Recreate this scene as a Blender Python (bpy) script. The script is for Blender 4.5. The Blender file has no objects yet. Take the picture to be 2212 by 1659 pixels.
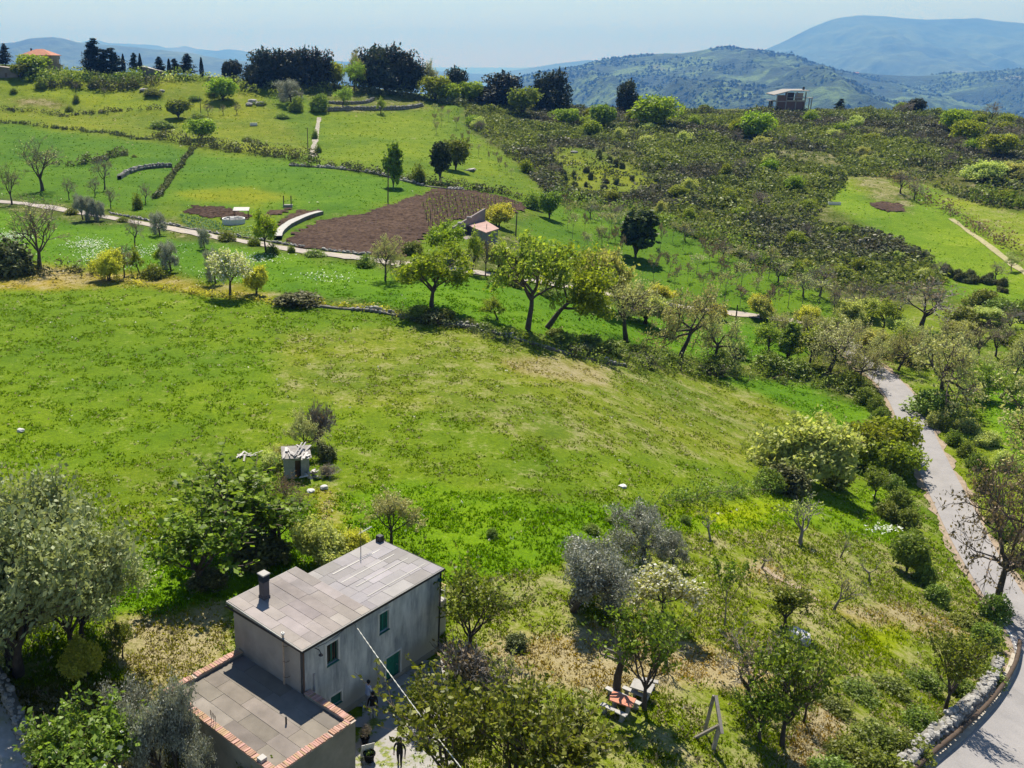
import bpy, math, random, time
import numpy as np
T0 = time.time()
C = bpy.context.scene.collection
R = math.radians
# ------------------------------------------------------------------ camera, sky, sun, exposure
HC = 32.0                                  # camera height above the farmhouse yard
PITCH = R(19.05)
F, PX, CY = 2017.0, 779.0, 829.5           # focal length and principal point on a 2212 x 1659 sheet
SUN_EL = R(56.5)
cd = bpy.data.cameras.new('camera'); cam = bpy.data.objects.new('camera', cd); C.objects.link(cam)
cd.sensor_width = 36.0; cd.lens = F/2212*36.0; cd.shift_x = (1106-PX)/2212
cd.clip_start = 0.5; cd.clip_end = 120000
cam.location = (0, 0, HC); cam.rotation_euler = (R(90)-PITCH, 0, 0)
sc = bpy.context.scene
sc.camera = cam
w = bpy.data.worlds.new('World'); sc.world = w; w.use_nodes = True
nt = w.node_tree
sky = nt.nodes.new('ShaderNodeTexSky'); sky.sky_type = 'NISHITA'; sky.sun_disc = False
sky.sun_elevation = SUN_EL; sky.sun_rotation = 0.0; sky.air_density = 1.0; sky.dust_density = 0.0; sky.ozone_density = 2.0
nt.nodes['Background'].inputs[1].default_value = 0.066
nt.links.new(sky.outputs[0], nt.nodes['Background'].inputs[0])
sl = bpy.data.lights.new('sun', 'SUN'); sl.energy = 5.0; sl.angle = R(0.53); sl.color = (1.0, 0.96, 0.89)
so = bpy.data.objects.new('sun', sl); C.objects.link(so); so.rotation_euler = (SUN_EL-R(90), 0, 0); so.location = (0, 60, 120)
vs = sc.view_settings
vs.view_transform = 'Standard'; vs.look = 'None'; vs.gamma = 1.0; vs.exposure = 0.85; vs.use_curve_mapping = False
sc.render.film_transparent = False
cy = sc.cycles
cy.max_bounces = 6; cy.diffuse_bounces = 3; cy.transmission_bounces = 3; cy.volume_bounces = 0; cy.transparent_max_bounces = 8
HAZE_DENSITY = 0.0001
HAZE_COLOR = (0.085, 0.27, 0.80, 1)
HAZE_ABSORB = (0.66, 0.64, 0.30, 1)

# ------------------------------------------------------------------ small helpers
rng = np.random.default_rng(7)
random.seed(7)

def lin(c):
    c = np.asarray(c, float)/255.0
    return np.where(c <= .04045, c/12.92, ((c+.055)/1.055)**2.4)

def _hash(ix, iy, s):
    h = (ix.astype(np.int64)*374761393 + iy.astype(np.int64)*668265263 + s*974711) & 0x7fffffff
    h = ((h ^ (h >> 13))*1274126177) & 0x7fffffff
    h = h ^ (h >> 16)
    return (h & 0xffff)/65535.0

def vnoise(x, y, s=0):
    x = np.asarray(x, float); y = np.asarray(y, float)
    ix = np.floor(x); iy = np.floor(y); fx = x-ix; fy = y-iy
    fx = fx*fx*(3-2*fx); fy = fy*fy*(3-2*fy)
    a = _hash(ix, iy, s); b = _hash(ix+1, iy, s); c = _hash(ix, iy+1, s); d = _hash(ix+1, iy+1, s)
    return a+(b-a)*fx+(c-a)*fy+(a-b-c+d)*fx*fy

def fbm(x, y, s=0, o=4):
    v = 0; a = .5
    for i in range(o):
        v = v+a*vnoise(x*2**i+i*17.3, y*2**i-i*9.1, s+i); a *= .5
    return v/(1-.5**o)

def sm(x, a, b):
    t = np.clip((x-a)/(b-a), 0, 1); return t*t*(3-2*t)

# ------------------------------------------------------------------ the lie of the land
_cx = [-900, -200, 0, 200, 400, 600, 800, 1000, 1150, 1300, 1580, 1900, 2100, 2212, 2500, 3200]
_cr = [130, 136, 141, 153, 162, 176, 190, 212, 230, 240, 240, 241, 249, 262, 290, 330]
_ch = [HC-430*math.tan(PITCH+math.atan((r-CY)/F)) for r in _cr]
YC = 430.0
def height(X, Y, detail=True):
    X = np.asarray(X, float); Y = np.asarray(Y, float)
    q = PX+F*X/(np.maximum(Y, 20)*.97)
    hc = np.interp(q, _cx, _ch)
    base = np.interp(Y, [0, 100, 213, 310, 430], [0, 0, 2.8, 5.6, 7.0])
    fr = np.interp(Y, [0, 300, 340, 372, 400, 430], [0, 0, .1, .3, .6, 1.0])
    h = base+(hc-7.0)*fr
    h = h-14.0*sm(X, 10, 66)*(1-sm(Y, 120, 400))
    # the meadow stands a little above the strip behind it (old terrace bank)
    far = Y > YC
    h = np.where(far, hc-(np.maximum(Y-YC, 0)/60.0)**1.5*4.0, h)
    h = np.maximum(h, -330+0*Y)
    if detail:
        am = np.interp(Y, [0, 60, 130, 250, 430, 800], [.10, .22, .5, 1.0, 1.6, 3.0])
        h = h+am*(fbm(X/14., Y/14., 3, 3)-.5)*1.6
        yard = sm(np.hypot(X-.5, Y-41), 10, 20)
        h = h*1.0*(yard)+(1-yard)*np.where(Y < 80, -0.02, h)
    return h

CP, SP = math.cos(PITCH), math.sin(PITCH)
def project(X, Y, Z):
    z = Y*CP+(HC-Z)*SP
    return PX+F*X/z, CY+F*(-Y*SP+(HC-Z)*CP)/z
_Ys = np.concatenate([np.arange(18, 140, .25), np.arange(140, 620, .6)])
def P(x, y):
    """the spot on the ground that the map position (x, y) stands for"""
    t = math.tan(PITCH+math.atan((y-CY)/F))
    h = HC-_Ys*t
    z = _Ys*CP+(HC-h)*SP
    X = (x-PX)/F*z
    d = height(X, _Ys)-h
    i = np.argmax(d >= 0)
    if d[i] < 0: i = int(np.argmin(np.abs(_Ys-YC)))
    elif i > 0:
        f = d[i-1]/(d[i-1]-d[i]); Yv = _Ys[i-1]+f*(_Ys[i]-_Ys[i-1]); Xv = X[i-1]+f*(X[i]-X[i-1])
        return float(Xv), float(Yv), float(height(Xv, Yv))
    return float(X[i]), float(_Ys[i]), float(height(X[i], _Ys[i]))
def metres(p, y):
    """width and height in metres of one map unit at spot p"""
    z = p[1]*CP+(HC-p[2])*SP
    return z/F, z/F/(CP-(y-CY)/F*SP)
def rise(p, y, up):
    """how tall a thing is that stands on p (seen at map row y) and reaches up map units higher"""
    v = (y-up-CY)/F
    return HC-p[2]-p[1]*(SP+v*CP)/(CP-v*SP)
def inpoly(x, y, poly):
    r = np.zeros(np.shape(x), bool); n = len(poly)
    for i in range(n):
        x1, y1 = poly[i]; x2, y2 = poly[(i+1) % n]
        if y1 == y2: continue
        r ^= ((y1 > y) != (y2 > y)) & (x < (x2-x1)*(y-y1)/(y2-y1)+x1)
    return r

# ------------------------------------------------------------------ objects and meshes
def tag(o, label=None, cat=None, group=None, kind=None):
    if label: o['label'] = label
    if cat: o['category'] = cat
    if group: o['group'] = group
    if kind: o['kind'] = kind
    return o
def empty(name, loc, rz=0.0, scale=None):
    o = bpy.data.objects.new(name, None); C.objects.link(o); o.location = loc; o.rotation_euler = (0, 0, rz)
    o.empty_display_size = .2
    if scale is not None: o.scale = scale
    return o
def link(name, me, parent=None, loc=None, rz=None):
    o = bpy.data.objects.new(name, me); C.objects.link(o)
    if parent is not None: o.parent = parent
    if loc is not None: o.location = loc
    if rz is not None: o.rotation_euler = (0, 0, rz)
    return o
class G:
    """collects vertices and faces (numpy blocks) of ONE mesh"""
    def __init__(s): s.v = []; s.f = []; s.m = []; s.n = 0; s.a = []; s.c = []
    def add(s, V, Fc, m=0, a=None, c=None):
        V = np.asarray(V, float).reshape(-1, 3); Fc = np.asarray(Fc, int)
        s.v.append(V); s.f.append(Fc+s.n); s.m.append(np.full(len(Fc), m)); s.n += len(V)
        s.a.append(np.full(len(V), .5) if a is None else np.broadcast_to(np.asarray(a, float), (len(V),)))
        s.c.append(np.ones((len(V), 3)) if c is None else np.broadcast_to(np.asarray(c, float), (len(V), 3)))
    def mesh(s, name, mats, smooth=False, attr=False, col=False):
        me = bpy.data.meshes.new(name)
        if s.n:
            V = np.concatenate(s.v)
            lv = np.concatenate([f.ravel() for f in s.f]); lt = np.concatenate([np.full(len(f), f.shape[1]) for f in s.f])
            me.vertices.add(len(V)); me.vertices.foreach_set('co', V.astype(np.float32).ravel())
            me.loops.add(len(lv)); me.loops.foreach_set('vertex_index', lv.astype(np.int32))
            me.polygons.add(len(lt)); me.polygons.foreach_set('loop_start', (np.cumsum(lt)-lt).astype(np.int32))
            me.polygons.foreach_set('material_index', np.concatenate(s.m).astype(np.int32))
            me.polygons.foreach_set('use_smooth', np.full(len(lt), bool(smooth)))
            if attr:
                at = me.attributes.new('lc', 'FLOAT', 'POINT'); at.data.foreach_set('value', np.concatenate(s.a).astype(np.float32))
            if col:
                at = me.attributes.new('tint', 'FLOAT_COLOR', 'POINT')
                c4 = np.ones((len(V), 4), np.float32); c4[:, :3] = np.concatenate(s.c); at.data.foreach_set('color', c4.ravel())
            me.update(calc_edges=True)
        for m in (mats if isinstance(mats, (list, tuple)) else [mats]): me.materials.append(m)
        return me
    # shapes
    def box(s, x0, x1, y0, y1, z0, z1, m=0, c=None, a=None):
        V = [(x, y, z) for z in (z0, z1) for y in (y0, y1) for x in (x0, x1)]
        s.add(V, [(0, 2, 3, 1), (4, 5, 7, 6), (0, 1, 5, 4), (2, 6, 7, 3), (0, 4, 6, 2), (1, 3, 7, 5)], m, a, c)
    def bevbox(s, x0, x1, y0, y1, z0, z1, b, m=0, c=None):
        """a box whose upper edges are chamfered"""
        V = [(x, y, z0) for y in (y0, y1) for x in (x0, x1)]+[(x, y, z1-b) for y in (y0, y1) for x in (x0, x1)] +\
            [(x, y, z1) for y in (y0+b, y1-b) for x in (x0+b, x1-b)]
        f = [(0, 2, 3, 1), (8, 9, 11, 10)]
        for lo in (0, 4):
            for i, j in ((0, 1), (1, 3), (3, 2), (2, 0)): f.append((lo+i, lo+j, lo+4+j, lo+4+i))
        s.add(V, f, m, None, c)
    def tube(s, pts, rad, n=6, m=0, cap=True, a=None, c=None):
        pts = np.asarray(pts, float); k = len(pts); rad = np.broadcast_to(np.asarray(rad, float), (k,))
        d = np.gradient(pts, axis=0); d /= np.linalg.norm(d, axis=1)[:, None]+1e-9
        ref = np.where(np.abs(d[:, 2:3]) > .9, [[1., 0, 0]], [[0, 0, 1.]])
        u = np.cross(d, ref); u /= np.linalg.norm(u, axis=1)[:, None]+1e-9; w_ = np.cross(d, u)
        for i in range(1, k):
            if (u[i]*u[i-1]).sum() < -.2: u[i] *= -1; w_[i] *= -1
        an = np.arange(n)*2*math.pi/n
        V = (pts[:, None]+rad[:, None, None]*(np.cos(an)[None, :, None]*u[:, None]+np.sin(an)[None, :, None]*w_[:, None])).reshape(-1, 3)
        i, j = np.meshgrid(np.arange(k-1), np.arange(n), indexing='ij'); i = i.ravel(); j = j.ravel(); jn = (j+1) % n
        f = np.stack([i*n+j, i*n+jn, (i+1)*n+jn, (i+1)*n+j], 1)
        s.add(V, f, m, a, c)
        if cap and n > 3:
            s.add(V[:n][::-1], [list(range(n))], m, a, c); s.add(V[-n:], [list(range(n))], m, a, c)
    def lathe(s, prof, n=12, m=0, at=(0, 0, 0), c=None):
        k = len(prof); an = np.arange(n)*2*math.pi/n
        V = np.array([[(r*math.cos(t)+at[0], r*math.sin(t)+at[1], z+at[2]) for t in an] for r, z in prof]).reshape(-1, 3)
        f = [(i*n+j, i*n+(j+1) % n, (i+1)*n+(j+1) % n, (i+1)*n+j) for i in range(k-1) for j in range(n)]
        s.add(V, f, m, None, c)
    def rock(s, cen, r, rg, m=0, sub=2, c=None):
        """an angular boulder: a cube sphere with knocked-off corners"""
        g = np.linspace(-1, 1, sub+1); V = []; f = []
        for ax in range(3):
            for sg in (-1, 1):
                b = len(V)
                for p in g:
                    for q in g:
                        t = [0, 0, 0]; t[ax] = sg; t[(ax+1) % 3] = p*(sg); t[(ax+2) % 3] = q; V.append(t)
                for i in range(sub):
                    for j in range(sub): f.append((b+i*(sub+1)+j, b+(i+1)*(sub+1)+j, b+(i+1)*(sub+1)+j+1, b+i*(sub+1)+j+1))
        V = np.array(V, float); V /= np.linalg.norm(V, axis=1)[:, None]**.75
        o = rg.uniform(0, 50)
        k = 1+.55*(fbm(V[:, 0]*1.3+o, V[:, 1]*1.3+V[:, 2]*1.7+o, 5, 2)-.5)
        a = rg.uniform(0, 6.28); ca, sa = math.cos(a), math.sin(a)
        V = V*k[:, None]*np.asarray(r); V = np.stack([V[:, 0]*ca-V[:, 1]*sa, V[:, 0]*sa+V[:, 1]*ca, V[:, 2]], 1)+np.asarray(cen)
        s.add(V, f, m, None, c)

# ------------------------------------------------------------------ materials
def mat(name, rough=.85):
    m = bpy.data.materials.new(name); m.use_nodes = True; n = m.node_tree; b = n.nodes['Principled BSDF']
    b.inputs['Roughness'].default_value = rough; b.inputs['Specular IOR Level'].default_value = .25
    return m, n, b
def ramp(n, stops):
    r = n.nodes.new('ShaderNodeValToRGB'); e = r.color_ramp.elements
    while len(e) < len(stops): e.new(.5)
    for i, (p, c) in enumerate(stops): e[i].position = p; e[i].color = (*c, 1)
    return r
def noise(n, scale, detail=4, rough=.6, coord='Object', vec=None, stretch=None):
    t = n.nodes.new('ShaderNodeTexNoise'); t.inputs['Scale'].default_value = scale; t.inputs['Detail'].default_value = detail
    t.inputs['Roughness'].default_value = rough
    if vec is None:
        tc = n.nodes.new('ShaderNodeTexCoord'); vec = tc.outputs[coord]
    if stretch:
        mp = n.nodes.new('ShaderNodeMapping'); mp.inputs['Scale'].default_value = stretch; n.links.new(vec, mp.inputs[0]); vec = mp.outputs[0]
    n.links.new(vec, t.inputs['Vector']); return t
def mixc(n, a, b, f, mode='MIX'):
    x = n.nodes.new('ShaderNodeMix'); x.data_type = 'RGBA'; x.blend_type = mode
    for k, v in ((0, f), (6, a), (7, b)):
        if hasattr(v, 'links'): n.links.new(v, x.inputs[k])
        elif isinstance(v, (int, float)): x.inputs[k].default_value = v
        else: x.inputs[k].default_value = (*v, 1)
    return x.outputs[2]
def bump(n, b, src, strength=.4, dist=.05):
    u = n.nodes.new('ShaderNodeBump'); u.inputs['Strength'].default_value = strength; u.inputs['Distance'].default_value = dist
    n.links.new(src, u.inputs['Height']); n.links.new(u.outputs[0], b.inputs['Normal'])
def math_(n, op, a, b=0.0, clamp=False):
    x = n.nodes.new('ShaderNodeMath'); x.operation = op; x.use_clamp = clamp
    for k, v in ((0, a), (1, b)):
        if hasattr(v, 'links'): n.links.new(v, x.inputs[k])
        else: x.inputs[k].default_value = v
    return x.outputs[0]
def simple(name, col, var=.25, scale=6.0, rough=.85, bmp=.3, dist=.03, dark=None, tint=False):
    """a plain colour with mottling, fine grain and relief"""
    m, n, b = mat(name, rough)
    col = np.array(col, float)
    t = noise(n, scale, 6); r = ramp(n, [(.28, col*(1-var)), (.55, col), (.78, np.minimum(col*(1+var), .95))])
    n.links.new(t.outputs[0], r.inputs[0]); out = r.outputs[0]
    if dark is not None:
        t2 = noise(n, scale*.23, 5, .65); r2 = ramp(n, [(.5, (0, 0, 0)), (.68, (1, 1, 1))]); n.links.new(t2.outputs[0], r2.inputs[0])
        out = mixc(n, out, dark, r2.outputs[0])
    if tint:
        at = n.nodes.new('ShaderNodeAttribute'); at.attribute_name = 'tint'; out = mixc(n, out, at.outputs[0], 1.0, 'MULTIPLY')
    oi = n.nodes.new('ShaderNodeObjectInfo'); hv = math_(n, 'MULTIPLY_ADD', oi.outputs['Random'], .3)
    n.nodes[-1].inputs[2].default_value = .85
    hs = n.nodes.new('ShaderNodeHueSaturation'); n.links.new(out, hs.inputs['Color']); n.links.new(hv, hs.inputs['Value'])
    n.links.new(hs.outputs[0], b.inputs['Base Color'])
    if bmp: bump(n, b, noise(n, scale*5, 4).outputs[0], bmp, dist)
    return m
def leafmat(name, ca, cb, trans=.42, objvar=.05, gloss=.015):
    """leaves: diffuse plus light coming through; colour runs from ca to cb leaf by leaf"""
    m = bpy.data.materials.new(name); m.use_nodes = True; n = m.node_tree
    n.nodes.remove(n.nodes['Principled BSDF']); out = n.nodes['Material Output']
    at = n.nodes.new('ShaderNodeAttribute'); at.attribute_name = 'lc'
    c = mixc(n, ca, cb, at.outputs['Fac'])
    oi = n.nodes.new('ShaderNodeObjectInfo'); hs = n.nodes.new('ShaderNodeHueSaturation')
    hv = math_(n, 'MULTIPLY_ADD', oi.outputs['Random'], objvar); n.nodes[-1].inputs[2].default_value = .5-objvar*.5
    n.links.new(hv, hs.inputs['Hue'])
    vv = math_(n, 'MULTIPLY_ADD', oi.outputs['Random'], .35); n.nodes[-1].inputs[2].default_value = .82
    n.links.new(vv, hs.inputs['Value']); n.links.new(c, hs.inputs['Color'])
    d = n.nodes.new('ShaderNodeBsdfDiffuse'); t = n.nodes.new('ShaderNodeBsdfTranslucent'); mx = n.nodes.new('ShaderNodeMixShader')
    mx.inputs[0].default_value = trans
    n.links.new(hs.outputs[0], d.inputs[0])
    warm = mixc(n, hs.outputs[0], (1.0, 1.0, .55), 1.0, 'MULTIPLY'); n.links.new(warm, t.inputs[0])
    n.links.new(d.outputs[0], mx.inputs[1]); n.links.new(t.outputs[0], mx.inputs[2])
    g = n.nodes.new('ShaderNodeBsdfGlossy'); g.inputs['Roughness'].default_value = .45; g.inputs[0].default_value = (.9, .9, .9, 1)
    m2 = n.nodes.new('ShaderNodeMixShader'); m2.inputs[0].default_value = gloss
    n.links.new(mx.outputs[0], m2.inputs[1]); n.links.new(g.outputs[0], m2.inputs[2]); n.links.new(m2.outputs[0], out.inputs[0])
    return m
BARK = simple('bark', (.075, .06, .05), .4, 5, .9, .5)
BARKP = simple('bark_pale', (.20, .18, .155), .35, 6, .9, .5)
TWIG = simple('twig', (.14, .105, .09), .3, 3, .9, 0)
TWIGG = simple('twig_grey', (.23, .21, .19), .3, 3, .9, 0)
# ------------------------------------------------------------------ ground cover zones: (outline on the map, colour, dryness)
ZONES = [
 ([(-600, 1700), (-600, 560), (300, 590), (600, 640), (880, 685), (1100, 730), (1500, 800), (1760, 830), (1960, 930), (2100, 1250), (2700, 1700)], (104, 142, 30), 0.2),
 ([(-600, 1000), (-600, 590), (300, 600), (600, 650), (900, 690), (760, 760), (500, 900), (200, 1050)], (100, 142, 22), 0.12),
 ([(600, 720), (1000, 700), (1500, 800), (1750, 830), (1650, 990), (1300, 980), (900, 880), (600, 850)], (114, 144, 54), 0.3),
 ([(1090, 770), (1180, 765), (1330, 800), (1300, 835), (1150, 810)], (140, 146, 86), 0.62),
 ([(1500, 800), (1760, 830), (1900, 900), (1850, 960), (1640, 850)], (92, 146, 20), 0.08),
 ([(-600, 1000), (200, 1020), (560, 980), (500, 1130), (200, 1180), (-600, 1200)], (104, 140, 32), 0.2),
 ([(200, 1230), (480, 1150), (660, 1070), (900, 1040), (1200, 1080), (1400, 1100), (1330, 1180), (1100, 1250), (960, 1240), (800, 1170), (640, 1230), (480, 1360), (320, 1340), (230, 1320)], (102, 152, 14), 0.03),
 ([(660, 1060), (720, 1060), (740, 1180), (690, 1190)], (150, 160, 70), 0.5),
 ([(270, 1330), (500, 1300), (505, 1420), (360, 1490), (250, 1440)], (140, 150, 74), 0.75),
 ([(950, 1250), (1120, 1250), (1380, 1120), (1680, 1060), (1960, 1060), (2060, 1250), (2230, 1440), (2010, 1720), (930, 1720)], (124, 150, 46), 0.42),
 ([(1400, 1120), (1690, 1060), (1930, 1060), (1960, 1180), (1700, 1130), (1480, 1150)], (112, 158, 22), 0.08),
 ([(1470, 1105), (1640, 1075), (1720, 1095), (1600, 1130)], (160, 178, 8), 0.05),
 ([(1820, 1350), (1930, 1355), (1960, 1400), (1850, 1410)], (132, 160, 6), 0.03),
 ([(1060, 1380), (1300, 1360), (1560, 1400), (1560, 1470), (1340, 1500), (1120, 1470)], (158, 150, 92), 0.8),
 ([(1480, 1430), (1680, 1420), (1660, 1500), (1520, 1490)], (166, 152, 106), 0.85),
 ([(1680, 1600), (1790, 1500), (1850, 1560), (1780, 1659), (1690, 1700)], (150, 130, 86), 0.85),
 ([(1600, 1215), (1640, 1205), (1760, 1290), (1740, 1300)], (170, 156, 112), 0.9),
 ([(1800, 1300), (2030, 1320), (2110, 1370), (2000, 1370), (1860, 1340)], (150, 148, 90), 0.75),
 ([(-700, 1700), (-600, 1500), (30, 1480), (330, 1480), (480, 1560), (800, 1600), (800, 1800), (-700, 1800)], (104, 116, 48), 0.5),
 # the strip below the farm track
 ([(-700, 560), (-700, 440), (0, 450), (250, 490), (470, 525), (700, 560), (860, 585), (1130, 610), (1500, 690), (1620, 700), (1780, 740), (1700, 790), (1500, 770), (1100, 715), (880, 670), (600, 635), (300, 585)], (88, 142, 12), 0.03),
 ([(-700, 640), (-700, 555), (300, 590), (600, 640), (600, 655), (300, 615)], (146, 148, 50), 0.45),
 ([(60, 575), (200, 590), (230, 606), (60, 612)], (150, 150, 84), 0.5),
 # the hill on this side of the scrub
 ([(-900, 440), (-900, 100), (700, 150), (1000, 200), (1010, 270), (1100, 330), (1190, 420), (1130, 470), (1000, 540), (830, 560), (560, 510), (330, 470), (150, 440), (0, 425)], (97, 136, 19), 0.1),
 ([(-900, 300), (-900, 120), (300, 150), (560, 190), (620, 260), (680, 330), (430, 325), (200, 285), (0, 262)], (120, 143, 30), 0.16),
 ([(-900, 215), (-900, 170), (140, 178), (420, 235), (300, 245), (0, 200)], (136, 153, 19), 0.08),
 ([(30, 215), (140, 222), (140, 230), (40, 226)], (130, 104, 73), 0.72),
 ([(0, 270), (330, 310), (420, 330), (360, 420), (330, 460), (150, 430), (-900, 400), (-900, 260)], (80, 130, 16), 0.05),
 ([(420, 335), (700, 355), (930, 400), (850, 440), (700, 470), (600, 450), (520, 470), (360, 435)], (82, 134, 12), 0.05),
 ([(370, 420), (520, 400), (640, 420), (560, 450), (420, 440)], (118, 146, 14), 0.05),
 ([(690, 245), (930, 235), (1010, 290), (1100, 370), (1000, 385), (880, 345), (690, 345)], (106, 144, 23), 0.1),
 ([(640, 175), (900, 185), (930, 238), (700, 242)], (104, 122, 52), 0.32),
 # the slope with rows of saplings
 ([(1100, 500), (1190, 440), (1390, 465), (1560, 535), (1720, 600), (1850, 680), (1650, 700), (1400, 640), (1200, 580)], (86, 134, 16), 0.06),
 # the scrub hill
 ([(1000, 205), (1160, 225), (1350, 235), (1600, 238), (1950, 238), (2212, 255), (3200, 300), (3200, 470), (2212, 455), (2090, 440), (1950, 385), (1830, 380), (1800, 430), (1760, 475), (1900, 500), (2010, 560), (2040, 610), (1900, 650), (1720, 605), (1500, 515), (1400, 455), (1190, 425), (1100, 335), (1010, 275)], (78, 96, 42), 0.3),
 ([(1190, 318), (1290, 322), (1390, 370), (1425, 400), (1320, 425), (1210, 400)], (112, 140, 50), 0.1),
 ([(1640, 320), (1790, 330), (1840, 365), (1740, 350)], (96, 104, 57), 0.4),
 # the fields on the far right
 ([(1760, 430), (1830, 380), (1950, 385), (2090, 445), (2212, 560), (3000, 1000), (3000, 1060), (2212, 700), (2060, 640), (2030, 590), (1900, 500)], (112, 156, 42), 0.12),
 ([(1830, 382), (1900, 375), (1970, 420), (1960, 460), (1880, 430)], (120, 125, 64), 0.44),
 ([(1980, 395), (2090, 430), (2212, 455), (3000, 480), (3000, 900), (2212, 545), (2100, 480)], (150, 162, 62), 0.3),
 ([(1760, 700), (2050, 650), (2212, 700), (3000, 1050), (3000, 1700), (2212, 1420), (2070, 1090), (1960, 850), (1880, 780)], (112, 146, 46), 0.25),
 ([(2060, 780), (2212, 800), (3000, 1100), (3000, 1300), (2212, 1000), (2120, 900)], (102, 156, 30), 0.1),
]
GROUND_GAIN = np.array([.68, .545, .18])
def zone(X, Y, Z, soft=1.0, seed=1):
    x, y = project(X, Y, Z)
    j = np.interp(Y, [30, 100, 430], [22, 14, 4])*soft
    s = np.interp(Y, [30, 100, 430], [2.2, 5, 11])
    x = x+(fbm(X/s, Y/s, 21, 3)-.5)*4.2*j+np.random.default_rng(int(seed)).normal(0, .8, np.shape(X))*j; y = y+(fbm(X/s+40, Y/s, 22, 3)-.5)*2.2*j+np.random.default_rng(int(seed)+50).normal(0, .42, np.shape(X))*j
    col = np.zeros(np.shape(X)+(3,)); col[:] = lin((80, 104, 44))*GROUND_GAIN; dry = np.full(np.shape(X), .3)
    for poly, c, d in ZONES:
        k = inpoly(x, y, poly); cc = (min(c[0], c[1]*(.80 if d < .45 else 1.1)), c[1], c[2]); col[k] = lin(cc)*GROUND_GAIN; dry[k] = d
    farland = Y > 520
    col[farland] = lin((60, 84, 40))*.55; dry[farland] = .2
    return col, dry
def blur(a, k):
    for ax in (0, 1):
        for _ in range(k):
            b = np.roll(a, 1, ax); c = np.roll(a, -1, ax)
            a = (a*2+b+c)/4
    return a
def grassmat():
    m, n, b = mat('grassland', .95); b.inputs['Specular IOR Level'].default_value = .1
    at = n.nodes.new('ShaderNodeAttribute'); at.attribute_name = 'tint'
    dr = n.nodes.new('ShaderNodeAttribute'); dr.attribute_name = 'lc'
    geo = n.nodes.new('ShaderNodeNewGeometry'); pos = geo.outputs['Position']
    big = noise(n, .045, 5, .6, vec=pos); mid = noise(n, .33, 6, .68, vec=pos); fine = noise(n, 2.2, 6, .72, vec=pos); tiny = noise(n, 9.0, 4, .7, vec=pos)
    rb = ramp(n, [(.3, (.66, .80, .8)), (.48, (1, 1, 1)), (.66, (1.28, 1.14, .8))]); n.links.new(big.outputs[0], rb.inputs[0])
    c = mixc(n, at.outputs[0], rb.outputs[0], 1.0, 'MULTIPLY')
    rm = ramp(n, [(.28, (.70, .80, .68)), (.5, (1, 1, 1)), (.72, (1.22, 1.16, 1.05))]); n.links.new(mid.outputs[0], rm.inputs[0])
    c = mixc(n, c, rm.outputs[0], .9, 'MULTIPLY')
    rf = ramp(n, [(.30, (.55, .60, .50)), (.48, (.97, .97, .97)), (.70, (1.36, 1.30, 1.25))]); n.links.new(fine.outputs[0], rf.inputs[0])
    c = mixc(n, c, rf.outputs[0], .85, 'MULTIPLY')
    rt = ramp(n, [(.34, (.5, .52, .5)), (.5, (1, 1, 1)), (.68, (1.4, 1.35, 1.3))]); n.links.new(tiny.outputs[0], rt.inputs[0])
    c = mixc(n, c, rt.outputs[0], .7, 'MULTIPLY')
    # straw and bare earth come through where the sward is dry
    s1 = math_(n, 'ADD', math_(n, 'MULTIPLY', mid.outputs[0], .55), math_(n, 'MULTIPLY', fine.outputs[0], .45))
    s2 = math_(n, 'ADD', s1, math_(n, 'MULTIPLY', dr.outputs['Fac'], .34))
    rs = ramp(n, [(.60, (0, 0, 0)), (.76, (1, 1, 1))]); n.links.new(s2, rs.inputs[0])
    straw = ramp(n, [(.35, (.18, .14, .08)), (.5, (.28, .24, .14)), (.7, (.36, .31, .205))]); n.links.new(tiny.outputs[0], straw.inputs[0])
    c = mixc(n, c, straw.outputs[0], math_(n, 'MULTIPLY', rs.outputs[0], .85))
    n.links.new(c, b.inputs['Base Color'])
    hh = math_(n, 'ADD', math_(n, 'MULTIPLY', fine.outputs[0], .7), math_(n, 'MULTIPLY', tiny.outputs[0], .35))
    bump(n, b, hh, .5, .22)
    return m
GRASS = grassmat()
# terrain sheet: rows grow with distance
ys = [-30.0]
while ys[-1] < 430: ys.append(ys[-1]+(2.0 if ys[-1] < 24 else max(.28, (ys[-1])*.0058)))
while ys[-1] < 16000: ys.append(ys[-1]+max(3.0, (ys[-1]-400)*.06))
ys = np.array(ys); cs = np.linspace(-.95, 1.25, 520)
YY, QQ = np.meshgrid(ys, cs, indexing='ij'); XX = QQ*(YY+45)
ZZ = height(XX, YY)
COL, DRY = 0, 0
for k in range(4):
    c_, d_ = zone(XX, YY, ZZ, 1.0, k); COL = COL+c_/4; DRY = DRY+d_/4
for k in range(3): COL[..., k] = blur(COL[..., k], 2)
DRY = blur(DRY, 2)
g = G(); ny, nx = XX.shape
i, j = np.meshgrid(np.arange(ny-1), np.arange(nx-1), indexing='ij'); i = i.ravel(); j = j.ravel()
g.add(np.stack([XX, YY, ZZ], -1).reshape(-1, 3), np.stack([i*nx+j, i*nx+j+1, (i+1)*nx+j+1, (i+1)*nx+j], 1), 0, DRY.ravel(), COL.reshape(-1, 3))
tag(link('ground', g.mesh('ground', GRASS, True, True, True)), kind='structure')
del YY, QQ
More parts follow.
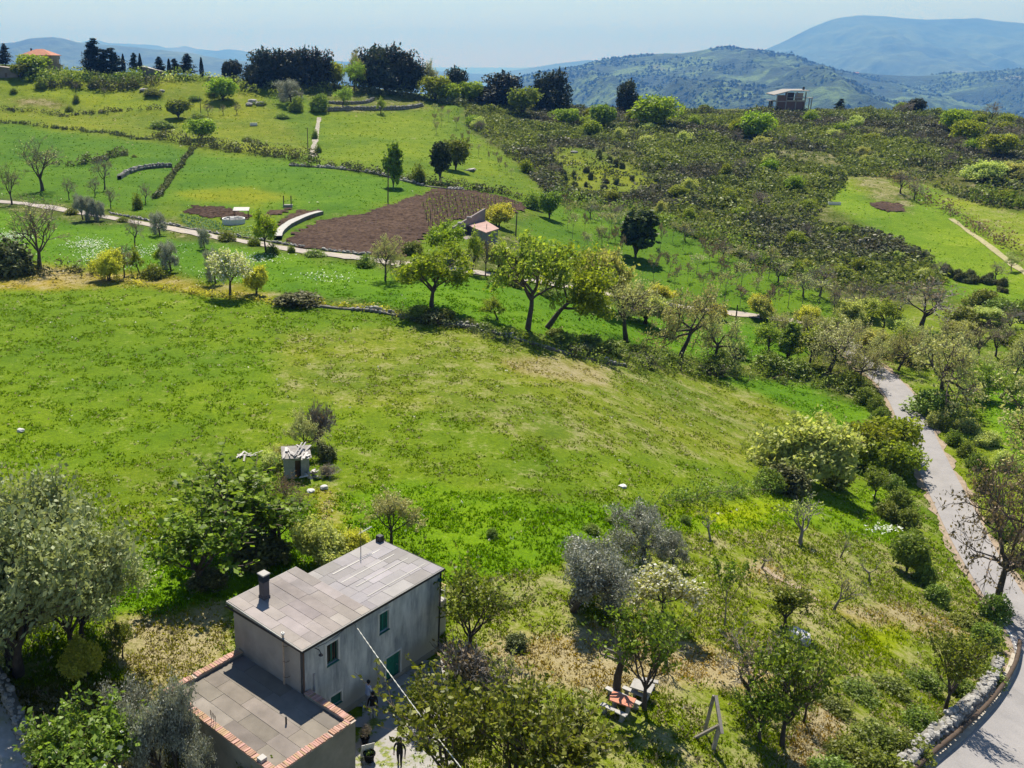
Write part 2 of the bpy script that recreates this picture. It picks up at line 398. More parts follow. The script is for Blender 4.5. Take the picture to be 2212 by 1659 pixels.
# ------------------------------------------------------------------ sea and mountains
m, n, b = mat('sea_water', .25); b.inputs['Base Color'].default_value = (.02, .07, .11, 1)
bump(n, b, noise(n, .02, 5).outputs[0], .3, 2)
g = G(); g.add([(-60000, 6000, -300), (60000, 6000, -300), (60000, 58500, -300), (-60000, 58500, -300)], [(0, 1, 2, 3)])
tag(link('sea', g.mesh('sea', m)), kind='structure')
def mountmat(name, woods, open_, bare, sc_=.01, bareamt=.62):
    m, n, b = mat(name, .95)
    t = noise(n, sc_, 8, .62); t2 = noise(n, sc_*7, 6, .7); t3 = noise(n, sc_*.5, 5, .6)
    mixf = math_(n, 'ADD', math_(n, 'MULTIPLY', t.outputs[0], .6), math_(n, 'MULTIPLY', t2.outputs[0], .4))
    r = ramp(n, [(.40, woods), (.50, np.array(woods)*1.7), (.57, open_), (.70, np.array(open_)*1.25)]); n.links.new(mixf, r.inputs[0])
    r3 = ramp(n, [(bareamt, (0, 0, 0)), (bareamt+.08, (1, 1, 1))]); n.links.new(t3.outputs[0], r3.inputs[0])
    c = mixc(n, r.outputs[0], bare, math_(n, 'MULTIPLY', r3.outputs[0], .7))
    n.links.new(c, b.inputs['Base Color']); bump(n, b, t2.outputs[0], .9, 26); return m
def mountain(name, D, depth, sky_, zfoot, m, amp, seed, nx=420, nr=90, back=.5):
    """a range: its crest height runs along sky_ (map position, map row), its flank comes down towards us"""
    xs = np.linspace(sky_[0][0], sky_[-1][0], nx); row = np.interp(xs, [p[0] for p in sky_], [p[1] for p in sky_])
    k = np.ones(5)/5; row = np.convolve(np.pad(row, 2, 'edge'), k, 'valid')
    crest = HC-D*np.tan(PITCH+np.arctan((row-CY)/F))
    zc = D*CP+(HC-crest)*SP; Xc = (xs-PX)/F*zc
    t = np.concatenate([np.linspace(0, 1, nr), 1+np.linspace(0, back, 16)[1:]])
    TT, XI = np.meshgrid(t, np.arange(nx), indexing='ij')
    Yg = D-depth*(1-TT); Xg = Xc[XI]*(.55+.45*Yg/D)+0*TT
    prof = np.where(TT <= 1, TT**1.0*(1-.10*np.sin(TT*math.pi)), 1-(TT-1)*1.2)
    H_ = zfoot+(crest[XI]-zfoot)*np.clip(prof, 0, 1)
    env = np.sin(np.clip(TT, 0, 1)*math.pi)**.8
    ridge = 1-np.abs(2*fbm(Xg/(depth*.16), Yg/(depth*.5), seed, 4)-1)
    H_ = H_+amp*(ridge-.75)*env*1.6+amp*.5*(fbm(Xg/(depth*.04), Yg/(depth*.04), seed+9, 4)-.5)*(env+.14)
    gg = G(); a, bb = np.meshgrid(np.arange(len(t)-1), np.arange(nx-1), indexing='ij'); a = a.ravel(); bb = bb.ravel()
    gg.add(np.stack([Xg, Yg, H_], -1).reshape(-1, 3), np.stack([a*nx+bb, a*nx+bb+1, (a+1)*nx+bb+1, (a+1)*nx+bb], 1))
    tag(link(name, gg.mesh(name, m, True)), kind='structure')
    return Xg, Yg, H_
MW = mountmat('wooded_slopes', (.018, .034, .012), (.10, .155, .04), (.17, .14, .10), .0028, .6)
MF = mountmat('far_slopes', (.03, .045, .02), (.08, .11, .045), (.17, .15, .12), .0008)
MID = mountain('wooded_mountain', 7500, 5700, [(900, 230), (1010, 200), (1090, 177), (1150, 160), (1230, 146), (1300, 129), (1390, 117), (1480, 115), (1545, 103), (1572, 98), (1600, 107), (1640, 109), (1690, 121), (1750, 135), (1800, 150), (1850, 157), (1900, 162), (1960, 165), (2010, 163), (2060, 158), (2130, 154), (2212, 148), (2350, 150), (2700, 160), (3300, 175)], -380, MW, 230, 31, 620, 170)
mountain('far_mountain', 18000, 7900, [(1560, 150), (1640, 112), (1700, 86), (1750, 61), (1800, 41), (1860, 32), (1910, 35), (1960, 39), (2000, 42), (2080, 41), (2110, 38), (2150, 45), (2212, 50), (2400, 70), (2800, 120)], -420, MF, 330, 47)
mountain('coastal_hills', 20000, 5500, [(830, 152), (900, 150), (960, 155), (1040, 160), (1090, 155), (1150, 146), (1200, 138), (1272, 129), (1330, 142), (1450, 150)], -420, MF, 130, 53, 240, 60)
mountain('blue_hills', 12300, 5300, [(-500, 120), (-200, 100), (0, 94), (30, 92), (60, 84), (110, 80), (140, 84), (170, 93), (230, 97), (262, 100), (330, 106), (400, 113), (430, 118), (480, 127), (540, 133), (620, 146), (760, 165)], -420, MF, 240, 61)
mountain('pale_hills', 25000, 6600, [(130, 104), (180, 91), (200, 84), (235, 93), (310, 96), (340, 98), (360, 104), (385, 102), (402, 99), (420, 105), (470, 110), (490, 106), (515, 108), (560, 117), (640, 125), (760, 134)], -420, MF, 150, 71, 240, 60)
# trees on the flank of the wooded mountain: one far-off wood
Xg, Yg, Hg = MID
N = 34000
ii = rng.integers(20, 168, N); jj = rng.integers(0, 619, N)
ctr = np.stack([Xg[ii, jj], Yg[ii, jj], Hg[ii, jj]], 1)+rng.uniform(-20, 20, (N, 3))*[1, 1, 0]
keep = fbm(ctr[:, 0]/350, ctr[:, 1]/350, 91, 4) > .47
ctr = ctr[keep]; N = len(ctr); rad = rng.uniform(7, 15, N)
oc = np.array([(1, 0, .3), (-.5, .87, .3), (-.5, -.87, .3), (.1, .1, 1.1)])
V = ctr[:, None]+oc[None]*rad[:, None, None]*rng.uniform(.7, 1.3, (N, 4, 1))
g = G(); k = np.arange(N)[:, None]*4
g.add(V.reshape(-1, 3), np.concatenate([k+np.array([[0, 1, 3]]), k+np.array([[1, 2, 3]]), k+np.array([[2, 0, 3]])]), 0, np.repeat(rng.uniform(0, 1, N), 4))
FARLEAF = leafmat('far_wood', (.022, .036, .014), (.075, .11, .03), .15)
tag(link('far_wood', g.mesh('far_wood', FARLEAF, False, True)), 'distant woodland covering the flank of the blue green mountain', 'wood', kind='stuff')
# ------------------------------------------------------------------ plants: prototypes
def unit(v): return v/(np.linalg.norm(v)+1e-9)
def leaves(g, cen, size, rg, m=0, up=.5, out=None, aspect=.6, lc=None):
    """one diamond-shaped leaf (or small spray) at each spot"""
    n = len(cen)
    if n == 0: return
    nrm = rg.normal(0, 1, (n, 3)); nrm[:, 2] += up
    if out is not None: nrm += out*1.3
    nrm /= np.linalg.norm(nrm, axis=1)[:, None]+1e-9
    t = np.cross(nrm, rg.normal(0, 1, (n, 3))); t /= np.linalg.norm(t, axis=1)[:, None]+1e-9
    b = np.cross(nrm, t)
    s = (size*rg.uniform(.45, 1.5, n))[:, None]
    V = np.stack([cen+t*s, cen+b*s*aspect+nrm*s*.12, cen-t*s, cen-b*s*aspect-nrm*s*.1], 1).reshape(-1, 3)
    a = rg.uniform(0, 1, n) if lc is None else np.clip(lc+rg.normal(0, .24, n), 0, 1)
    g.add(V, np.arange(n*4).reshape(-1, 4), m, np.repeat(a, 4))
def skeleton(rg, H, fork, nb, ang, lr, up, r0, wig, lean=(0, 0), stems=1, first=.45):
    br = []; tips = []; last = len(nb)
    def rec(p, d, L, r, l):
        n = 5 if l < 2 else 3
        pts = [p]; rad = [r]; end = .12 if l == last else .5
        for i in range(n):
            d = unit(d+rg.normal(0, wig[min(l, len(wig)-1)], 3)+np.array([0, 0, up[l] if l else 0]))
            p = p+d*L/n; pts.append(p); rad.append(r*(1-(1-end)*(i+1)/n))
        br.append((pts, rad, l))
        if l == last: tips.append(np.array(pts)); return
        k = nb[l]; az0 = rg.uniform(0, 6.28); pa = np.array(pts)
        for j in range(k):
            t = (first if l else .72)+(1-(first if l else .72))*(j+1)/k
            q = t*n; i0 = min(int(q), n-1); pos = pa[i0]+(pa[i0+1]-pa[i0])*(q-i0)
            dd = unit(pa[i0+1]-pa[i0]); az = az0+j*2.4+rg.uniform(-.4, .4); a = R(ang[l])*rg.uniform(.65, 1.25)
            s1 = unit(np.cross(dd, [.31, .95, .1] if abs(dd[2]) > .8 else [0, 0, 1.])); s2 = np.cross(dd, s1)
            nd = dd*math.cos(a)+(s1*math.cos(az)+s2*math.sin(az))*math.sin(a)
            rec(pos, unit(nd), L*lr[l]*rg.uniform(.7, 1.25), rad[i0]*.68, l+1)
    for s_ in range(stems):
        a = rg.uniform(0, 6.28); o = np.array([math.cos(a), math.sin(a), 0])*(0 if stems == 1 else r0*2.5)
        rec(o, unit(np.array([lean[0], lean[1], 1.])+o*(0 if stems == 1 else 1.2)), fork*H, r0, 0)
    return br, tips
PROTO = {}
def finish(name, gt, gc, mt, mc, trim=None):
    V = np.concatenate(gc.v) if gc.n else np.concatenate(gt.v)
    if name not in ('oak_lean', 'olive_b', 'oak_b', 'fig_bare_b', 'fig_bare', 'olive_a'):      # grow the crown straight over the root
        zm = max(.1, float(np.median(V[:, 2]))); cx, cy_ = np.median(V[:, 0]), np.median(V[:, 1])
        for G_ in (gt, gc):
            for q in G_.v:
                k = np.clip(q[:, 2]/zm, 0, 1.25); q[:, 0] -= cx*k; q[:, 1] -= cy_*k
        V = np.concatenate(gc.v) if gc.n else np.concatenate(gt.v)
    H = float(np.percentile(V[:, 2], 99.3)); r = np.hypot(V[:, 0]-np.median(V[:, 0]), V[:, 1]-np.median(V[:, 1])); W = 2*float(np.percentile(r, 95))
    tm = gt.mesh(name+'_trunk', mt, True) if gt.n else None
    PROTO[name] = (tm, gc.mesh(name+'_crown', mc, False, True), H, W)
def tree_proto(name, seed, H, fork, nb, ang, lr, up, r0, wig, leaf, per, sd, size, bark=None, twig=None, lean=(0, 0), stems=1, aspect=.6, split=1, blossom=None, lup=.5, first=.45, tmin=.15, tw=.009):
    rg = np.random.default_rng(seed); gt = G(); gc = G(); bark = bark or BARK; twig = twig or TWIG
    br, tips = skeleton(rg, H, fork, nb, ang, lr, up, r0, wig, lean, stems, first)
    for pts, rad, l in br:
        if l <= split: gt.tube(pts, rad, 7 if l == 0 else 5, 0, False)
        else: gc.tube(pts, np.maximum(rad, tw), 3, 1, False)
    for T_ in tips:
        k = int(per*rg.uniform(.5, 1.5)) if per >= 1 else int(rg.uniform() < per)
        if k < 1: continue
        t = rg.uniform(tmin, 1.05, k)*(len(T_)-1); i0 = np.minimum(t.astype(int), len(T_)-2); f = (t-i0)[:, None]
        c = T_[i0]*(1-f)+T_[i0+1]*f+rg.normal(0, sd, (k, 3))
        leaves(gc, c, size, rg, 0, lup, aspect=aspect, lc=rg.uniform(.15, .85))
        if blossom:
            q = rg.uniform(0, 1, k) < blossom[1]
            leaves(gc, c[q]+rg.normal(0, sd*.5, (q.sum(), 3)), size*blossom[2], rg, 2, .6, aspect=.8)
    finish(name, gt, gc, bark, [leaf, twig]+([blossom[0]] if blossom else []))
def blob_points(rg, n, c, r, shell=.55):
    d = rg.normal(0, 1, (n, 3)); d /= np.linalg.norm(d, axis=1)[:, None]
    rr = rg.uniform(0, 1, n)**.33; rr = shell+(1-shell)*rr
    k = 1+.6*(fbm(d[:, 0]*2.5+c[0]*3, d[:, 1]*2.5+d[:, 2]*2+c[1]*3, 5, 2)-.5)
    return c+d*rr[:, None]*k[:, None]*r, d
def blob_proto(name, seed, H, W, bare, nb_, per, size, leaf, sub=.42, bark=None, flat=1.0, trunk=True, lobes='round', aspect=.6):
    """a dense crown made of many lobes of leaves, dark gaps between them"""
    rg = np.random.default_rng(seed); gt = G(); gc = G(); bark = bark or BARK
    h = H*(1-bare)
    for k in range(nb_):
        while True:
            q = rg.uniform(-1, 1, 3)
            if lobes == 'dome': q[2] = abs(q[2])*1.0-.1
            if np.linalg.norm(q) < 1: break
        q = q*(.5+.5*np.linalg.norm(q)**.5)
        if lobes == 'dome': c = np.array([q[0]*W*.42, q[1]*W*.42, H*bare+h*.12+max(q[2], 0)*h*.72])
        else: c = np.array([q[0]*W*.36, q[1]*W*.36, H*bare+h*.5+q[2]*h*.38])
        r = np.array([W, W, W*flat])*sub*.5*rg.uniform(.6, 1.25)
        pt, d = blob_points(rg, per, c, r); pt = pt[pt[:, 2] > .02*H]; 
        leaves(gc, pt, size, rg, 0, .5, (pt-c)/r, aspect, lc=rg.uniform(.1, .9))
        for _ in range(5):
            dd = unit(rg.normal(0, 1, 3)+[0, 0, .5]); e = c+dd*r*rg.uniform(1.15, 1.6); q_ = rg.uniform(.45, 1, 9)[:, None]; pt = c*(1-q_)+e*q_+rg.normal(0, size*.5, (9, 3)); pt = pt[pt[:, 2] > .02*H]
            gc.tube([tuple(c), tuple(e)], [W*.004, W*.0015], 3, 1, False); leaves(gc, pt, size, rg, 0, .6, None, aspect)
        if trunk: gt.tube([(0, 0, H*bare*.5), (c[0]*.3, c[1]*.3, c[2]*.55), tuple(c)], [W*.022, W*.014, W*.004], 4, 0, False)
    if trunk: gt.tube([(0, 0, -.15), (W*.01, 0, H*bare*.5+.05), (0, W*.01, H*(bare+.25))], [W*.035, W*.028, W*.015], 7, 0, False)
    finish(name, gt, gc, bark, [leaf, TWIG])
def conifer_proto(name, seed, H, W, leaf, tiers=15, size=.28, cone=1.0):
    rg = np.random.default_rng(seed); gt = G(); gc = G()
    gt.tube([(0, 0, -.1), (0, .05, H*.5), (.05, 0, H*.98)], [W*.04, W*.025, .02], 6, 0, False)
    for t in range(tiers):
        z = H*(.14+.84*t/tiers); Rr = W*.5*(1-(t/tiers)**1.3*.92)*rg.uniform(.75, 1.15)
        for k in range(6):
            a = rg.uniform(0, 6.28); L = Rr*rg.uniform(.6, 1.1)
            e = np.array([math.cos(a)*L, math.sin(a)*L, z+L*rg.uniform(-.25, .25)])
            gc.tube([(0, 0, z), tuple(e)], [.05, .015], 3, 1, False)
            q = rg.uniform(.25, 1, 34)[:, None]; c = np.array([0, 0, z])*(1-q)+e*q+rg.normal(0, .16*L+.05, (34, 3))*[1, 1, .45]
            leaves(gc, c, size, rg, 0, .8, aspect=.35, lc=rg.uniform(.2, .8))
    finish(name, gt, gc, BARK, [leaf, TWIG])
L_OAK = leafmat('leaf_oak', (0.15, 0.221, 0.02), (0.407, 0.495, 0.071), .56)
L_BRIGHT = leafmat('leaf_bright', (0.134, 0.201, 0.012), (0.378, 0.458, 0.037), .56)
L_PALE = leafmat('leaf_pale', (0.3, 0.354, 0.099), (0.637, 0.654, 0.227), .56)
L_YELLOW = leafmat('leaf_yellow', (0.389, 0.425, 0.043), (0.795, 0.76, 0.127), .56)
L_CHERRY = leafmat('leaf_cherry', (.062, .10, .009), (.27, .33, .03), .48)
L_GREEN = leafmat('leaf_green', (0.104, 0.152, 0.02), (0.305, 0.378, 0.061), .56)
L_BUSH = leafmat('leaf_bush', (0.098, 0.14, 0.022), (0.305, 0.366, 0.061), .38)
L_DARK = leafmat('leaf_dark', (.018, .028, .015), (.062, .075, .036), .18, .05, .02)
L_PINE = leafmat('leaf_conifer', (.012, .026, .018), (.04, .062, .04), .12)
L_OLIVE = leafmat('leaf_olive', (.17, .185, .145), (.46, .47, .41), .25, .02, .03)
L_GREYBUD = leafmat('leaf_bud', (0.3, 0.318, 0.121), (0.637, 0.637, 0.283), .35)
L_BROWNBUD = leafmat('leaf_brown_bud', (.15, .11, .06), (.30, .22, .13), .3)
L_BLOSSOM = leafmat('blossom', (.62, .60, .50), (.85, .84, .78), .35, .0)
L_CREAM = leafmat('cream_blossom', (.25, .30, .12), (.47, .52, .27), .35, .0)
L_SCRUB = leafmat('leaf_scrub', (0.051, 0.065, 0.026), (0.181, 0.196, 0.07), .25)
A3 = [55, 52, 50]
# spring oaks with open crowns
tree_proto('oak_a', 11, 10, .34, [6, 6, 7], [48, 50, 48], [.95, .62, .55], [0, .10, .06, .02], .30, [.08, .18, .22, .22], L_OAK, 17, .26, .17)
tree_proto('oak_b', 12, 10, .30, [6, 6, 7], [52, 52, 50], [1.05, .62, .55], [0, .08, .05, .02], .33, [.1, .2, .24, .22], L_OAK, 15, .28, .18, lean=(.25, 0))
tree_proto('oak_c', 13, 9, .32, [6, 6, 7], [50, 50, 50], [1.0, .62, .55], [0, .10, .05, .02], .28, [.1, .2, .22, .22], L_BRIGHT, 20, .28, .18)
tree_proto('oak_lean', 14, 10, .36, [6, 6, 7], [46, 50, 50], [.95, .62, .55], [0, .05, .05, .02], .34, [.06, .18, .22, .22], L_BRIGHT, 22, .28, .18, lean=(.55, -.1))
# oaks barely in leaf
tree_proto('bud_a', 21, 9, .32, [6, 6, 7, 2], [52, 52, 52, 40], [1.0, .60, .52, .5], [0, .06, .03, .0, 0], .27, [.1, .26, .30, .28, .25], L_GREYBUD, 8, .14, .09)
tree_proto('bud_b', 22, 8, .28, [6, 6, 7, 2], [55, 55, 52, 40], [1.1, .60, .52, .5], [0, .05, .03, .0, 0], .25, [.1, .28, .30, .28, .25], L_GREYBUD, 9, .14, .09)
tree_proto('bud_brown', 23, 9, .26, [6, 6, 7, 3], [50, 48, 46, 40], [1.15, .62, .55, .5], [0, .06, .05, .02, 0], .24, [.1, .24, .26, .25, .25], L_BROWNBUD, 4, .12, .08, twig=TWIG)
# leafless trees
tree_proto('bare_a', 31, 9, .26, [6, 5, 6, 5], [40, 42, 40, 38], [1.25, .62, .55, .5], [0, .10, .08, .05, .03], .26, [.06, .16, .20, .22, .2], L_GREYBUD, .5, .1, .09, twig=TWIG)
tree_proto('bare_b', 32, 6, .24, [5, 5, 6, 4], [44, 44, 42, 40], [1.2, .62, .55, .5], [0, .10, .08, .05, .03], .17, [.08, .2, .22, .22, .2], L_BROWNBUD, .8, .1, .08, twig=TWIGG, bark=BARK)
tree_proto('fig_bare', 33, 3.2, .28, [5, 4, 5], [46, 44, 42], [1.1, .68, .62], [0, .16, .16, .14], .11, [.08, .26, .28, .25], L_PALE, 3, .05, .055, bark=BARKP, twig=TWIGG)
tree_proto('fig_bare_b', 34, 2.6, .36, [4, 3, 4], [55, 44, 42], [.85, .68, .62], [0, .18, .18, .16], .10, [.14, .3, .3, .25], L_PALE, 2, .05, .05, bark=BARKP, twig=TWIGG, lean=(.15, 0))
tree_proto('sapling', 35, 5, .46, [5, 5, 4], [38, 40, 40], [.62, .6, .55], [0, .12, .06, .02], .055, [.06, .2, .22, .2], L_BROWNBUD, 6, .10, .10, bark=BARKP, twig=TWIGG, tw=.018)
tree_proto('sapling_b', 36, 5, .5, [5, 4, 4], [44, 40, 40], [.55, .6, .55], [0, .1, .06, .02], .055, [.1, .22, .22, .2], L_GREYBUD, 5, .10, .10, bark=BARKP, twig=TWIGG, tw=.018)
# upright fruit trees, shoots sleeved in leaves
tree_proto('cherry_a', 41, 7, .26, [7, 6, 5], [34, 36, 36], [1.2, .66, .95], [0, .20, .20, .18], .17, [.05, .12, .15, .14], L_CHERRY, 13, .09, .115, tmin=.02)
tree_proto('cherry_b', 42, 6, .22, [7, 6, 5], [40, 40, 38], [1.35, .64, .92], [0, .16, .18, .16], .16, [.06, .14, .16, .14], L_CHERRY, 13, .09, .115, tmin=.02)
tree_proto('cherry_c', 43, 6, .24, [7, 7, 6], [44, 42, 40], [1.3, .64, .66], [0, .16, .18, .16], .16, [.06, .15, .16, .14], L_GREEN, 19, .10, .115, tmin=.02, blossom=(L_BLOSSOM, .03, .9))
tree_proto('young', 44, 5, .42, [5, 4, 4], [24, 30, 36], [.95, .62, .6], [0, .18, .16, .12], .07, [.04, .12, .15, .15], L_CHERRY, 9, .07, .11, bark=BARKP, tmin=.1)
# olives, blossom, dense trees and shrubs
tree_proto('olive_a', 51, 5, .24, [6, 6, 7], [50, 50, 48], [1.15, .66, .6], [0, .10, .04, -.02], .19, [.14, .2, .22, .2], L_OLIVE, 50, .15, .075, stems=2, aspect=.34)
tree_proto('olive_b', 52, 5, .24, [6, 6, 7], [54, 50, 48], [1.15, .66, .6], [0, .08, .04, -.02], .18, [.16, .2, .22, .2], L_OLIVE, 46, .15, .075, lean=(-.3, 0), aspect=.34)
tree_proto('pear', 53, 4.5, .30, [6, 6, 6], [48, 48, 46], [1.0, .64, .6], [0, .12, .06, .02], .12, [.12, .2, .22, .2], L_PALE, 16, .12, .075, blossom=(L_BLOSSOM, .75, .95))
tree_proto('pale_tree', 54, 9, .22, [7, 6, 7], [42, 46, 46], [1.3, .64, .58], [0, .12, .06, .02], .24, [.08, .18, .22, .2], L_CREAM, 60, .28, .105, stems=2)
tree_proto('pale_bud', 55, 6.5, .26, [6, 6, 7], [38, 42, 42], [1.2, .64, .6], [0, .12, .08, .04], .16, [.08, .18, .2, .2], L_GREYBUD, 22, .13, .075)
tree_proto('pale_shrub', 56, 4.5, .14, [8, 7, 6], [34, 40, 40], [2.0, .62, .55], [0, .10, .10, .06], .10, [.05, .14, .18, .18], L_PALE, 26, .14, .09, stems=3, tmin=.0)
tree_proto('yellow_shrub', 57, 4.0, .14, [8, 7, 6], [38, 42, 42], [2.0, .62, .55], [0, .10, .10, .06], .09, [.05, .14, .18, .18], L_YELLOW, 24, .14, .09, stems=3, tmin=.0)
tree_proto('bare_shrub', 58, 2.4, .12, [8, 7, 6], [48, 48, 44], [2.2, .62, .6], [0, .06, .04, .0], .05, [.1, .24, .26, .24], L_BROWNBUD, 1.2, .07, .06, twig=TWIGG, stems=3)
blob_proto('holm', 61, 9, 9, .08, 50, 170, .26, L_DARK, .36, lobes='dome')
blob_proto('holm_b', 62, 8, 10, .10, 46, 170, .26, L_DARK, .38)
blob_proto('leafy', 63, 6, 6, .10, 36, 150, .19, L_BRIGHT, .40)
blob_proto('leafy_b', 64, 6, 5, .12, 32, 150, .19, L_GREEN, .40)
blob_proto('ivy', 65, 8, 4.2, .04, 42, 110, .25, L_GREEN, .42, flat=1.2)
blob_proto('ivy_dark', 66, 8, 3.6, .04, 40, 110, .25, leafmat('leaf_ivy', (.022, .042, .012), (.085, .12, .03), .25), .42, flat=1.2)
blob_proto('bush', 67, 2.4, 3.0, .0, 30, 150, .10, L_BUSH, .46, lobes='dome', trunk=False)
blob_proto('bush_b', 68, 2.0, 3.2, .0, 30, 150, .10, L_GREEN, .46, lobes='dome', trunk=False)
blob_proto('bush_pale', 69, 2.2, 3.0, .0, 28, 150, .10, L_PALE, .46, lobes='dome', trunk=False)
blob_proto('bush_bright', 70, 2.2, 3.0, .0, 28, 150, .10, L_BRIGHT, .46, lobes='dome', trunk=False)
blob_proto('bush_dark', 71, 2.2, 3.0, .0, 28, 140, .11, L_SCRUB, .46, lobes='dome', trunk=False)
conifer_proto('conifer', 72, 12, 6.0, L_PINE, 15, .34)
conifer_proto('conifer_b', 73, 9, 5.5, L_PINE, 12, .34)
rg_ = np.random.default_rng(74); gt = G(); gc = G(); gt.tube([(0, 0, -.1), (0, 0, 1.2)], [.16, .14], 6)
for k in range(1500):
    pass
t_ = rg_.uniform(0, 1, 1700); a_ = rg_.uniform(0, 6.28, 1700); r_ = .75*np.sin(np.clip(t_, .02, 1)**.55*math.pi)**.7*rg_.uniform(.65, 1.05, 1700)
leaves(gc, np.stack([np.cos(a_)*r_, np.sin(a_)*r_, .4+t_*8.6], 1), .22, rg_, 0, 1.2, np.stack([np.cos(a_), np.sin(a_), 0*a_], 1)); finish('cypress', gt, gc, BARK, [L_PINE, TWIG])
print('protos', round(time.time()-T0, 1))

# ------------------------------------------------------------------ plants: placing
KIND = {'oak_a': 'oak_tree', 'oak_b': 'oak_tree', 'oak_c': 'oak_tree', 'oak_lean': 'oak_tree', 'bud_a': 'oak_tree', 'bud_b': 'oak_tree', 'bud_brown': 'oak_tree',
        'bare_a': 'bare_tree', 'bare_b': 'bare_tree', 'fig_bare': 'fruit_tree', 'fig_bare_b': 'fruit_tree', 'sapling': 'sapling', 'sapling_b': 'sapling',
        'cherry_a': 'cherry_tree', 'cherry_b': 'cherry_tree', 'cherry_c': 'cherry_tree', 'young': 'young_tree', 'olive_a': 'olive_tree', 'olive_b': 'olive_tree',
        'pear': 'blossom_tree', 'pale_tree': 'flowering_tree', 'pale_bud': 'budding_tree', 'pale_shrub': 'pale_shrub', 'yellow_shrub': 'yellow_shrub', 'bare_shrub': 'bare_shrub',
        'holm': 'holm_oak', 'holm_b': 'holm_oak', 'leafy': 'leafy_tree', 'leafy_b': 'leafy_tree', 'ivy': 'ivy_tree', 'ivy_dark': 'ivy_tree', 'cypress': 'cypress_tree', 'conifer': 'conifer_tree', 'conifer_b': 'conifer_tree'}
nplant = [0]
def plant(proto, x, y, hp, wp, label, group=None, cat=None, turn=None, sink=.05):
    """stands a plant of hp x wp map units on the ground at map position (x, y)"""
    tm, cm, H, W = PROTO[proto]
    p = P(x, y); mw, mh = metres(p, y); nplant[0] += 1
    name = KIND.get(proto, 'bush')
    h = rise(p, y, hp*(1.04-.10*min(1, (y-133)/900))); w_ = wp*mw*1.06
    sx = w_/W; sz = h/H
    rz = 0.0 if proto in ('oak_lean', 'olive_b') and turn is None else random.uniform(0, 6.28) if turn is None else turn
    if cat is None: cat = 'bush' if name == 'bush' else ('shrub' if 'shrub' in name else 'tree')
    if tm is None:
        o = link(name, cm, None, (p[0], p[1], p[2]-sink), rz); o.scale = (sx, sx, sz); tag(o, label, cat, group); return o
    r = empty(name, (p[0], p[1], p[2]-sink), rz, (sx, sx, sz)); tag(r, label, cat, group)
    link('trunk', tm, r); link('crown', cm, r)
    return r
ORD = 'first second third fourth fifth sixth seventh eighth ninth tenth eleventh twelfth thirteenth fourteenth fifteenth sixteenth seventeenth eighteenth nineteenth twentieth'.split()
def bushes(proto, label, group, spots, cat='bush', key=None):
    """label may hold {n}: which one of the row it is, counted along key"""
    if '{n}' in label: spots = sorted(spots, key=XL if 'from the left' in label else YF)
    for i, s_ in enumerate(spots): plant(proto, *s_, label=label.format(n=ORD[min(i, 19)]), group=group, cat=cat)
XL = lambda s_: s_[0]
YF = lambda s_: s_[1]
def hedge(name, label, line, h, wd, leaf, density=60, size=.12, twigs=True, gap=.25, cat='hedge'):
    h *= 1.35; wd *= 1.15
    """an unclipped hedge or bramble bank along a line on the ground; h and wd in metres"""
    rg = np.random.default_rng(abs(hash_name(label)) % 100000); gc = G()
    pts = [P(*q) for q in line]; o = np.array(pts[0])
    for a, b in zip(pts[:-1], pts[1:]):
        L = math.dist(a[:2], b[:2]); n = max(1, int(L/(wd*.30)))
        for k in range(n):
            if rg.uniform() < gap: continue
            t = (k+rg.uniform())/n; x = a[0]+(b[0]-a[0])*t+rg.normal(0, wd*.16); y = a[1]+(b[1]-a[1])*t+rg.normal(0, wd*.16)
            z = float(height(x, y)); r = np.array([wd*.5, wd*.5, h*.55])*rg.uniform(.4, 1.25)
            c = np.array([x, y, z+r[2]*.6])-o
            pt, d = blob_points(rg, int(density*rg.uniform(.7, 1.3)), c, r, .5); pt = pt[pt[:, 2] > z-o[2]]
            leaves(gc, pt, size, rg, 0, .5, (pt-c)/r, lc=rg.uniform(.05, .95))
            if twigs:
                for _ in range(3):
                    e = c+rg.normal(0, 1, 3)*r*.8; e[2] = abs(e[2]-(z-o[2]))+(z-o[2])
                    gc.tube([(c[0], c[1], z-o[2]), tuple(e)], [.03, .01], 3, 1, False)
    ob = link(name, gc.mesh(name, [leaf, TWIG], False, True), None, tuple(o)); return tag(ob, label, cat)
def hash_name(s):
    v = 7
    for ch in s: v = (v*131+ord(ch)) & 0xffffff
    return v
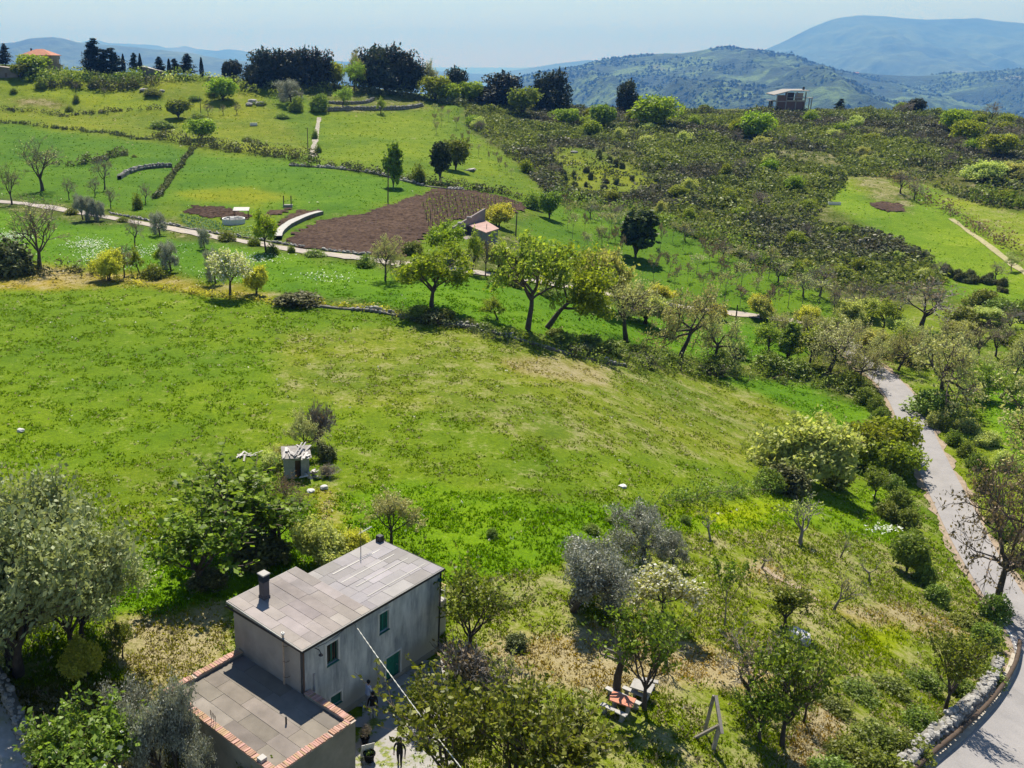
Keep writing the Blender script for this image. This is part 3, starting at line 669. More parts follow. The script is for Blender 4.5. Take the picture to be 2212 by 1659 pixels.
# ------------------------------------------------------------------ road, track, yard, tilled plots
def smooth_line(pts, n=8):
    p = np.array(pts, float); p = np.vstack([2*p[0]-p[1], p, 2*p[-1]-p[-2]]); out = []
    for i in range(1, len(p)-2):
        for t in np.linspace(0, 1, n, False):
            out.append(.5*((2*p[i])+(-p[i-1]+p[i+1])*t+(2*p[i-1]-5*p[i]+4*p[i+1]-p[i+2])*t*t+(-p[i-1]+3*p[i]-3*p[i+1]+p[i+2])*t**3))
    out.append(p[-2]); return np.array(out)
def strip(name, line, half, m, lift=.05, across=6, edge=.0, kind='structure', seed=1, off=0.0):
    """a band that follows the ground along a line of map positions; half = half width in metres"""
    q = np.array([P(*a)[:2] for a in smooth_line(line, 10)])
    k = np.ones(5)/5
    q = np.stack([np.convolve(np.pad(q[:, i], 2, 'edge'), k, 'valid') for i in (0, 1)], 1)
    d = np.gradient(q, axis=0); d /= np.linalg.norm(d, axis=1)[:, None]; nrm = np.stack([-d[:, 1], d[:, 0]], 1)
    t = np.linspace(-1, 1, across+1); wob = 1+edge*(fbm(np.arange(len(q))*.5, np.zeros(len(q)), seed, 2)-.5)*2
    Q = q[:, None]+nrm[:, None]*(t[None, :, None]*half*wob[:, None, None]+off)
    mid = height(q[:, 0], q[:, 1]); z = np.maximum(height(Q[..., 0], Q[..., 1])*.5+mid[:, None]*.5, height(Q[..., 0], Q[..., 1]))+lift
    g = G(); n1, n2 = z.shape; i, j = np.meshgrid(np.arange(n1-1), np.arange(n2-1), indexing='ij'); i = i.ravel(); j = j.ravel()
    g.add(np.dstack([Q, z]).reshape(-1, 3), np.stack([i*n2+j, (i+1)*n2+j, (i+1)*n2+j+1, i*n2+j+1], 1))
    return tag(link(name, g.mesh(name, m, True)), kind=kind), q, nrm
def patch(name, poly, m, step, lift=.05, rough_=0.0, scale=.5, kind='structure', furrow=None, wob=3.2):
    """a piece of ground with its own surface: every cell of a grid that falls in the outline"""
    pp = np.array([P(*a)[:2] for a in poly]); x0, y0 = pp.min(0); x1, y1 = pp.max(0)
    X, Y = np.meshgrid(np.arange(x0, x1+step, step), np.arange(y0, y1+step, step), indexing='ij')
    jx = X+(fbm(X/1.3, Y/1.3, 8, 2)-.5)*wob; jy = Y+(fbm(X/1.3+9, Y/1.3, 9, 2)-.5)*wob
    ins = inpoly(jx, jy, [tuple(a) for a in pp])
    Z = height(X, Y)+lift+rough_*(fbm(X/scale, Y/scale, 12, 3)-.35)*2
    if furrow: Z = Z+furrow[1]*np.sin((X*math.cos(furrow[0])+Y*math.sin(furrow[0]))*6.28/furrow[2])
    cell = ins[:-1, :-1] & ins[1:, :-1] & ins[:-1, 1:] & ins[1:, 1:]
    i, j = np.nonzero(cell); n2 = X.shape[1]
    f = np.stack([i*n2+j, (i+1)*n2+j, (i+1)*n2+j+1, i*n2+j+1], 1)
    used, inv = np.unique(f, return_inverse=True)
    g = G(); g.add(np.stack([X, Y, Z], -1).reshape(-1, 3)[used], inv.reshape(f.shape))
    return tag(link(name, g.mesh(name, m, rough_ < .05)), kind=kind)
m, n, b = mat('asphalt', .9)
t = noise(n, .35, 8, .75); r = ramp(n, [(.3, (.21, .20, .20)), (.5, (.265, .25, .25)), (.75, (.30, .282, .28))]); n.links.new(t.outputs[0], r.inputs[0])
t2 = noise(n, 22, 3); r2 = ramp(n, [(.3, (.75, .75, .75)), (.7, (1.15, 1.15, 1.15))]); n.links.new(t2.outputs[0], r2.inputs[0])
n.links.new(mixc(n, r.outputs[0], r2.outputs[0], 1.0, 'MULTIPLY'), b.inputs['Base Color']); bump(n, b, t2.outputs[0], .3, .01); ASPH = m
m, n, b = mat('road_paint', .7); t = noise(n, 3, 6, .7); r = ramp(n, [(.42, (.45, .43, .41)), (.56, (.74, .73, .70))]); n.links.new(t.outputs[0], r.inputs[0]); n.links.new(r.outputs[0], b.inputs['Base Color']); PAINT = m
EARTH = simple('bare_earth', (.29, .225, .165), .3, 1.5, .95, .6, .05)
GRAVEL = simple('pale_gravel', (.40, .37, .345), .25, 3.0, .95, .5, .04, dark=(.30, .29, .19))
ROAD = [(1808, 728), (1832, 748), (1862, 778), (1895, 806), (1925, 832), (1948, 862), (1968, 900), (1986, 945), (2008, 990), (2032, 1040), (2058, 1092), (2086, 1150), (2116, 1205), (2150, 1262), (2192, 1330), (2236, 1395), (2255, 1450), (2240, 1515), (2185, 1590), (2110, 1675), (2020, 1790)]
road, rq, rn = strip('road', ROAD, 1.95, ASPH, .10, 6)
strip('road_verge', ROAD, 2.5, EARTH, .055, 4, .25)
strip('road_marking', ROAD[14:], .05, PAINT, .106, 1, 0, off=-1.72)
TRACK = [(-160, 424), (0, 436), (60, 441), (150, 456), (235, 470), (330, 487), (400, 500), (470, 513), (560, 527), (640, 541), (720, 551), (800, 561), (880, 572), (960, 581), (1050, 592), (1130, 604), (1250, 625), (1400, 652), (1540, 672), (1640, 684), (1700, 692), (1750, 700), (1808, 722)]
strip('farm_track', TRACK, 1.35, simple('track_dust', (.37, .325, .29), .2, .8, .95, .5, .04, dark=(.42, .36, .28)), .08, 4, .35)
strip('trodden_path', [(1648, 1225), (1672, 1244), (1705, 1262), (1740, 1280), (1768, 1300)], .28, EARTH, .04, 2, .5)
strip('field_path', [(690, 252), (684, 285), (680, 310), (677, 340)], .9, simple('path_stone', (.30, .27, .22), .35, 1.2, .95, .5), .1, 3, .5)
strip('field_path', [(2050, 470), (2120, 520), (2212, 590), (2320, 670)], .8, simple('path_straw', (.30, .27, .14), .3, 1.2, .95, .5), .1, 3, .6)
patch('gravel_drive', [(-220, 1500), (0, 1515), (22, 1570), (50, 1640), (70, 1720), (-220, 1760)], GRAVEL, .25, .06)
m, n, b = mat('yard_concrete', .9)
t = noise(n, .7, 6, .6); r = ramp(n, [(.3, (.24, .23, .22)), (.6, (.32, .305, .295)), (.8, (.36, .34, .32))]); n.links.new(t.outputs[0], r.inputs[0])
t3 = noise(n, 1.1, 6, .7); r3 = ramp(n, [(.50, (0, 0, 0)), (.57, (1, 1, 1))]); n.links.new(t3.outputs[0], r3.inputs[0])
t4 = noise(n, 9, 4); r4 = ramp(n, [(.3, (.06, .09, .012)), (.55, (.16, .19, .03)), (.75, (.36, .31, .17))]); n.links.new(t4.outputs[0], r4.inputs[0])
n.links.new(mixc(n, r.outputs[0], r4.outputs[0], r3.outputs[0]), b.inputs['Base Color']); bump(n, b, t4.outputs[0], .5, .04)
patch('courtyard', [(690, 1560), (760, 1500), (870, 1440), (960, 1390), (985, 1430), (945, 1500), (960, 1580), (965, 1680), (930, 1790), (790, 1790), (770, 1660)], m, .2, .05)
m, n, b = mat('tilled_soil', 1.0); b.inputs['Specular IOR Level'].default_value = 0.05
t = noise(n, 1.4, 6, .72); r = ramp(n, [(.30, (.026, .017, .013)), (.48, (.062, .040, .030)), (.64, (.10, .066, .049)), (.80, (.24, .18, .13))]); n.links.new(t.outputs[0], r.inputs[0])
t2 = noise(n, .07, 3); r2 = ramp(n, [(.4, (.9, .9, .9)), (.65, (1.2, 1.2, 1.15))]); n.links.new(t2.outputs[0], r2.inputs[0])
n.links.new(mixc(n, r.outputs[0], r2.outputs[0], 1.0, 'MULTIPLY'), b.inputs['Base Color']); SOIL = m
patch('tilled_field', [(612, 523), (640, 498), (690, 478), (735, 470), (790, 462), (845, 442), (900, 422), (940, 410), (1010, 411), (1080, 424), (1140, 440), (1150, 452), (1105, 468), (1050, 470), (985, 480), (935, 500), (915, 520), (905, 550), (850, 556), (790, 552), (720, 545), (650, 535)], SOIL, .42, .12, .28, .9)
patch('tilled_plot', [(392, 458), (420, 444), (470, 446), (520, 456), (545, 464), (530, 476), (480, 474), (430, 468)], SOIL, .4, .1, .2, .8, furrow=(1.2, .10, 1.1))
patch('tilled_plot', [(600, 478), (640, 452), (688, 456), (690, 465), (650, 480), (612, 500), (600, 512)], SOIL, .4, .1, .2, .8)
patch('tilled_plot', [(560, 468), (590, 455), (630, 448), (632, 454), (596, 466), (575, 474)], SOIL, .4, .1, .2, .8)
patch('tilled_plot', [(1872, 440), (1900, 434), (1945, 440), (1958, 456), (1925, 460), (1885, 452)], SOIL, .5, .12, .3, .9)
# rows of vegetables in the garden plots: one thing each row
def croprow(a, b, h, wd, leaf, label, group):
    gc = G(); p0 = np.array(P(*a)); p1 = np.array(P(*b)); rg = np.random.default_rng(int(a[0]*7+a[1]*13)); n = int(math.dist(p0, p1)*9)
    t = rg.uniform(0, 1, n)[:, None]; c = (p1-p0)*t+rg.normal(0, wd, (n, 3))*[1, 1, 0]; c[:, 2] += rg.uniform(.05, h, n)
    leaves(gc, c, .16, rg, 0, 1.2, None, .7); tag(link('crop_row', gc.mesh('crop_row', leaf, False, True), None, tuple(p0)), label, 'vegetables', group)
L_VEG = leafmat('leaf_cabbage', (.09, .20, .10), (.20, .34, .18), .3); L_VEG2 = leafmat('leaf_lettuce', (.16, .27, .09), (.34, .44, .20), .35)
for k in range(9): croprow((388+k*1.5, 466+k*3.2), (452+k*6.5, 474+k*3.0), .35, .22, L_VEG, 'row of blue green vegetables beside the left tilled plot', 'vegetable rows of the left plot')
for k in range(6): croprow((504-k*2, 492+k*4.0), (548+k*2, 490+k*5), .3, .25, L_VEG2, 'row of pale green vegetables near the round white basin', 'vegetable rows by the basin')
# ------------------------------------------------------------------ sward: tufts of grass standing on the near ground
N = 420000
rg = np.random.default_rng(3)
Yt = 30*(150/30)**rg.uniform(0, 1, N); Yt = np.where(rg.uniform(0, 1, N) < .45, Yt, np.where(rg.uniform(0, 1, N) < .72, rg.uniform(30, 130, N), rg.uniform(120, 430, N))); Xt = rg.uniform(-.42, .80, N)*(Yt+14)
Zt = height(Xt, Yt); px_, py_ = project(Xt, Yt, Zt)
keep = (px_ > -160) & (px_ < 2380) & (py_ < 1790) & (py_ > 150)
dn = np.full(N, 99.0)
for i in range(0, len(rq), 2): dn = np.minimum(dn, (Xt-rq[i, 0])**2+(Yt-rq[i, 1])**2)
keep &= dn > 2.35**2
HX, HY, HA = -2.713, 38.088, R(46.03)
lx = (Xt-HX)*math.cos(HA)+(Yt-HY)*math.sin(HA); ly = -(Xt-HX)*math.sin(HA)+(Yt-HY)*math.cos(HA)
keep &= ~((lx > -4.8) & (lx < 10.6) & (ly > -3.2) & (ly < 5.8))
cp = [P(*a)[:2] for a in [(690, 1560), (760, 1500), (870, 1440), (960, 1390), (985, 1430), (945, 1500), (960, 1580), (965, 1680), (930, 1790), (790, 1790), (770, 1660)]]
keep &= ~(inpoly(Xt, Yt, cp) & (rg.uniform(0, 1, N) < .86)); keep &= ~inpoly(px_, py_, [(-220, 1500), (0, 1515), (22, 1570), (50, 1640), (70, 1720), (-220, 1760)])
clump = fbm(Xt/1.6, Yt/1.6, 71, 3); keep &= clump+rg.uniform(-.22, .22, N) > np.where((py_ < 1060) & (py_ > 560), .60, np.interp(Yt, [60, 90, 170], [.46, .52, .58]))
Xt, Yt, Zt = Xt[keep], Yt[keep], Zt[keep]; N = len(Xt)
py_k = project(Xt, Yt, Zt)[1]; tc, td = zone(Xt, Yt, Zt)
hgt = rg.uniform(.05, .20, N)*np.where(py_k > 1100, 1.25, .8)*(1-.4*td)*np.interp(Yt, [30, 150, 430], [1, 1.5, 2.6]); wdt = rg.uniform(.025, .065, N)*np.interp(Yt, [30, 150, 430], [1, 2.0, 5.5])
straw = rg.uniform(0, 1, N) < td*.5
lo_ = np.interp(Yt, [60, 160], [.6, .85])[:, None]; tc = tc*(lo_+rg.uniform(0, 1, (N, 1))*np.interp(Yt, [60, 160], [1.1, .5])[:, None])*np.array([1.22, 1.25, 1.0]); tc[straw] = np.array([.37, .32, .19])*rg.uniform(.7, 1.3, (straw.sum(), 1))
fl = rg.uniform(0, 1, N) < .006; tc[fl] = np.array([.72, .72, .62])
g = G()
for k in range(3):
    a = rg.uniform(0, 6.28, N); lean = rg.uniform(.2, 1.1, N); o = rg.normal(0, .08, (N, 2))
    bx = np.stack([np.cos(a+1.57), np.sin(a+1.57)], 1)*wdt[:, None]
    base = np.stack([Xt+o[:, 0], Yt+o[:, 1], Zt-.01], 1)
    V = np.zeros((N, 3, 3)); V[:, 0] = base; V[:, 1] = base; V[:, 2] = base; V[:, 0, :2] -= bx; V[:, 1, :2] += bx
    V[:, 2, 0] += np.cos(a)*lean*hgt; V[:, 2, 1] += np.sin(a)*lean*hgt; V[:, 2, 2] += hgt
    g.add(V.reshape(-1, 3), np.arange(N*3).reshape(-1, 3), 0, None, np.repeat(tc, 3, 0))
m = bpy.data.materials.new('grass_blades'); m.use_nodes = True; n = m.node_tree; n.nodes.remove(n.nodes['Principled BSDF'])
at = n.nodes.new('ShaderNodeAttribute'); at.attribute_name = 'tint'; d = n.nodes.new('ShaderNodeBsdfDiffuse'); t = n.nodes.new('ShaderNodeBsdfTranslucent'); mx = n.nodes.new('ShaderNodeMixShader'); mx.inputs[0].default_value = .62
n.links.new(at.outputs[0], d.inputs[0]); n.links.new(at.outputs[0], t.inputs[0]); n.links.new(d.outputs[0], mx.inputs[1]); n.links.new(t.outputs[0], mx.inputs[2]); n.links.new(mx.outputs[0], n.nodes['Material Output'].inputs[0])
tag(link('grass', g.mesh('grass', m, False, False, True)), 'short spring grass and straw growing over meadow and orchard', 'grass', kind='stuff')
print('grass', N, round(time.time()-T0, 1))
# white flowers in the strip below the track
rg = np.random.default_rng(4); g = G(); pts = []
for cx, cy_, rx, ry, k in [(30, 512, 40, 12, 260), (225, 560, 60, 22, 420), (190, 530, 40, 14, 300), (330, 545, 60, 14, 200), (480, 590, 60, 20, 160), (560, 560, 50, 12, 120), (1915, 1145, 26, 9, 60), (700, 600, 60, 14, 80)]:
    for _ in range(k*2):
        p = P(rg.normal(cx, rx*.6), rg.normal(cy_, ry*.5)); pts.append((p[0], p[1], p[2]+.25))
leaves(g, np.array(pts), .11, rg, 0, 2.0, None, .8)
tag(link('white_flowers', g.mesh('white_flowers', leafmat('petals', (.55, .60, .50), (.8, .82, .76), .3), False, True)), 'drifts of small white flowers in the green strip below the track', 'flowers', kind='stuff')
# ------------------------------------------------------------------ dry stone walls, every visible stone a piece of its own
STONE = simple('limestone', (.33, .315, .295), .4, 2.2, .95, .5, .05, dark=(.20, .19, .17)); STONED = simple('wall_core', (.16, .15, .13), .4, 2.0, .95, .6, .08)
rstone = np.random.default_rng(8); SM = []
for k in range(9):
    g = G(); g.rock((0, 0, 0), rstone.uniform([.8, .7, .55], [1.15, 1.0, .8]), rstone, 0, 2); SM.append(g.mesh('stone', STONE))
def stonewall(name, label, line, h, th, size, maxn=300, courses=None, offset=0.0, cat='stone wall', jag=.25, skip=0.0):
    q = np.array([P(*a) for a in smooth_line(line, 6)]); rg = np.random.default_rng(hash_name(label) % 99999)
    root = empty(name, tuple(q[0])); tag(root, label, cat); g = G(); o = q[0]
    seg = np.r_[0, np.cumsum(np.linalg.norm(np.diff(q[:, :2], axis=0), axis=1))]; L = seg[-1]
    ns = max(2, int(L/.6)); S = np.linspace(0, L, ns); X = np.interp(S, seg, q[:, 0]); Y = np.interp(S, seg, q[:, 1]); Z = height(X, Y)
    d = np.gradient(np.stack([X, Y], 1), axis=0); d /= np.linalg.norm(d, axis=1)[:, None]; nr = np.stack([-d[:, 1], d[:, 0]], 1)
    hh = h*(1-jag*fbm(S/2.5, S*0, 5, 2)*1.3)
    V = []
    for sgn, zz in ((-1, -.3), (-1, None), (1, None), (1, -.3)):
        p = np.stack([X, Y], 1)+nr*sgn*th*.36; V.append(np.column_stack([p, Z+(hh*(.86 if skip == 0 else .45) if zz is None else zz)]))
    V = np.stack(V, 1)-o; i = np.arange(ns-1)
    for k in range(3): g.add(V.reshape(-1, 3), np.stack([i*4+k, i*4+k+1, (i+1)*4+k+1, (i+1)*4+k], 1))
    link('wall_core', g.mesh('wall_core', STONED), root)
    courses = courses or max(1, int(h/(size*.62))); per = max(1, int(maxn/(courses+1))); step = max(size*1.02, L/per)
    cnt = 0; big = step/size
    for c in range(courses+1):
        s = rg.uniform(0, step)
        while s < L and cnt < maxn:
            x = np.interp(s, S, X); y = np.interp(s, S, Y); z = np.interp(s, S, Z); H_ = np.interp(s, S, hh); k = int(np.interp(s, S, np.arange(ns))); nv = nr[k]
            top = c == courses; side = -1 if nv[1] > 0 else 1
            zz = z+(H_*.9 if top else H_*(c+.5)/courses); of = rg.uniform(-.3, .3)*th if top else side*th*.40
            if fbm(np.array([s/4.0]), np.array([c*.2]), 77, 2)[0] < skip: s += step; continue
            sc_ = size*.5*rg.uniform(.45, 1.25)
            ob = link('stone', SM[rg.integers(9)], root, (x+nv[0]*of-o[0], y+nv[1]*of-o[1], zz-o[2])); ob.rotation_euler = (rg.normal(0, .2), rg.normal(0, .2), math.atan2(d[k, 1], d[k, 0])+rg.normal(0, .25))
            ob.scale = (sc_*min(big, 1.9), sc_, sc_); cnt += 1; s += step*rg.uniform(.85, 1.2)
    return root
stonewall('stone_wall', 'dry stone wall of pale boulders holding the bank at the road bend', [(2150, 1440), (2125, 1495), (2085, 1535), (2040, 1580), (1985, 1625), (1930, 1690)], 1.3, .7, .44, 230, 3)
stonewall('terrace_wall', 'tumbled stone terrace wall in the shade under the oaks', [(590, 652), (700, 664), (800, 672), (880, 686), (960, 700), (1040, 712), (1110, 732), (1180, 752), (1260, 774), (1350, 790)], 0.8, 1.0, .6, 200, 1, jag=.6, skip=.56)
stonewall('field_wall', 'stone field wall with brambles above the ploughed field', [(625, 358), (700, 363), (790, 372), (860, 388), (930, 404), (1000, 412)], 1.0, 1.0, .75, 150, 1, jag=.6, skip=.5)
stonewall('stone_bank', 'curved bank of pale stones beside the old field boundary', [(258, 388), (275, 377), (300, 368), (335, 363), (372, 362)], 1.5, 1.4, .8, 110, 1, jag=.3)
stonewall('retaining_wall', 'lower long stone terrace wall high on the hill', [(708, 240), (760, 238), (820, 238), (880, 236), (912, 230)], 1.7, 1.0, .8, 110, 2, jag=.15)
stonewall('retaining_wall', 'upper short stone terrace wall high on the hill', [(708, 224), (750, 225), (790, 223), (806, 216)], 1.3, 1.0, .8, 60, 2, jag=.15)
stonewall('track_wall', 'low rubble edge along the field side of the farm track', [(240, 462), (340, 480), (450, 502), (560, 518), (640, 532), (720, 543), (800, 552)], .5, .6, .5, 150, 1, jag=.5, skip=.45)
stonewall('retaining_wall', 'dark stone wall of the drive under the pale flowering trees', [(-20, 1440), (10, 1490), (30, 1530), (55, 1600), (75, 1680)], 1.1, .6, .42, 90, 2)
STONEW = simple('white_limestone', (.60, .58, .55), .25, 2.6, .95, .5, .05, dark=(.36, .345, .33))
def boulder(x, y, wpx, hpx, label, name='boulder', group=None, n=1, cat='rock'):
    mm_ = STONE if group else STONEW
    p = P(x, y); mw, mh = metres(p, y); g = G(); rg = np.random.default_rng(int(x*3+y))
    for k in range(n):
        o = (0, 0, hpx*mh*.3) if k == 0 else (rg.uniform(-.6, .6)*wpx*mw*.6, rg.uniform(-.4, .4)*wpx*mw*.6, hpx*mh*.2)
        g.rock(o, np.array([wpx*mw*.5, wpx*mw*.45, hpx*mh*.6])*(1 if n == 1 else .62), rg, 0, 5)
    tag(link(name, g.mesh(name, mm_), None, p), label, cat, group)
boulder(1716, 1380, 50, 34, 'big white limestone boulder behind the tall spiky tree', n=3)
boulder(700, 1056, 18, 9, 'pale flat stone on the grass below the hut')
boulder(672, 1062, 16, 6, 'paler low rubble stone left of the flat stone below the hut')
boulder(1524, 1195, 24, 7, 'pale flat stone on the meadow above the bramble hedge') if False else None
for k, (x, y, w_, h_) in enumerate([(545, 222, 20, 9), (560, 226, 22, 8), (538, 228, 16, 7)]): boulder(x, y, w_, h_, 'pale stone in the heap of stones on the upper pasture', group='stone heap on the upper pasture')
for k, (x, y, w_, h_) in enumerate([(310, 196, 20, 6), (330, 200, 16, 6), (350, 198, 12, 5), (1020, 368, 16, 5), (470, 160, 14, 6), (1240, 330, 16, 5), (1275, 312, 14, 5), (1580, 345, 8, 4), (1680, 312, 10, 4)]): boulder(x, y, w_, h_, 'pale stone outcrop on the grass of the far hillside', group='stone outcrops on the hillside')
boulder(45, 932, 16, 7, 'small pale stone on the left of the meadow'); boulder(1345, 1052, 18, 5, 'pale stone on the meadow above the olives')
# ------------------------------------------------------------------ the farmhouse
def wallmesh(g, L, H, T, openings, m=0, a=(0, 0), x0=0, z0=0, mr=None):
    """a wall in the plane y=0 (outside) .. y=T, with openings (x0, x1, z0, z1) cut through"""
    xs = sorted({x0, x0+L, *[o[0] for o in openings], *[o[1] for o in openings]}); zs = sorted({z0, z0+H, *[o[2] for o in openings], *[o[3] for o in openings]})
    for i in range(len(xs)-1):
        for j in range(len(zs)-1):
            xa, xb, za, zb = xs[i], xs[i+1], zs[j], zs[j+1]
            if any(o[0] < (xa+xb)/2 < o[1] and o[2] < (za+zb)/2 < o[3] for o in openings): continue
            g.add([(xa, 0, za), (xb, 0, za), (xb, 0, zb), (xa, 0, zb)], [(0, 1, 2, 3)], m); g.add([(xa, T, za), (xb, T, za), (xb, T, zb), (xa, T, zb)], [(3, 2, 1, 0)], m)
    for o in openings:
        A, B, c_, d_ = o
        g.add([(A, 0, c_), (A, T, c_), (A, T, d_), (A, 0, d_), (B, 0, c_), (B, T, c_), (B, T, d_), (B, 0, d_)], [(0, 3, 2, 1), (4, 5, 6, 7), (0, 1, 5, 4), (2, 3, 7, 6)], m if mr is None else mr)
m, n, b = mat('render_grey', .95)
tc = n.nodes.new('ShaderNodeTexCoord')
t = noise(n, .55, 6, .62, vec=tc.outputs['Object'], stretch=(1, 1, .45)); r = ramp(n, [(.30, (.22, .245, .265)), (.46, (.40, .41, .41)), (.62, (.58, .58, .56)), (.8, (.66, .65, .63))]); n.links.new(t.outputs[0], r.inputs[0])
t2 = noise(n, 2.6, 6, .7, vec=tc.outputs['Object'], stretch=(1, 1, .16)); r2 = ramp(n, [(.35, (.62, .63, .66)), (.55, (1, 1, 1)), (.75, (1.12, 1.12, 1.1))]); n.links.new(t2.outputs[0], r2.inputs[0])
sx = n.nodes.new('ShaderNodeSeparateXYZ'); n.links.new(tc.outputs['Object'], sx.inputs[0])
lo = n.nodes.new('ShaderNodeMapRange'); lo.inputs[1].default_value = 1.35; lo.inputs[2].default_value = 2.3; n.links.new(math_(n, 'ADD', sx.outputs[2], math_(n, 'MULTIPLY', t.outputs[0], 1.0)), lo.inputs[0])
c1 = mixc(n, r.outputs[0], r2.outputs[0], 1.0, 'MULTIPLY'); c2 = mixc(n, (.33, .32, .29), c1, lo.outputs[0])
n.links.new(c2, b.inputs['Base Color']); bump(n, b, noise(n, 14, 5).outputs[0], .35, .02); RENDER = m
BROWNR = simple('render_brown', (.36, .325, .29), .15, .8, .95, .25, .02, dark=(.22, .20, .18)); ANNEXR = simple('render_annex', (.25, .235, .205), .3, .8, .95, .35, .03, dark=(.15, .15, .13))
FELT = simple('roofing_felt', (.265, .235, .225), .16, 1.2, .95, .25, .01, dark=(.19, .17, .165), tint=True); FELTG = simple('roofing_felt_grey', (.26, .243, .247), .12, 1.2, .95, .2, .01, tint=True)
DARKM = simple('dark_metal', (.03, .03, .035), .2, 6, .5, 0); TRIM = simple('window_surround', (.60, .58, .55), .15, 5, .9, .2); GREENP = simple('green_paint', (.018, .16, .115), .25, 4, .6, .1)
GREEND = simple('green_shutter', (.02, .105, .085), .25, 4, .6, .1); TERRA = simple('terracotta', (.44, .275, .205), .25, 3, .9, .4, .02, tint=True); MORTAR = simple('mortar', (.40, .33, .28), .2, 4, .95, .4)
WHITEP = simple('white_paint', (.58, .57, .55), .12, 4, .8, .2); IRON = simple('rusty_iron', (.12, .075, .055), .3, 6, .8, .2); ZINC = simple('zinc_pipe', (.36, .37, .40), .15, 5, .5, 0); GLASS = simple('dark_glass', (.012, .022, .022), .2, 3, .12, 0)
CONC = simple('concrete', (.29, .28, .26), .2, 1.5, .95, .4, .02, dark=(.26, .25, .235)); CONCL = simple('pale_concrete', (.40, .38, .355), .15, 1.0, .95, .3)
house = tag(empty('farmhouse', (HX, HY, 0), HA), 'two storey grey rendered farmhouse with a flat roof and brick edged annex', 'farmhouse')
EH = 5.22; L_ = 10.4; T_ = .3; y0 = .14; WD = 4.86
w1 = (1.63, 2.43, 3.56, 4.74); w2 = (5.46, 6.2, 3.56, 4.72); dr = (6.02, 7.16, -.05, 1.72); wl = (1.86, 2.62, .95, 1.55)
g = G(); wallmesh(g, L_-.14, EH+.31, T_, [w1, w2, dr, wl], x0=.14, z0=-.25)
for q in range(len(g.v)): g.v[q] = g.v[q]+np.array([0, y0, 0])
link('front_wall', g.mesh('front_wall', RENDER), house)
g = G(); g.box(L_-.3, L_, y0+T_, WD, -.25, EH+.058); g.box(4.9, L_-.3, WD-.3, WD, -.25, EH+.058); g.box(.44, 4.9, 5.25, 5.55, -.25, EH+.058); g.box(4.6, 4.9, WD-.3, 5.25, -.25, EH+.058)
link('back_wall', g.mesh('back_wall', RENDER), house)
g = G(); g.box(.14, .44, y0+T_, 5.55, -.25, EH+.058); link('side_wall', g.mesh('side_wall', BROWNR), house)
g = G(); g.bevbox(.142, 10.35, y0-.05, y0-.002, -.2, .32, .03); link('plinth', g.mesh('plinth', ANNEXR), house)
# two roof slabs with felt sheets laid on them
def felts(parent, s0, s1, t0, t1, z, zfun, rows, cols, mat_, seed, along='t', skip=0):
    rg = np.random.default_rng(seed); ed = np.linspace(t0, t1, rows+1) if along == 't' else np.linspace(s0, s1, rows+1)
    for i in range(rows):
        a0, a1 = (s0, s1) if along == 't' else (t0, t1); cuts = [a0]; q = a0+rg.uniform(.3, .9)*(a1-a0)/cols
        while q < a1-.35: cuts.append(q); q += (a1-a0)/cols*rg.uniform(.7, 1.4)
        cuts.append(a1)
        for c0, c1 in zip(cuts[:-1], cuts[1:]):
            lift = rg.uniform(.004, .022); tn = rg.uniform(.95, 1.05)*np.array([1, rg.uniform(.98, 1.01), rg.uniform(.94, 1.03)]); g = G()
            if along == 't': A = (c0+.008, c1-.008, ed[i]+.008, ed[i+1]-.008)
            else: A = (ed[i]+.008, ed[i+1]-.008, c0+.008, c1-.008)
            V = [(x, y, zfun(x, y)+z+k) for k in (-.002, lift) for y in A[2:] for x in A[:2]]
            g.add(V, [(4, 5, 7, 6), (0, 1, 5, 4), (2, 6, 7, 3), (0, 4, 6, 2), (1, 3, 7, 5)], 0, None, tn)
            link('felt_sheet', g.mesh('felt_sheet', mat_, False, False, True), parent)
zl = lambda x, y: max(0.0, y)/5.7*.24
roofL = G(); V = [(x, y, zl(x, y)+z) for z in (EH+.06, EH+.17) for y in (-.04, 5.75) for x in (-.16, 4.72)]; roofL.add(V, [(0, 2, 3, 1), (4, 5, 7, 6), (0, 1, 5, 4), (2, 6, 7, 3), (0, 4, 6, 2), (1, 3, 7, 5)])
rl = link('roof', roofL.mesh('roof', CONC), house)
roofR = G(); roofR.box(4.724, 10.56, -.04, 5.04, EH+.065, EH+.168); rr_ = link('roof', roofR.mesh('roof', CONC), house)
felts(rl, -.10, 4.70, .02, 5.70, EH+.175, zl, 7, 3.4, FELT, 2, 's'); felts(rr_, 4.73, 10.50, .02, 5.0, EH+.172, lambda x, y: 0, 6, 4.2, FELTG, 3, 't')
for k, t_ in enumerate((1.05, 2.15, 3.0, 3.95)):
    g = G(); g.box(5.5+.3*(k % 2), 10.2-.2*k, t_-.035, t_+.035+.02*(k == 3), EH+.194, EH+.203); link('sealing_strip', g.mesh('sealing_strip', CONCL), rr_)
g = G(); g.box(-.17, 4.7, -.075, -.042, EH+.05, EH+.19); g.box(4.7, 10.57, -.075, -.042, EH+.05, EH+.185); g.box(-.195, -.163, -.075, 5.76, EH+.07, EH+.185); g.box(10.562, 10.59, -.075, 5.05, EH+.05, EH+.185)
link('gutter_edge', g.mesh('gutter_edge', DARKM), house)
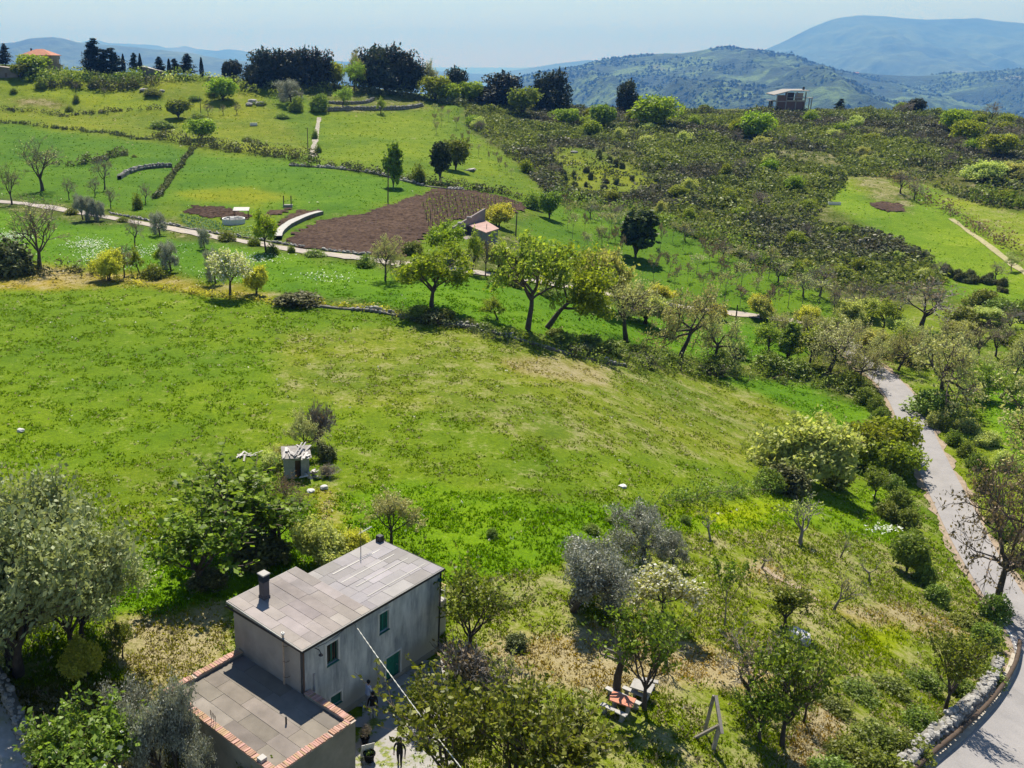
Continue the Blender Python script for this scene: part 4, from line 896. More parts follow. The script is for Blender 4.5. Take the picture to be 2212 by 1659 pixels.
def window(o, depth, pane, mull, parent=house, bars=False):
    A, B, c_, d_ = o; f = G(); e = .11
    f.box(A-e, A-.004, y0-.03, y0+.06, c_-.06, d_+e); f.box(B+.004, B+e, y0-.03, y0+.06, c_-.06, d_+e); f.box(A-.004, B+.004, y0-.03, y0+.06, d_+.004, d_+e)
    wn = link('window', f.mesh('window', TRIM), parent)
    s = G(); s.bevbox(A-.03, B+.03, y0-.07, y0+.2, c_-.07, c_-.003, .015); link('sill', s.mesh('sill', GREEND), wn)
    p = G(); p.box(A+.002, B-.002, y0+depth, y0+depth+.03, c_+.001, d_-.001); link('pane', p.mesh('pane', pane), wn)
    fr = G(); w_ = .06
    for a, b_ in ((A+.001, A+w_), (B-w_, B-.001)): fr.box(a, b_, y0+depth-.035, y0+depth-.002, c_+.001, d_-.001)
    for a, b_ in ((c_+.001, c_+w_), (d_-w_, d_-.001)): fr.box(A+w_, B-w_, y0+depth-.035, y0+depth-.002, a, b_)
    if mull: fr.box((A+B)/2-.035, (A+B)/2+.035, y0+depth-.034, y0+depth-.003, c_+w_, d_-w_)
    link('frame', fr.mesh('frame', GREENP), wn)
    if bars:
        q = G()
        for x in np.linspace(A+.12, B-.1, 5): q.tube([(x, y0+.03, c_+.02), (x, y0+.03, d_-.02)], .011, 5)
        link('bars', q.mesh('bars', IRON), wn)
    return wn
window(w1, .12, GLASS, True, bars=True); window(w2, .14, GREEND, True); window(wl, .10, GREEND, False)
A, B, c_, d_ = dr; f = G(); f.box(A-.1, A-.004, y0-.03, y0+.06, c_, d_+.1); f.box(B+.004, B+.1, y0-.03, y0+.06, c_, d_+.1); f.box(A-.004, B+.004, y0-.03, y0+.06, d_+.004, d_+.1)
door = link('door', G().mesh('door', GREENP), house); link('frame', f.mesh('frame', TRIM), door)
for k in range(6):
    g = G(); w_ = (B-A)/6; g.bevbox(A+k*w_+.006, A+(k+1)*w_-.006, y0+.1, y0+.145, .0, d_-.01, .004); link('plank', g.mesh('plank', GREENP), door)
g = G(); g.lathe([(0, 0), (.03, .0), (.035, .03), (0, .05)], 8, 0, (B-.18, y0+.07, .85)); link('handle', g.mesh('handle', ZINC), door)
g = G(); g.bevbox(A-.25, B+.35, y0-.62, y0-.06, -.1, .09, .03); link('door_step', g.mesh('door_step', CONC), house)
# chimney with its louvred cap, vent pipe, down pipe, aerial
g = G(); zc = EH+.17+.19; g.box(1.28, 1.72, 4.42, 4.86, zc-.05, zc+.16); g.box(1.31, 1.69, 4.45, 4.83, zc+.16, zc+1.02); ch = link('chimney', g.mesh('chimney', simple('chimney_slate', (.075, .07, .08), .2, 3, .8, .2)), house)
for k in range(3):
    g = G(); z = zc+1.03+k*.12; V = [(1.27, 4.41, z), (1.73, 4.41, z), (1.73, 4.87, z), (1.27, 4.87, z), (1.34, 4.48, z+.09), (1.66, 4.48, z+.09), (1.66, 4.80, z+.09), (1.34, 4.80, z+.09)]
    g.add(V, [(3, 2, 1, 0), (4, 5, 6, 7), (0, 1, 5, 4), (1, 2, 6, 5), (2, 3, 7, 6), (3, 0, 4, 7)]); link('louvre', g.mesh('louvre', DARKM), ch)
g = G(); g.box(1.34, 1.66, 4.48, 4.80, zc+.99, zc+1.40); g.bevbox(1.25, 1.75, 4.39, 4.89, zc+1.40, zc+1.47, .015); link('cap', g.mesh('cap', CONCL), ch)
g = G(); g.tube([(-.08, 1.42, 2.75), (-.08, 1.42, 5.62)], .055, 10); vp = link('vent_pipe', g.mesh('vent_pipe', simple('pipe_beige', (.42, .33, .26), .15, 4, .6, 0)), house)
g = G(); g.lathe([(.045, 0), (.085, .03), (.085, .13), (.045, .14)], 10, 0, (-.08, 1.42, 5.6)); link('cowl', g.mesh('cowl', WHITEP), vp)
for z in (3.2, 4.1, 5.0):
    g = G(); g.tube([(.13, 1.22, z), (-.08, 1.25, z), (-.13, 1.42, z), (-.02, 1.5, z)], .012, 5); link('bracket', g.mesh('bracket', IRON), vp)
g = G(); g.tube([(.72, y0-.06, 3.6), (.72, y0-.06, 2.62), (.62, y0-.06, 2.52), (.12, y0-.07, 2.5), (.02, y0-.04, 2.6)], .045, 8); link('waste_pipe', g.mesh('waste_pipe', ZINC), house)
g = G(); g.tube([(.07, y0-.02, EH), (.07, y0-.02, 2.62)], .04, 8); link('down_pipe', g.mesh('down_pipe', IRON), house)
g = G(); g.tube([(10.46, y0-.02, EH-.05), (10.46, y0-.02, .25), (10.5, y0-.14, .05)], .05, 8); link('down_pipe', g.mesh('down_pipe', DARKM), house)
g = G(); g.tube([(.85, y0, 5.0), (.85, y0-.3, 5.03), (.85, y0-.42, 4.9)], .022, 6); g.lathe([(.03, 0), (.12, -.10), (.11, -.12), (0, -.06)], 10, 0, (.85, y0-.42, 4.9)); link('wall_lamp', g.mesh('wall_lamp', DARKM), house)
g = G(); g.tube([(10.3, y0-.01, 4.72), (10.3, y0-.16, 4.72)], .10, 8); link('junction_box', g.mesh('junction_box', GREEND), house)
g = G(); g.tube([(.95, y0-.012, 5.0), (1.5, y0-.012, 4.93), (2.4, y0-.012, 4.97), (2.9, y0-.012, 5.1)], .012, 5); link('wall_wire', g.mesh('wall_wire', DARKM), house)
g = G(); g.bevbox(10.2, 10.55, 4.5, 4.85, EH+.16, EH+.55, .02); link('roof_vent', g.mesh('roof_vent', DARKM), house)
aer = tag(empty('roof_aerial', tuple(np.array(house.location)+np.array([math.cos(HA)*8.65-math.sin(HA)*4.56, math.sin(HA)*8.65+math.cos(HA)*4.56, EH+.17])), HA), 'thin television aerial mast on the far corner of the farmhouse roof', 'aerial')
g = G(); g.tube([(0, 0, 0), (0, 0, 1.9)], .022, 6); link('mast', g.mesh('mast', DARKM), aer); g = G(); g.tube([(-.15, 0, 1.25), (.9, 0, 1.32)], .022, 5); link('boom', g.mesh('boom', WHITEP), aer)
for k in range(5):
    g = G(); g.tube([(.05+k*.19, -.16, 1.27+k*.013), (.05+k*.19, .16, 1.27+k*.013)], .008, 4); link('element', g.mesh('element', WHITEP), aer)
# ---- annex: part of the farmhouse, flat deck inside a coping of bricks laid across
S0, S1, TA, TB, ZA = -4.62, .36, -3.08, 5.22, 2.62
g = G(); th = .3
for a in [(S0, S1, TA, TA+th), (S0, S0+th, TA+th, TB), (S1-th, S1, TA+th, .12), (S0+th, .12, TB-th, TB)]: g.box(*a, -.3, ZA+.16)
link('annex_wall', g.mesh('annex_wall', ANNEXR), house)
g = G(); g.box(S0+th, .135, TA+th, TB-th, ZA-.2, ZA); g.box(.137, S1-th, TA+th, .115, ZA-.2, ZA); deck = link('annex_roof', g.mesh('annex_roof', CONC), house)
FELTB = simple('roofing_felt_buff', (.185, .163, .142), .24, 1.1, .95, .25, .01, dark=(.18, .16, .145), tint=True)
felts(deck, S0+th+.02, .10, TA+th+.02, TB-th-.02, ZA+.003, lambda x, y: 0, 5, 3.0, FELTB, 6, 's')
coping = link('coping', G().mesh('coping', MORTAR), house); rgc = np.random.default_rng(12); BR = []
for k in range(6):
    g = G(); g.bevbox(-.19, .19, -.052, .052, 0, .065, .008, 0, rgc.uniform(.78, 1.2)*np.array([1, rgc.uniform(.9, 1.1), rgc.uniform(.85, 1.1)])); BR.append(g.mesh('brick', TERRA, False, False, True))
bed = G()
for a in [(S0-.03, S1+.03, TA-.03, TA+.33), (S0-.03, S0+.33, TA+.331, TB+.03), (S1-.33, S1+.03, TA+.331, .13), (S0+.331, .12, TB-.33, TB+.03)]: bed.box(*a, ZA+.161, ZA+.20)
coping.data = bed.mesh('coping', MORTAR)
def course(a, b, pitch, rot):
    L = math.dist(a, b); k = int(L/pitch)
    for i in range(k):
        if rgc.uniform() < .035: continue
        t = (i+.5)/k; o = link('brick', BR[rgc.integers(6)], coping, (a[0]+(b[0]-a[0])*t+rgc.normal(0, .006), a[1]+(b[1]-a[1])*t+rgc.normal(0, .012), ZA+.202+rgc.uniform(0, .01)))
        o.rotation_euler = (rgc.normal(0, .02), rgc.normal(0, .03), rot+rgc.normal(0, .03)); o.scale = (1, pitch/.115, 1)
course((S0+.34, TA+.15), (S1-.34, TA+.15), .12, R(90)); course((S0+.15, TA-.02), (S0+.15, TB-.0), .125, 0); course((S1-.15, TA-.02), (S1-.15, .08), .12, 0); course((S0+.34, TB-.15), (.10, TB-.15), .16, R(90))
g = G()
for k, y in enumerate((1.3, 1.45, 1.62)): g.tube([(S0+.2, y, ZA+.2), (S0+.2, y, ZA+.75+.06*k), (S0+.2, y+.06, ZA+.78+.06*k), (S0+.2, y+.06, ZA+.6)], .012, 5)
link('rebar', g.mesh('rebar', IRON), house)
g = G(); g.tube([(-1.9, -.75, ZA), (-1.9, -.75, ZA+.42)], .045, 8); link('roof_pipe', g.mesh('roof_pipe', DARKM), house)
g = G(); g.box(S0+.02, S0+.36, -2.15, -1.85, ZA+.28, ZA+.42); link('coping_block', g.mesh('coping_block', CONCL), house)
def onhouse(s, t, z): return (HX+math.cos(HA)*s-math.sin(HA)*t, HY+math.sin(HA)*s+math.cos(HA)*t, z)
# terrace with a white rail at the end of the house
ter = tag(empty('terrace', onhouse(10.7, 1.0, 0), HA), 'small white railed terrace at the far end of the farmhouse', 'terrace')
g = G(); g.bevbox(0, 1.5, 0, 3.2, -.2, 2.3, .03); link('platform', g.mesh('platform', CONCL), ter)
for k in range(6):
    g = G(); g.tube([(1.45, .1+k*.6, 2.3), (1.45, .1+k*.6, 3.2)], .03, 6); link('rail_post', g.mesh('rail_post', WHITEP), ter)
for z in (2.75, 3.18):
    g = G(); g.tube([(0, .06, z), (1.45, .06, z), (1.45, 3.15, z)], .028, 6); link('rail', g.mesh('rail', simple('rail_ochre', (.62, .45, .22), .1, 4, .7, 0) if z > 3 else WHITEP), ter)
# twisted supply cable from the facade out to a pole beyond the frame
a = np.array(onhouse(3.56, y0-.05, 5.08)); b_ = np.array([7.2, 24.0, 5.2]); tt = np.linspace(0, 1, 60); q = a+(b_-a)*tt[:, None]; q[:, 2] -= .8*4*tt*(1-tt)*.5
cab = tag(empty('supply_cable', tuple(a)), 'pale twisted cable running from the farmhouse front over the courtyard', 'cable')
WIREW = simple('cable_white', (.5, .5, .45), .1, 4, .6, 0)
for s_ in (0, math.pi):
    g = G(); ph = np.linspace(0, 150, 240)+s_; t2_ = np.linspace(0, 1, 240); q2 = np.stack([np.interp(t2_, tt, q[:, k]) for k in range(3)], 1); q2 = q2+np.stack([np.cos(ph)*.014, 0*ph, np.sin(ph)*.014], 1)-a
    g.tube(q2, .013, 5); link('strand', g.mesh('strand', WIREW), cab)
WOODP = simple('pole_wood', (.10, .075, .055), .3, 2, .9, .3)
def pole(name, p, h, label, group=None, cross=True):
    r = tag(empty(name, p), label, 'pole', group); g = G(); g.tube([(0, 0, -.3), (0, 0, h*.5), (0, 0, h)], [.15, .13, .10], 8); link('post', g.mesh('post', WOODP), r)
    if cross:
        g = G(); g.box(-.6, .6, -.05, .05, h-.6, h-.48); link('crossarm', g.mesh('crossarm', WOODP), r)
        for x in (-.5, .5):
            g = G(); g.lathe([(.0, 0), (.05, .0), (.06, .06), (.03, .1), (.05, .14), (0, .18)], 8, 0, (x, 0, h-.48)); link('insulator', g.mesh('insulator', CONCL), r)
    return r
pole('utility_pole', (7.2, 24.0, float(height(7.2, 24.0))), 5.4, 'wooden pole below the frame that takes the supply cable of the farmhouse')
for x, y, hp, lab in [(838, 437, 74, 'tall slim pole on the green field above the ploughed field'), (665, 326, 50, 'pole left of the stone path on the hill'), (434, 251, 44, 'pole beside the yellow green bush on the upper pasture'), (179, 141, 42, 'dark pole on the skyline left of the ridge conifers'), (1587, 707, 48, 'short dark pole at the end of the green strip'), (1114, 510, 52, 'dark pole right of the roofless building'), (329, 196, 34, 'pole in front of the grey shed on the ridge')]:
    p = P(x, y); pole('utility_pole', p, hp*metres(p, y)[1], lab, 'wooden poles of the hillside power line', False)
# ------------------------------------------------------------------ people
SKIN = simple('skin', (.45, .28, .20), .08, 6, .6, 0); HAIR = simple('dark_hair', (.012, .009, .008), .2, 20, .6, 0)
def person(loc, face, top, legs, label, pose, hair_long=False, shoes=DARKM, h=1.68):
    k = h/1.75; root = tag(empty('person', loc, face, (k, k, k)), label, 'person')
    lean, armL, armR, legL, legR, head = pose
    hip = np.array([0, 0, .93]); ch = np.array([0, lean*.35, 1.22]); sh = np.array([0, lean*.62, 1.43]); nk = np.array([0, lean*.75, 1.52]); hd = nk+np.array([0, head, .08])
    J = [hip, ch, sh, nk, hd, hd+np.array([0, .0, .15])]; Rr = [.13, .125, .11, .055, .085, .07]; E_ = [(0, 1), (1, 2), (2, 3), (3, 4), (4, 5)]
    hands = []
    for s_, arm in ((-1, armL), (1, armR)):
        b0 = len(J); S = sh+np.array([s_*.19, 0, -.02]); el = S+np.array(arm[0])*[s_, 1, 1]; wr = el+np.array(arm[1])*[s_, 1, 1]; J += [S, el, wr, wr+unit(wr-el)*.08]; Rr += [.062, .045, .032, .038]; E_ += [(2, b0), (b0, b0+1), (b0+1, b0+2), (b0+2, b0+3)]; hands.append((wr, unit(wr-el), s_))
    for s_, lg in ((-1, legL), (1, legR)):
        b0 = len(J); hp_ = hip+np.array([s_*.095, 0, -.05]); kn = hp_+np.array([0, lg[0], -.40]); an = kn+np.array([0, lg[1], -.40]); an[2] = max(an[2], .08); J += [hp_, kn, an, an+np.array([0, .16, -.045])]; Rr += [.092, .062, .042, .04]; E_ += [(0, b0), (b0, b0+1), (b0+1, b0+2), (b0+2, b0+3)]
    me = bpy.data.meshes.new('body'); me.from_pydata([tuple(v) for v in J], E_, []); ob = link('body', me, None)
    md = ob.modifiers.new('skin', 'SKIN'); sv = me.skin_vertices[0].data
    for i, r in enumerate(Rr): sv[i].radius = (r*1.35 if i in (0, 1, 2) else r, r*.85 if i in (0, 1, 2) else r)
    sv[0].use_root = True; sb = ob.modifiers.new('sub', 'SUBSURF'); sb.levels = 2; sb.render_levels = 2
    dg = bpy.context.evaluated_depsgraph_get(); ev = bpy.data.meshes.new_from_object(ob.evaluated_get(dg)); bpy.data.objects.remove(ob)
    ev.materials.clear()
    for mm in (SKIN, top, legs, shoes): ev.materials.append(mm)
    for p in ev.polygons:
        c = p.center; p.use_smooth = True
        wr_d = min(np.linalg.norm(np.array(c)-hd_[0]-hd_[1]*.04) for hd_ in hands)
        p.material_index = 0 if (c.z > nk[2]-.005 or wr_d < .075) else (1 if c.z > .93 else (3 if c.z < .10 else 2))
    body = link('body', ev, root)
    g = G()
    for wr, d, s_ in hands:
        sd = unit(np.cross(d, [0, 0, 1.])+1e-3)
        for q in range(4):
            o = wr+d*.09+sd*(q-1.5)*.02; L = (.06, .075, .07, .05)[q]; g.tube([o, o+d*L*.6, o+d*L*.9+np.array([0, 0, -.02])], [.010, .009, .006], 5)
        o = wr+d*.05+sd*.035; g.tube([o, o+d*.03+sd*.025, o+d*.06+sd*.03], [.011, .010, .007], 5)
    link('fingers', g.mesh('fingers', SKIN, True), root)
    g = G(); c = hd+np.array([0, -.012, .09]); prof = [(.0, .125), (.06, .11), (.098, .06), (.106, 0), (.09, -.05)]+([(.10, -.14), (.09, -.26), (.03, -.30)] if hair_long else [(.06, -.09), (.0, -.1)])
    g.lathe([(r, z) for r, z in prof], 14, 0, tuple(c+np.array([0, -.025, 0]))); link('hair', g.mesh('hair', HAIR, True), root)
    g = G(); g.tube([hd+np.array([0, .075, .07]), hd+np.array([0, .108, .035])], [.012, .018], 5)
    for s_ in (-1, 1): g.lathe([(.0, -.03), (.02, -.02), (.022, .015), (0, .03)], 6, 0, tuple(hd+np.array([s_*.092, 0, .05])))
    link('face_features', g.mesh('face_features', SKIN, True), root)
    return root
BLK = simple('black_cloth', (.012, .012, .014), .2, 8, .9, .2); BLU = simple('pale_blue_cloth', (.42, .50, .72), .1, 8, .9, .2); JEAN = simple('pale_jeans', (.30, .31, .34), .15, 8, .9, .2)
WALK = (.02, ((.10, .02, -.26), (.02, .16, -.20)), ((.10, -.04, -.27), (-.02, .10, -.22)), (.10, -.08), (-.06, -.14), .02); READ = (.06, ((.06, .10, -.25), (-.10, .24, .02)), ((.06, .10, -.25), (-.10, .24, .02)), (.03, -.02), (.02, -.02), .05); STAND = (.02, ((.07, .0, -.28), (.02, .06, -.25)), ((.07, .0, -.28), (.02, .06, -.25)), (.02, -.02), (.05, -.03), .02)
person((1.86, 36.3, .05), R(165), BLK, BLK, 'woman with long dark hair in black clothes walking across the courtyard', WALK, True)
person((.36, 40.6, .05), R(-60), BLU, JEAN, 'man in a pale blue shirt looking down at his hands by the farmhouse wall', READ)
person((.62, 39.7, .05), R(20), BLK, JEAN, 'person in a black coat and pale trousers seen from behind in the house shade', STAND)
# pots and clutter at the annex corner
pt = tag(empty('plant_pot', (.42, 36.75, .03)), 'large terracotta pot with green plants beside the annex corner', 'pot'); g = G(); g.lathe([(0, 0), (.2, 0), (.27, .4), (.31, .42), (.31, .47), (.26, .47), (.25, .40), (0, .38)], 16); link('pot', g.mesh('pot', TERRA, True), pt)
g = G(); rg = np.random.default_rng(5); leaves(g, rg.normal(0, .1, (60, 3))*[1, 1, .5]+[0, 0, .5], .05, rg, 0, .8); link('plant', g.mesh('plant', L_GREEN, False, True), pt)
pot2 = tag(empty('potted_tree', (.22, 38.0, .03)), 'small leafless tree in a pot at the annex corner by the shade line', 'potted tree'); g = G(); g.lathe([(0, 0), (.16, 0), (.21, .3), (.24, .32), (.24, .36), (.2, .36), (0, .3)], 14); link('pot', g.mesh('pot', TERRA, True), pot2); link('crown', PROTO['bare_shrub'][1], pot2, (0, 0, .3)).scale = (.38, .38, .62)
bd = tag(empty('wooden_board', (-.02, 36.95, .05), R(20)), 'white painted boards leaning on the annex corner behind the pot', 'boards')
for k in range(4):
    g = G(); V = [(x, y+z*-.25, z) for z in (0, .85) for y in (0, .025) for x in (k*.17, k*.17+.16)]; g.add(V, [(0, 2, 3, 1), (4, 5, 7, 6), (0, 1, 5, 4), (2, 6, 7, 3), (0, 4, 6, 2), (1, 3, 7, 5)]); link('plank', g.mesh('plank', WHITEP), bd)
# ------------------------------------------------------------------ stone hut in the meadow
p = P(642, 1034); hut = tag(empty('stone_hut', (p[0]-1.0, p[1], p[2]), R(8), (.8, .8, .95)), 'small tumbledown block hut with broken white boards on its roof', 'hut')
HUTW = simple('hut_render', (.34, .345, .33), .25, 1.6, .95, .4, .03, dark=(.14, .16, .13)); g = G(); wallmesh(g, 2.5, 1.95, .18, [(1.05, 1.65, 0.0, 1.62), (.3, .34, .3, .34)], x0=0, z0=-.1)
g.box(0, .18, .18, 2.0, -.1, 1.85); g.box(2.32, 2.5, .18, 2.0, -.1, 1.85); g.box(.18, 2.32, 1.82, 2.0, -.1, 2.1)
link('wall', g.mesh('wall', HUTW), hut); g = G(); g.box(1.1, 1.6, .5, .54, -.05, 1.5); link('door', g.mesh('door', simple('old_wood', (.16, .10, .05), .3, 3, .9, .3)), hut)
BOARD = simple('bleached_board', (.46, .43, .41), .2, 3, .95, .3, .02, dark=(.36, .33, .31)); rg = np.random.default_rng(21); rf = link('roof', G().mesh('roof', BOARD), hut)
g = G(); g.add([(-.25, -.25, 1.86), (2.75, -.25, 1.86), (2.7, 2.2, 2.16), (-.2, 2.2, 2.16), (-.25, -.25, 1.92), (2.75, -.25, 1.92), (2.7, 2.2, 2.22), (-.2, 2.2, 2.22)], [(3, 2, 1, 0), (4, 5, 6, 7), (0, 1, 5, 4), (1, 2, 6, 5), (2, 3, 7, 6), (3, 0, 4, 7)]); rf.data = g.mesh('roof', simple('hut_roof', (.27, .25, .235), .3, 2, .95, .4, .03))
g = G(); g.bevbox(-.5, .5, -.09, .09, 0, .03, .006); PLK = g.mesh('plank', BOARD)
for k in range(20):
    o = link('plank', PLK, rf, (rg.uniform(-.05, 2.55), rg.uniform(-.1, 2.0), 0)); o.location.z = 1.98+(o.location.y+.25)*.12+rg.uniform(0, .07); o.rotation_euler = (rg.normal(0, .06), rg.normal(0, .12)-.1, R(90)+rg.normal(0, .5)); o.scale = (rg.uniform(.5, 1.3), rg.uniform(.7, 1.7), 1)
for k in range(2):
    o = link('plank', PLK, rf, (1.5+k*.35, .9, 2.35)); o.rotation_euler = (0, -.25, R(62)); o.scale = (2.1, .8, 2)
rub = tag(empty('rubble_heap', P(675, 1030)), 'heap of white broken boards and blocks against the right side of the hut', 'rubble')
for k in range(16):
    o = link('plank' if k % 2 else 'block', PLK if k % 2 else SM[k % 9], rub, (rg.normal(0, .45), rg.normal(0, .45), rg.uniform(.08, .55))); o.rotation_euler = (rg.normal(0, .5), rg.normal(0, .6), rg.uniform(0, 6)); s_ = rg.uniform(.5, 1.1) if k % 2 else rg.uniform(.12, .22); o.scale = (s_, s_ if not k % 2 else 1.4, s_ if not k % 2 else 1.5)
brk = tag(empty('plank_heap', P(532, 985)), 'small heap of pale broken planks on the meadow left of the hut', 'planks')
for k in range(9):
    o = link('plank', PLK, brk, (rg.normal(0, .6), rg.normal(0, .35), rg.uniform(.05, .22))); o.rotation_euler = (rg.normal(0, .2), rg.normal(0, .15), rg.uniform(0, 6)); o.scale = (rg.uniform(.6, 1.3), rg.uniform(.6, 1.1), 1)
# ------------------------------------------------------------------ picnic place
SLATE = simple('bench_stone', (.36, .345, .33), .18, 3, .9, .3, .02)
def at(x, y, h=0.0): q = P(x, y); return (q[0], q[1], q[2]+h)
def bench(a, b, label, group=None, back=False):
    p0 = np.array(at(*a)); p1 = np.array(at(*b)); c = (p0+p1)/2; L = math.dist(p0, p1); rz = math.atan2(p1[1]-p0[1], p1[0]-p0[0])
    r = tag(empty('bench', tuple(c), rz), label, 'bench', group); g = G(); g.bevbox(-L/2, L/2, -.15, .15, .40, .46, .01); link('seat', g.mesh('seat', SLATE), r)
    for s_ in (-1, 1):
        g = G(); x = s_*(L/2-.25); g.box(x-.07, x+.07, -.11, .11, -.1, .397); g.box(x-.10, x+.10, -.16, .16, -.1, .06); link('leg', g.mesh('leg', CONC), r)
    return r
bench((1297, 1534), (1352, 1562), 'pale stone bench on the camera side of the red table')
bench((1308, 1498), (1382, 1537), 'long pale stone bench between the tree trunks and the red table')
bench((1344, 1497), (1398, 1523), 'pale stone bench behind the long one, under the upright tree')
c = np.array(at(1341, 1536)); tb = tag(empty('table', tuple(c), R(-32)), 'red topped picnic table between two pale benches', 'table')
g = G(); g.bevbox(-.62, .62, -.42, .42, .70, .76, .012); link('tabletop', g.mesh('tabletop', simple('red_top', (.42, .17, .11), .1, 3, .8, .15)), tb)
for s_ in (-1, 1):
    g = G(); g.box(s_*.36-.06, s_*.36+.06, -.28, .28, 0, .697); link('leg', g.mesh('leg', CONC), tb)
c = np.array(at(1385, 1506)); tb = tag(empty('table', tuple(c), R(-30)), 'pale grey picnic table half hidden behind the upright tree', 'table')
g = G(); g.bevbox(-.55, .55, -.45, .45, .68, .75, .012); link('tabletop', g.mesh('tabletop', SLATE), tb)
for s_ in (-1, 1):
    g = G(); g.box(s_*.32-.06, s_*.32+.06, -.28, .28, 0, .677); link('leg', g.mesh('leg', CONC), tb)
bench((1385, 1478), (1420, 1490), 'short pale stone bench behind the grey picnic table')
# pollarded trunk by the table
c = np.array(at(1331, 1502)); pol = tag(empty('pollard_tree', tuple(c)), 'pollarded dead tree with bare stubs beside the picnic benches', 'tree')
def up(x, y, base, ref):     # point straight above ref at height seen at map row y
    mh = metres(base, ref[1])[1]; mw = metres(base, ref[1])[0]; return ((x-ref[0])*mw, 0.0, (ref[1]-y)*mh)
ref = (1331, 1502); g = G(); g.tube([(0, 0, -.2), up(1330, 1460, c, ref), up(1335, 1432, c, ref)], [.24, .20, .17], 9); link('trunk', g.mesh('trunk', BARK, True), pol)
for pts in ([(1335, 1432), (1310, 1424), (1292, 1420), (1283, 1395)], [(1333, 1430), (1318, 1412), (1300, 1408), (1285, 1392)], [(1335, 1432), (1322, 1400), (1319, 1372), (1317, 1360)], [(1336, 1430), (1340, 1408), (1352, 1392), (1366, 1384)], [(1336, 1430), (1337, 1402), (1335, 1388)], [(1321, 1385), (1330, 1376)], [(1300, 1422), (1299, 1406)]):
    v = [np.array(up(*q, c, ref))+np.array([0, (i*.11)*(1 if pts[0][0] % 2 else -1), 0]) for i, q in enumerate(pts)]; g = G(); g.tube(v, np.linspace(.10, .03, len(v)), 6); link('branch', g.mesh('branch', BARKP, True), pol)
# leaning wooden frame
WOODG = simple('grey_timber', (.30, .265, .23), .25, 2, .9, .4, .02); c = np.array(at(1542, 1620)); fr = tag(empty('timber_frame', tuple(c)), 'leaning frame of three grey timbers standing on the grass', 'wooden frame')
mw, mh = metres(c, 1620)
def beam(a, b, w_, d_, parent, name, mm):
    a = np.array(a, float); b = np.array(b, float); d = unit(b-a); s1 = unit(np.cross(d, [0, 1, 0.01])); s2 = np.cross(d, s1); V = [q+s1*i*w_+s2*j*d_ for q in (a, b) for j in (-1, 1) for i in (-1, 1)]
    g = G(); g.add(V, [(0, 1, 3, 2), (4, 6, 7, 5), (0, 4, 5, 1), (2, 3, 7, 6), (0, 2, 6, 4), (1, 5, 7, 3)]); return link(name, g.mesh(name, mm), parent)
apex = np.array([.12, .0, 1.55]); top = np.array([.14, 1.0, 2.5])
beam((-.05, 0, -.1), apex, .09, .07, fr, 'post', WOODG); beam((-.85, .75, 0), apex+[-.05, .05, -.12], .08, .05, fr, 'brace', WOODG); beam(apex+[0, -.35, -.28], top, .08, .06, fr, 'top_beam', WOODG); beam(top+[-.08, .02, -.02], (-.02, 1.3, 0), .07, .05, fr, 'rear_post', WOODG)
# guard rail at the road bend
RUST = simple('brown_timber_rail', (.085, .058, .042), .25, 2, .8, .3, .02); line = [(2200, 1400), (2192, 1440), (2172, 1480), (2140, 1525), (2100, 1567), (2055, 1608), (2010, 1645), (1960, 1690)]
q = np.array([P(*a) for a in smooth_line(line, 4)]); gr = tag(empty('guard_rail', tuple(q[0])), 'dark wooden guard rail along the inside of the road bend', 'guard rail'); q = q-q[0]
for z in (.62,):
    g = G(); g.tube(q+[0, 0, z], .14, 8); link('rail', g.mesh('rail', RUST, True), gr)
for k in range(0, len(q), 3):
    g = G(); g.tube([q[k]+[0, .12, -.3], q[k]+[0, .12, .72]], .09, 7); link('post', g.mesh('post', RUST), gr)
strip('road_kerb', [(2196, 1415), (2184, 1450), (2160, 1495), (2125, 1538), (2085, 1580), (2040, 1620), (1990, 1662)], .32, simple('kerb_concrete', (.36, .32, .27), .2, 2, .95, .4), .13, 2, .1)
# ------------------------------------------------------------------ roofless building by the ploughed field
q0 = np.array(P(1078, 517)); ru = tag(empty('farm_building', tuple(q0)), 'half ruined farm building with a tall bare wall and a pink flat roof', 'farm building')
BRKW = simple('ruin_wall', (.20, .17, .165), .2, .7, .95, .4, .05, dark=(.13, .115, .11)); PINK = simple('pink_roof', (.38, .25, .22), .2, .6, .95, .4, .05, dark=(.42, .33, .28))
def roofpt(x, y, h): t = math.tan(PITCH+math.atan((y-CY)/F)); Yv = (HC-h)/t; z = Yv*CP+(HC-h)*SP; return np.array([(x-PX)/F*z, Yv, h])
hr = q0[2]+2.9; r4 = [roofpt(1078, 494, hr), roofpt(1050, 503, hr), roofpt(1010, 487, hr), roofpt(1048, 476, hr)]
r4 = [r-q0 for r in r4]
def slab(name, base, z0, z1, mm, parent):
    V = [(b[0], b[1], z0) for b in base]+[(b[0], b[1], z1) for b in base]; k = len(base); g = G(); g.add(V, [list(range(k))[::-1], list(range(k, 2*k))]); g.add(V, [(i, (i+1) % k, k+(i+1) % k, k+i) for i in range(k)]); return link(name, g.mesh(name, mm), parent)
slab('roof', r4, 2.75, 2.95, PINK, ru); cen = sum(r4)/4; slab('wall', [cen+(r-cen)*.94 for r in r4], -.8, 2.75, simple('blue_grey_render', (.20, .215, .225), .15, .6, .95, .3), ru)
d1 = unit(r4[3]-r4[2]); a0 = r4[2]+d1*(-5.5); a1 = r4[3]; nn = np.array([-d1[1], d1[0], 0])*.35; z1 = 2.95+1.8
V = [a0*[1, 1, 0]+[0, 0, -1], a1*[1, 1, 0]+[0, 0, -1], a1*[1, 1, 0]+[0, 0, z1+.5], a0*[1, 1, 0]+[0, 0, z1-1.4]]; V = V+[v+nn for v in V]
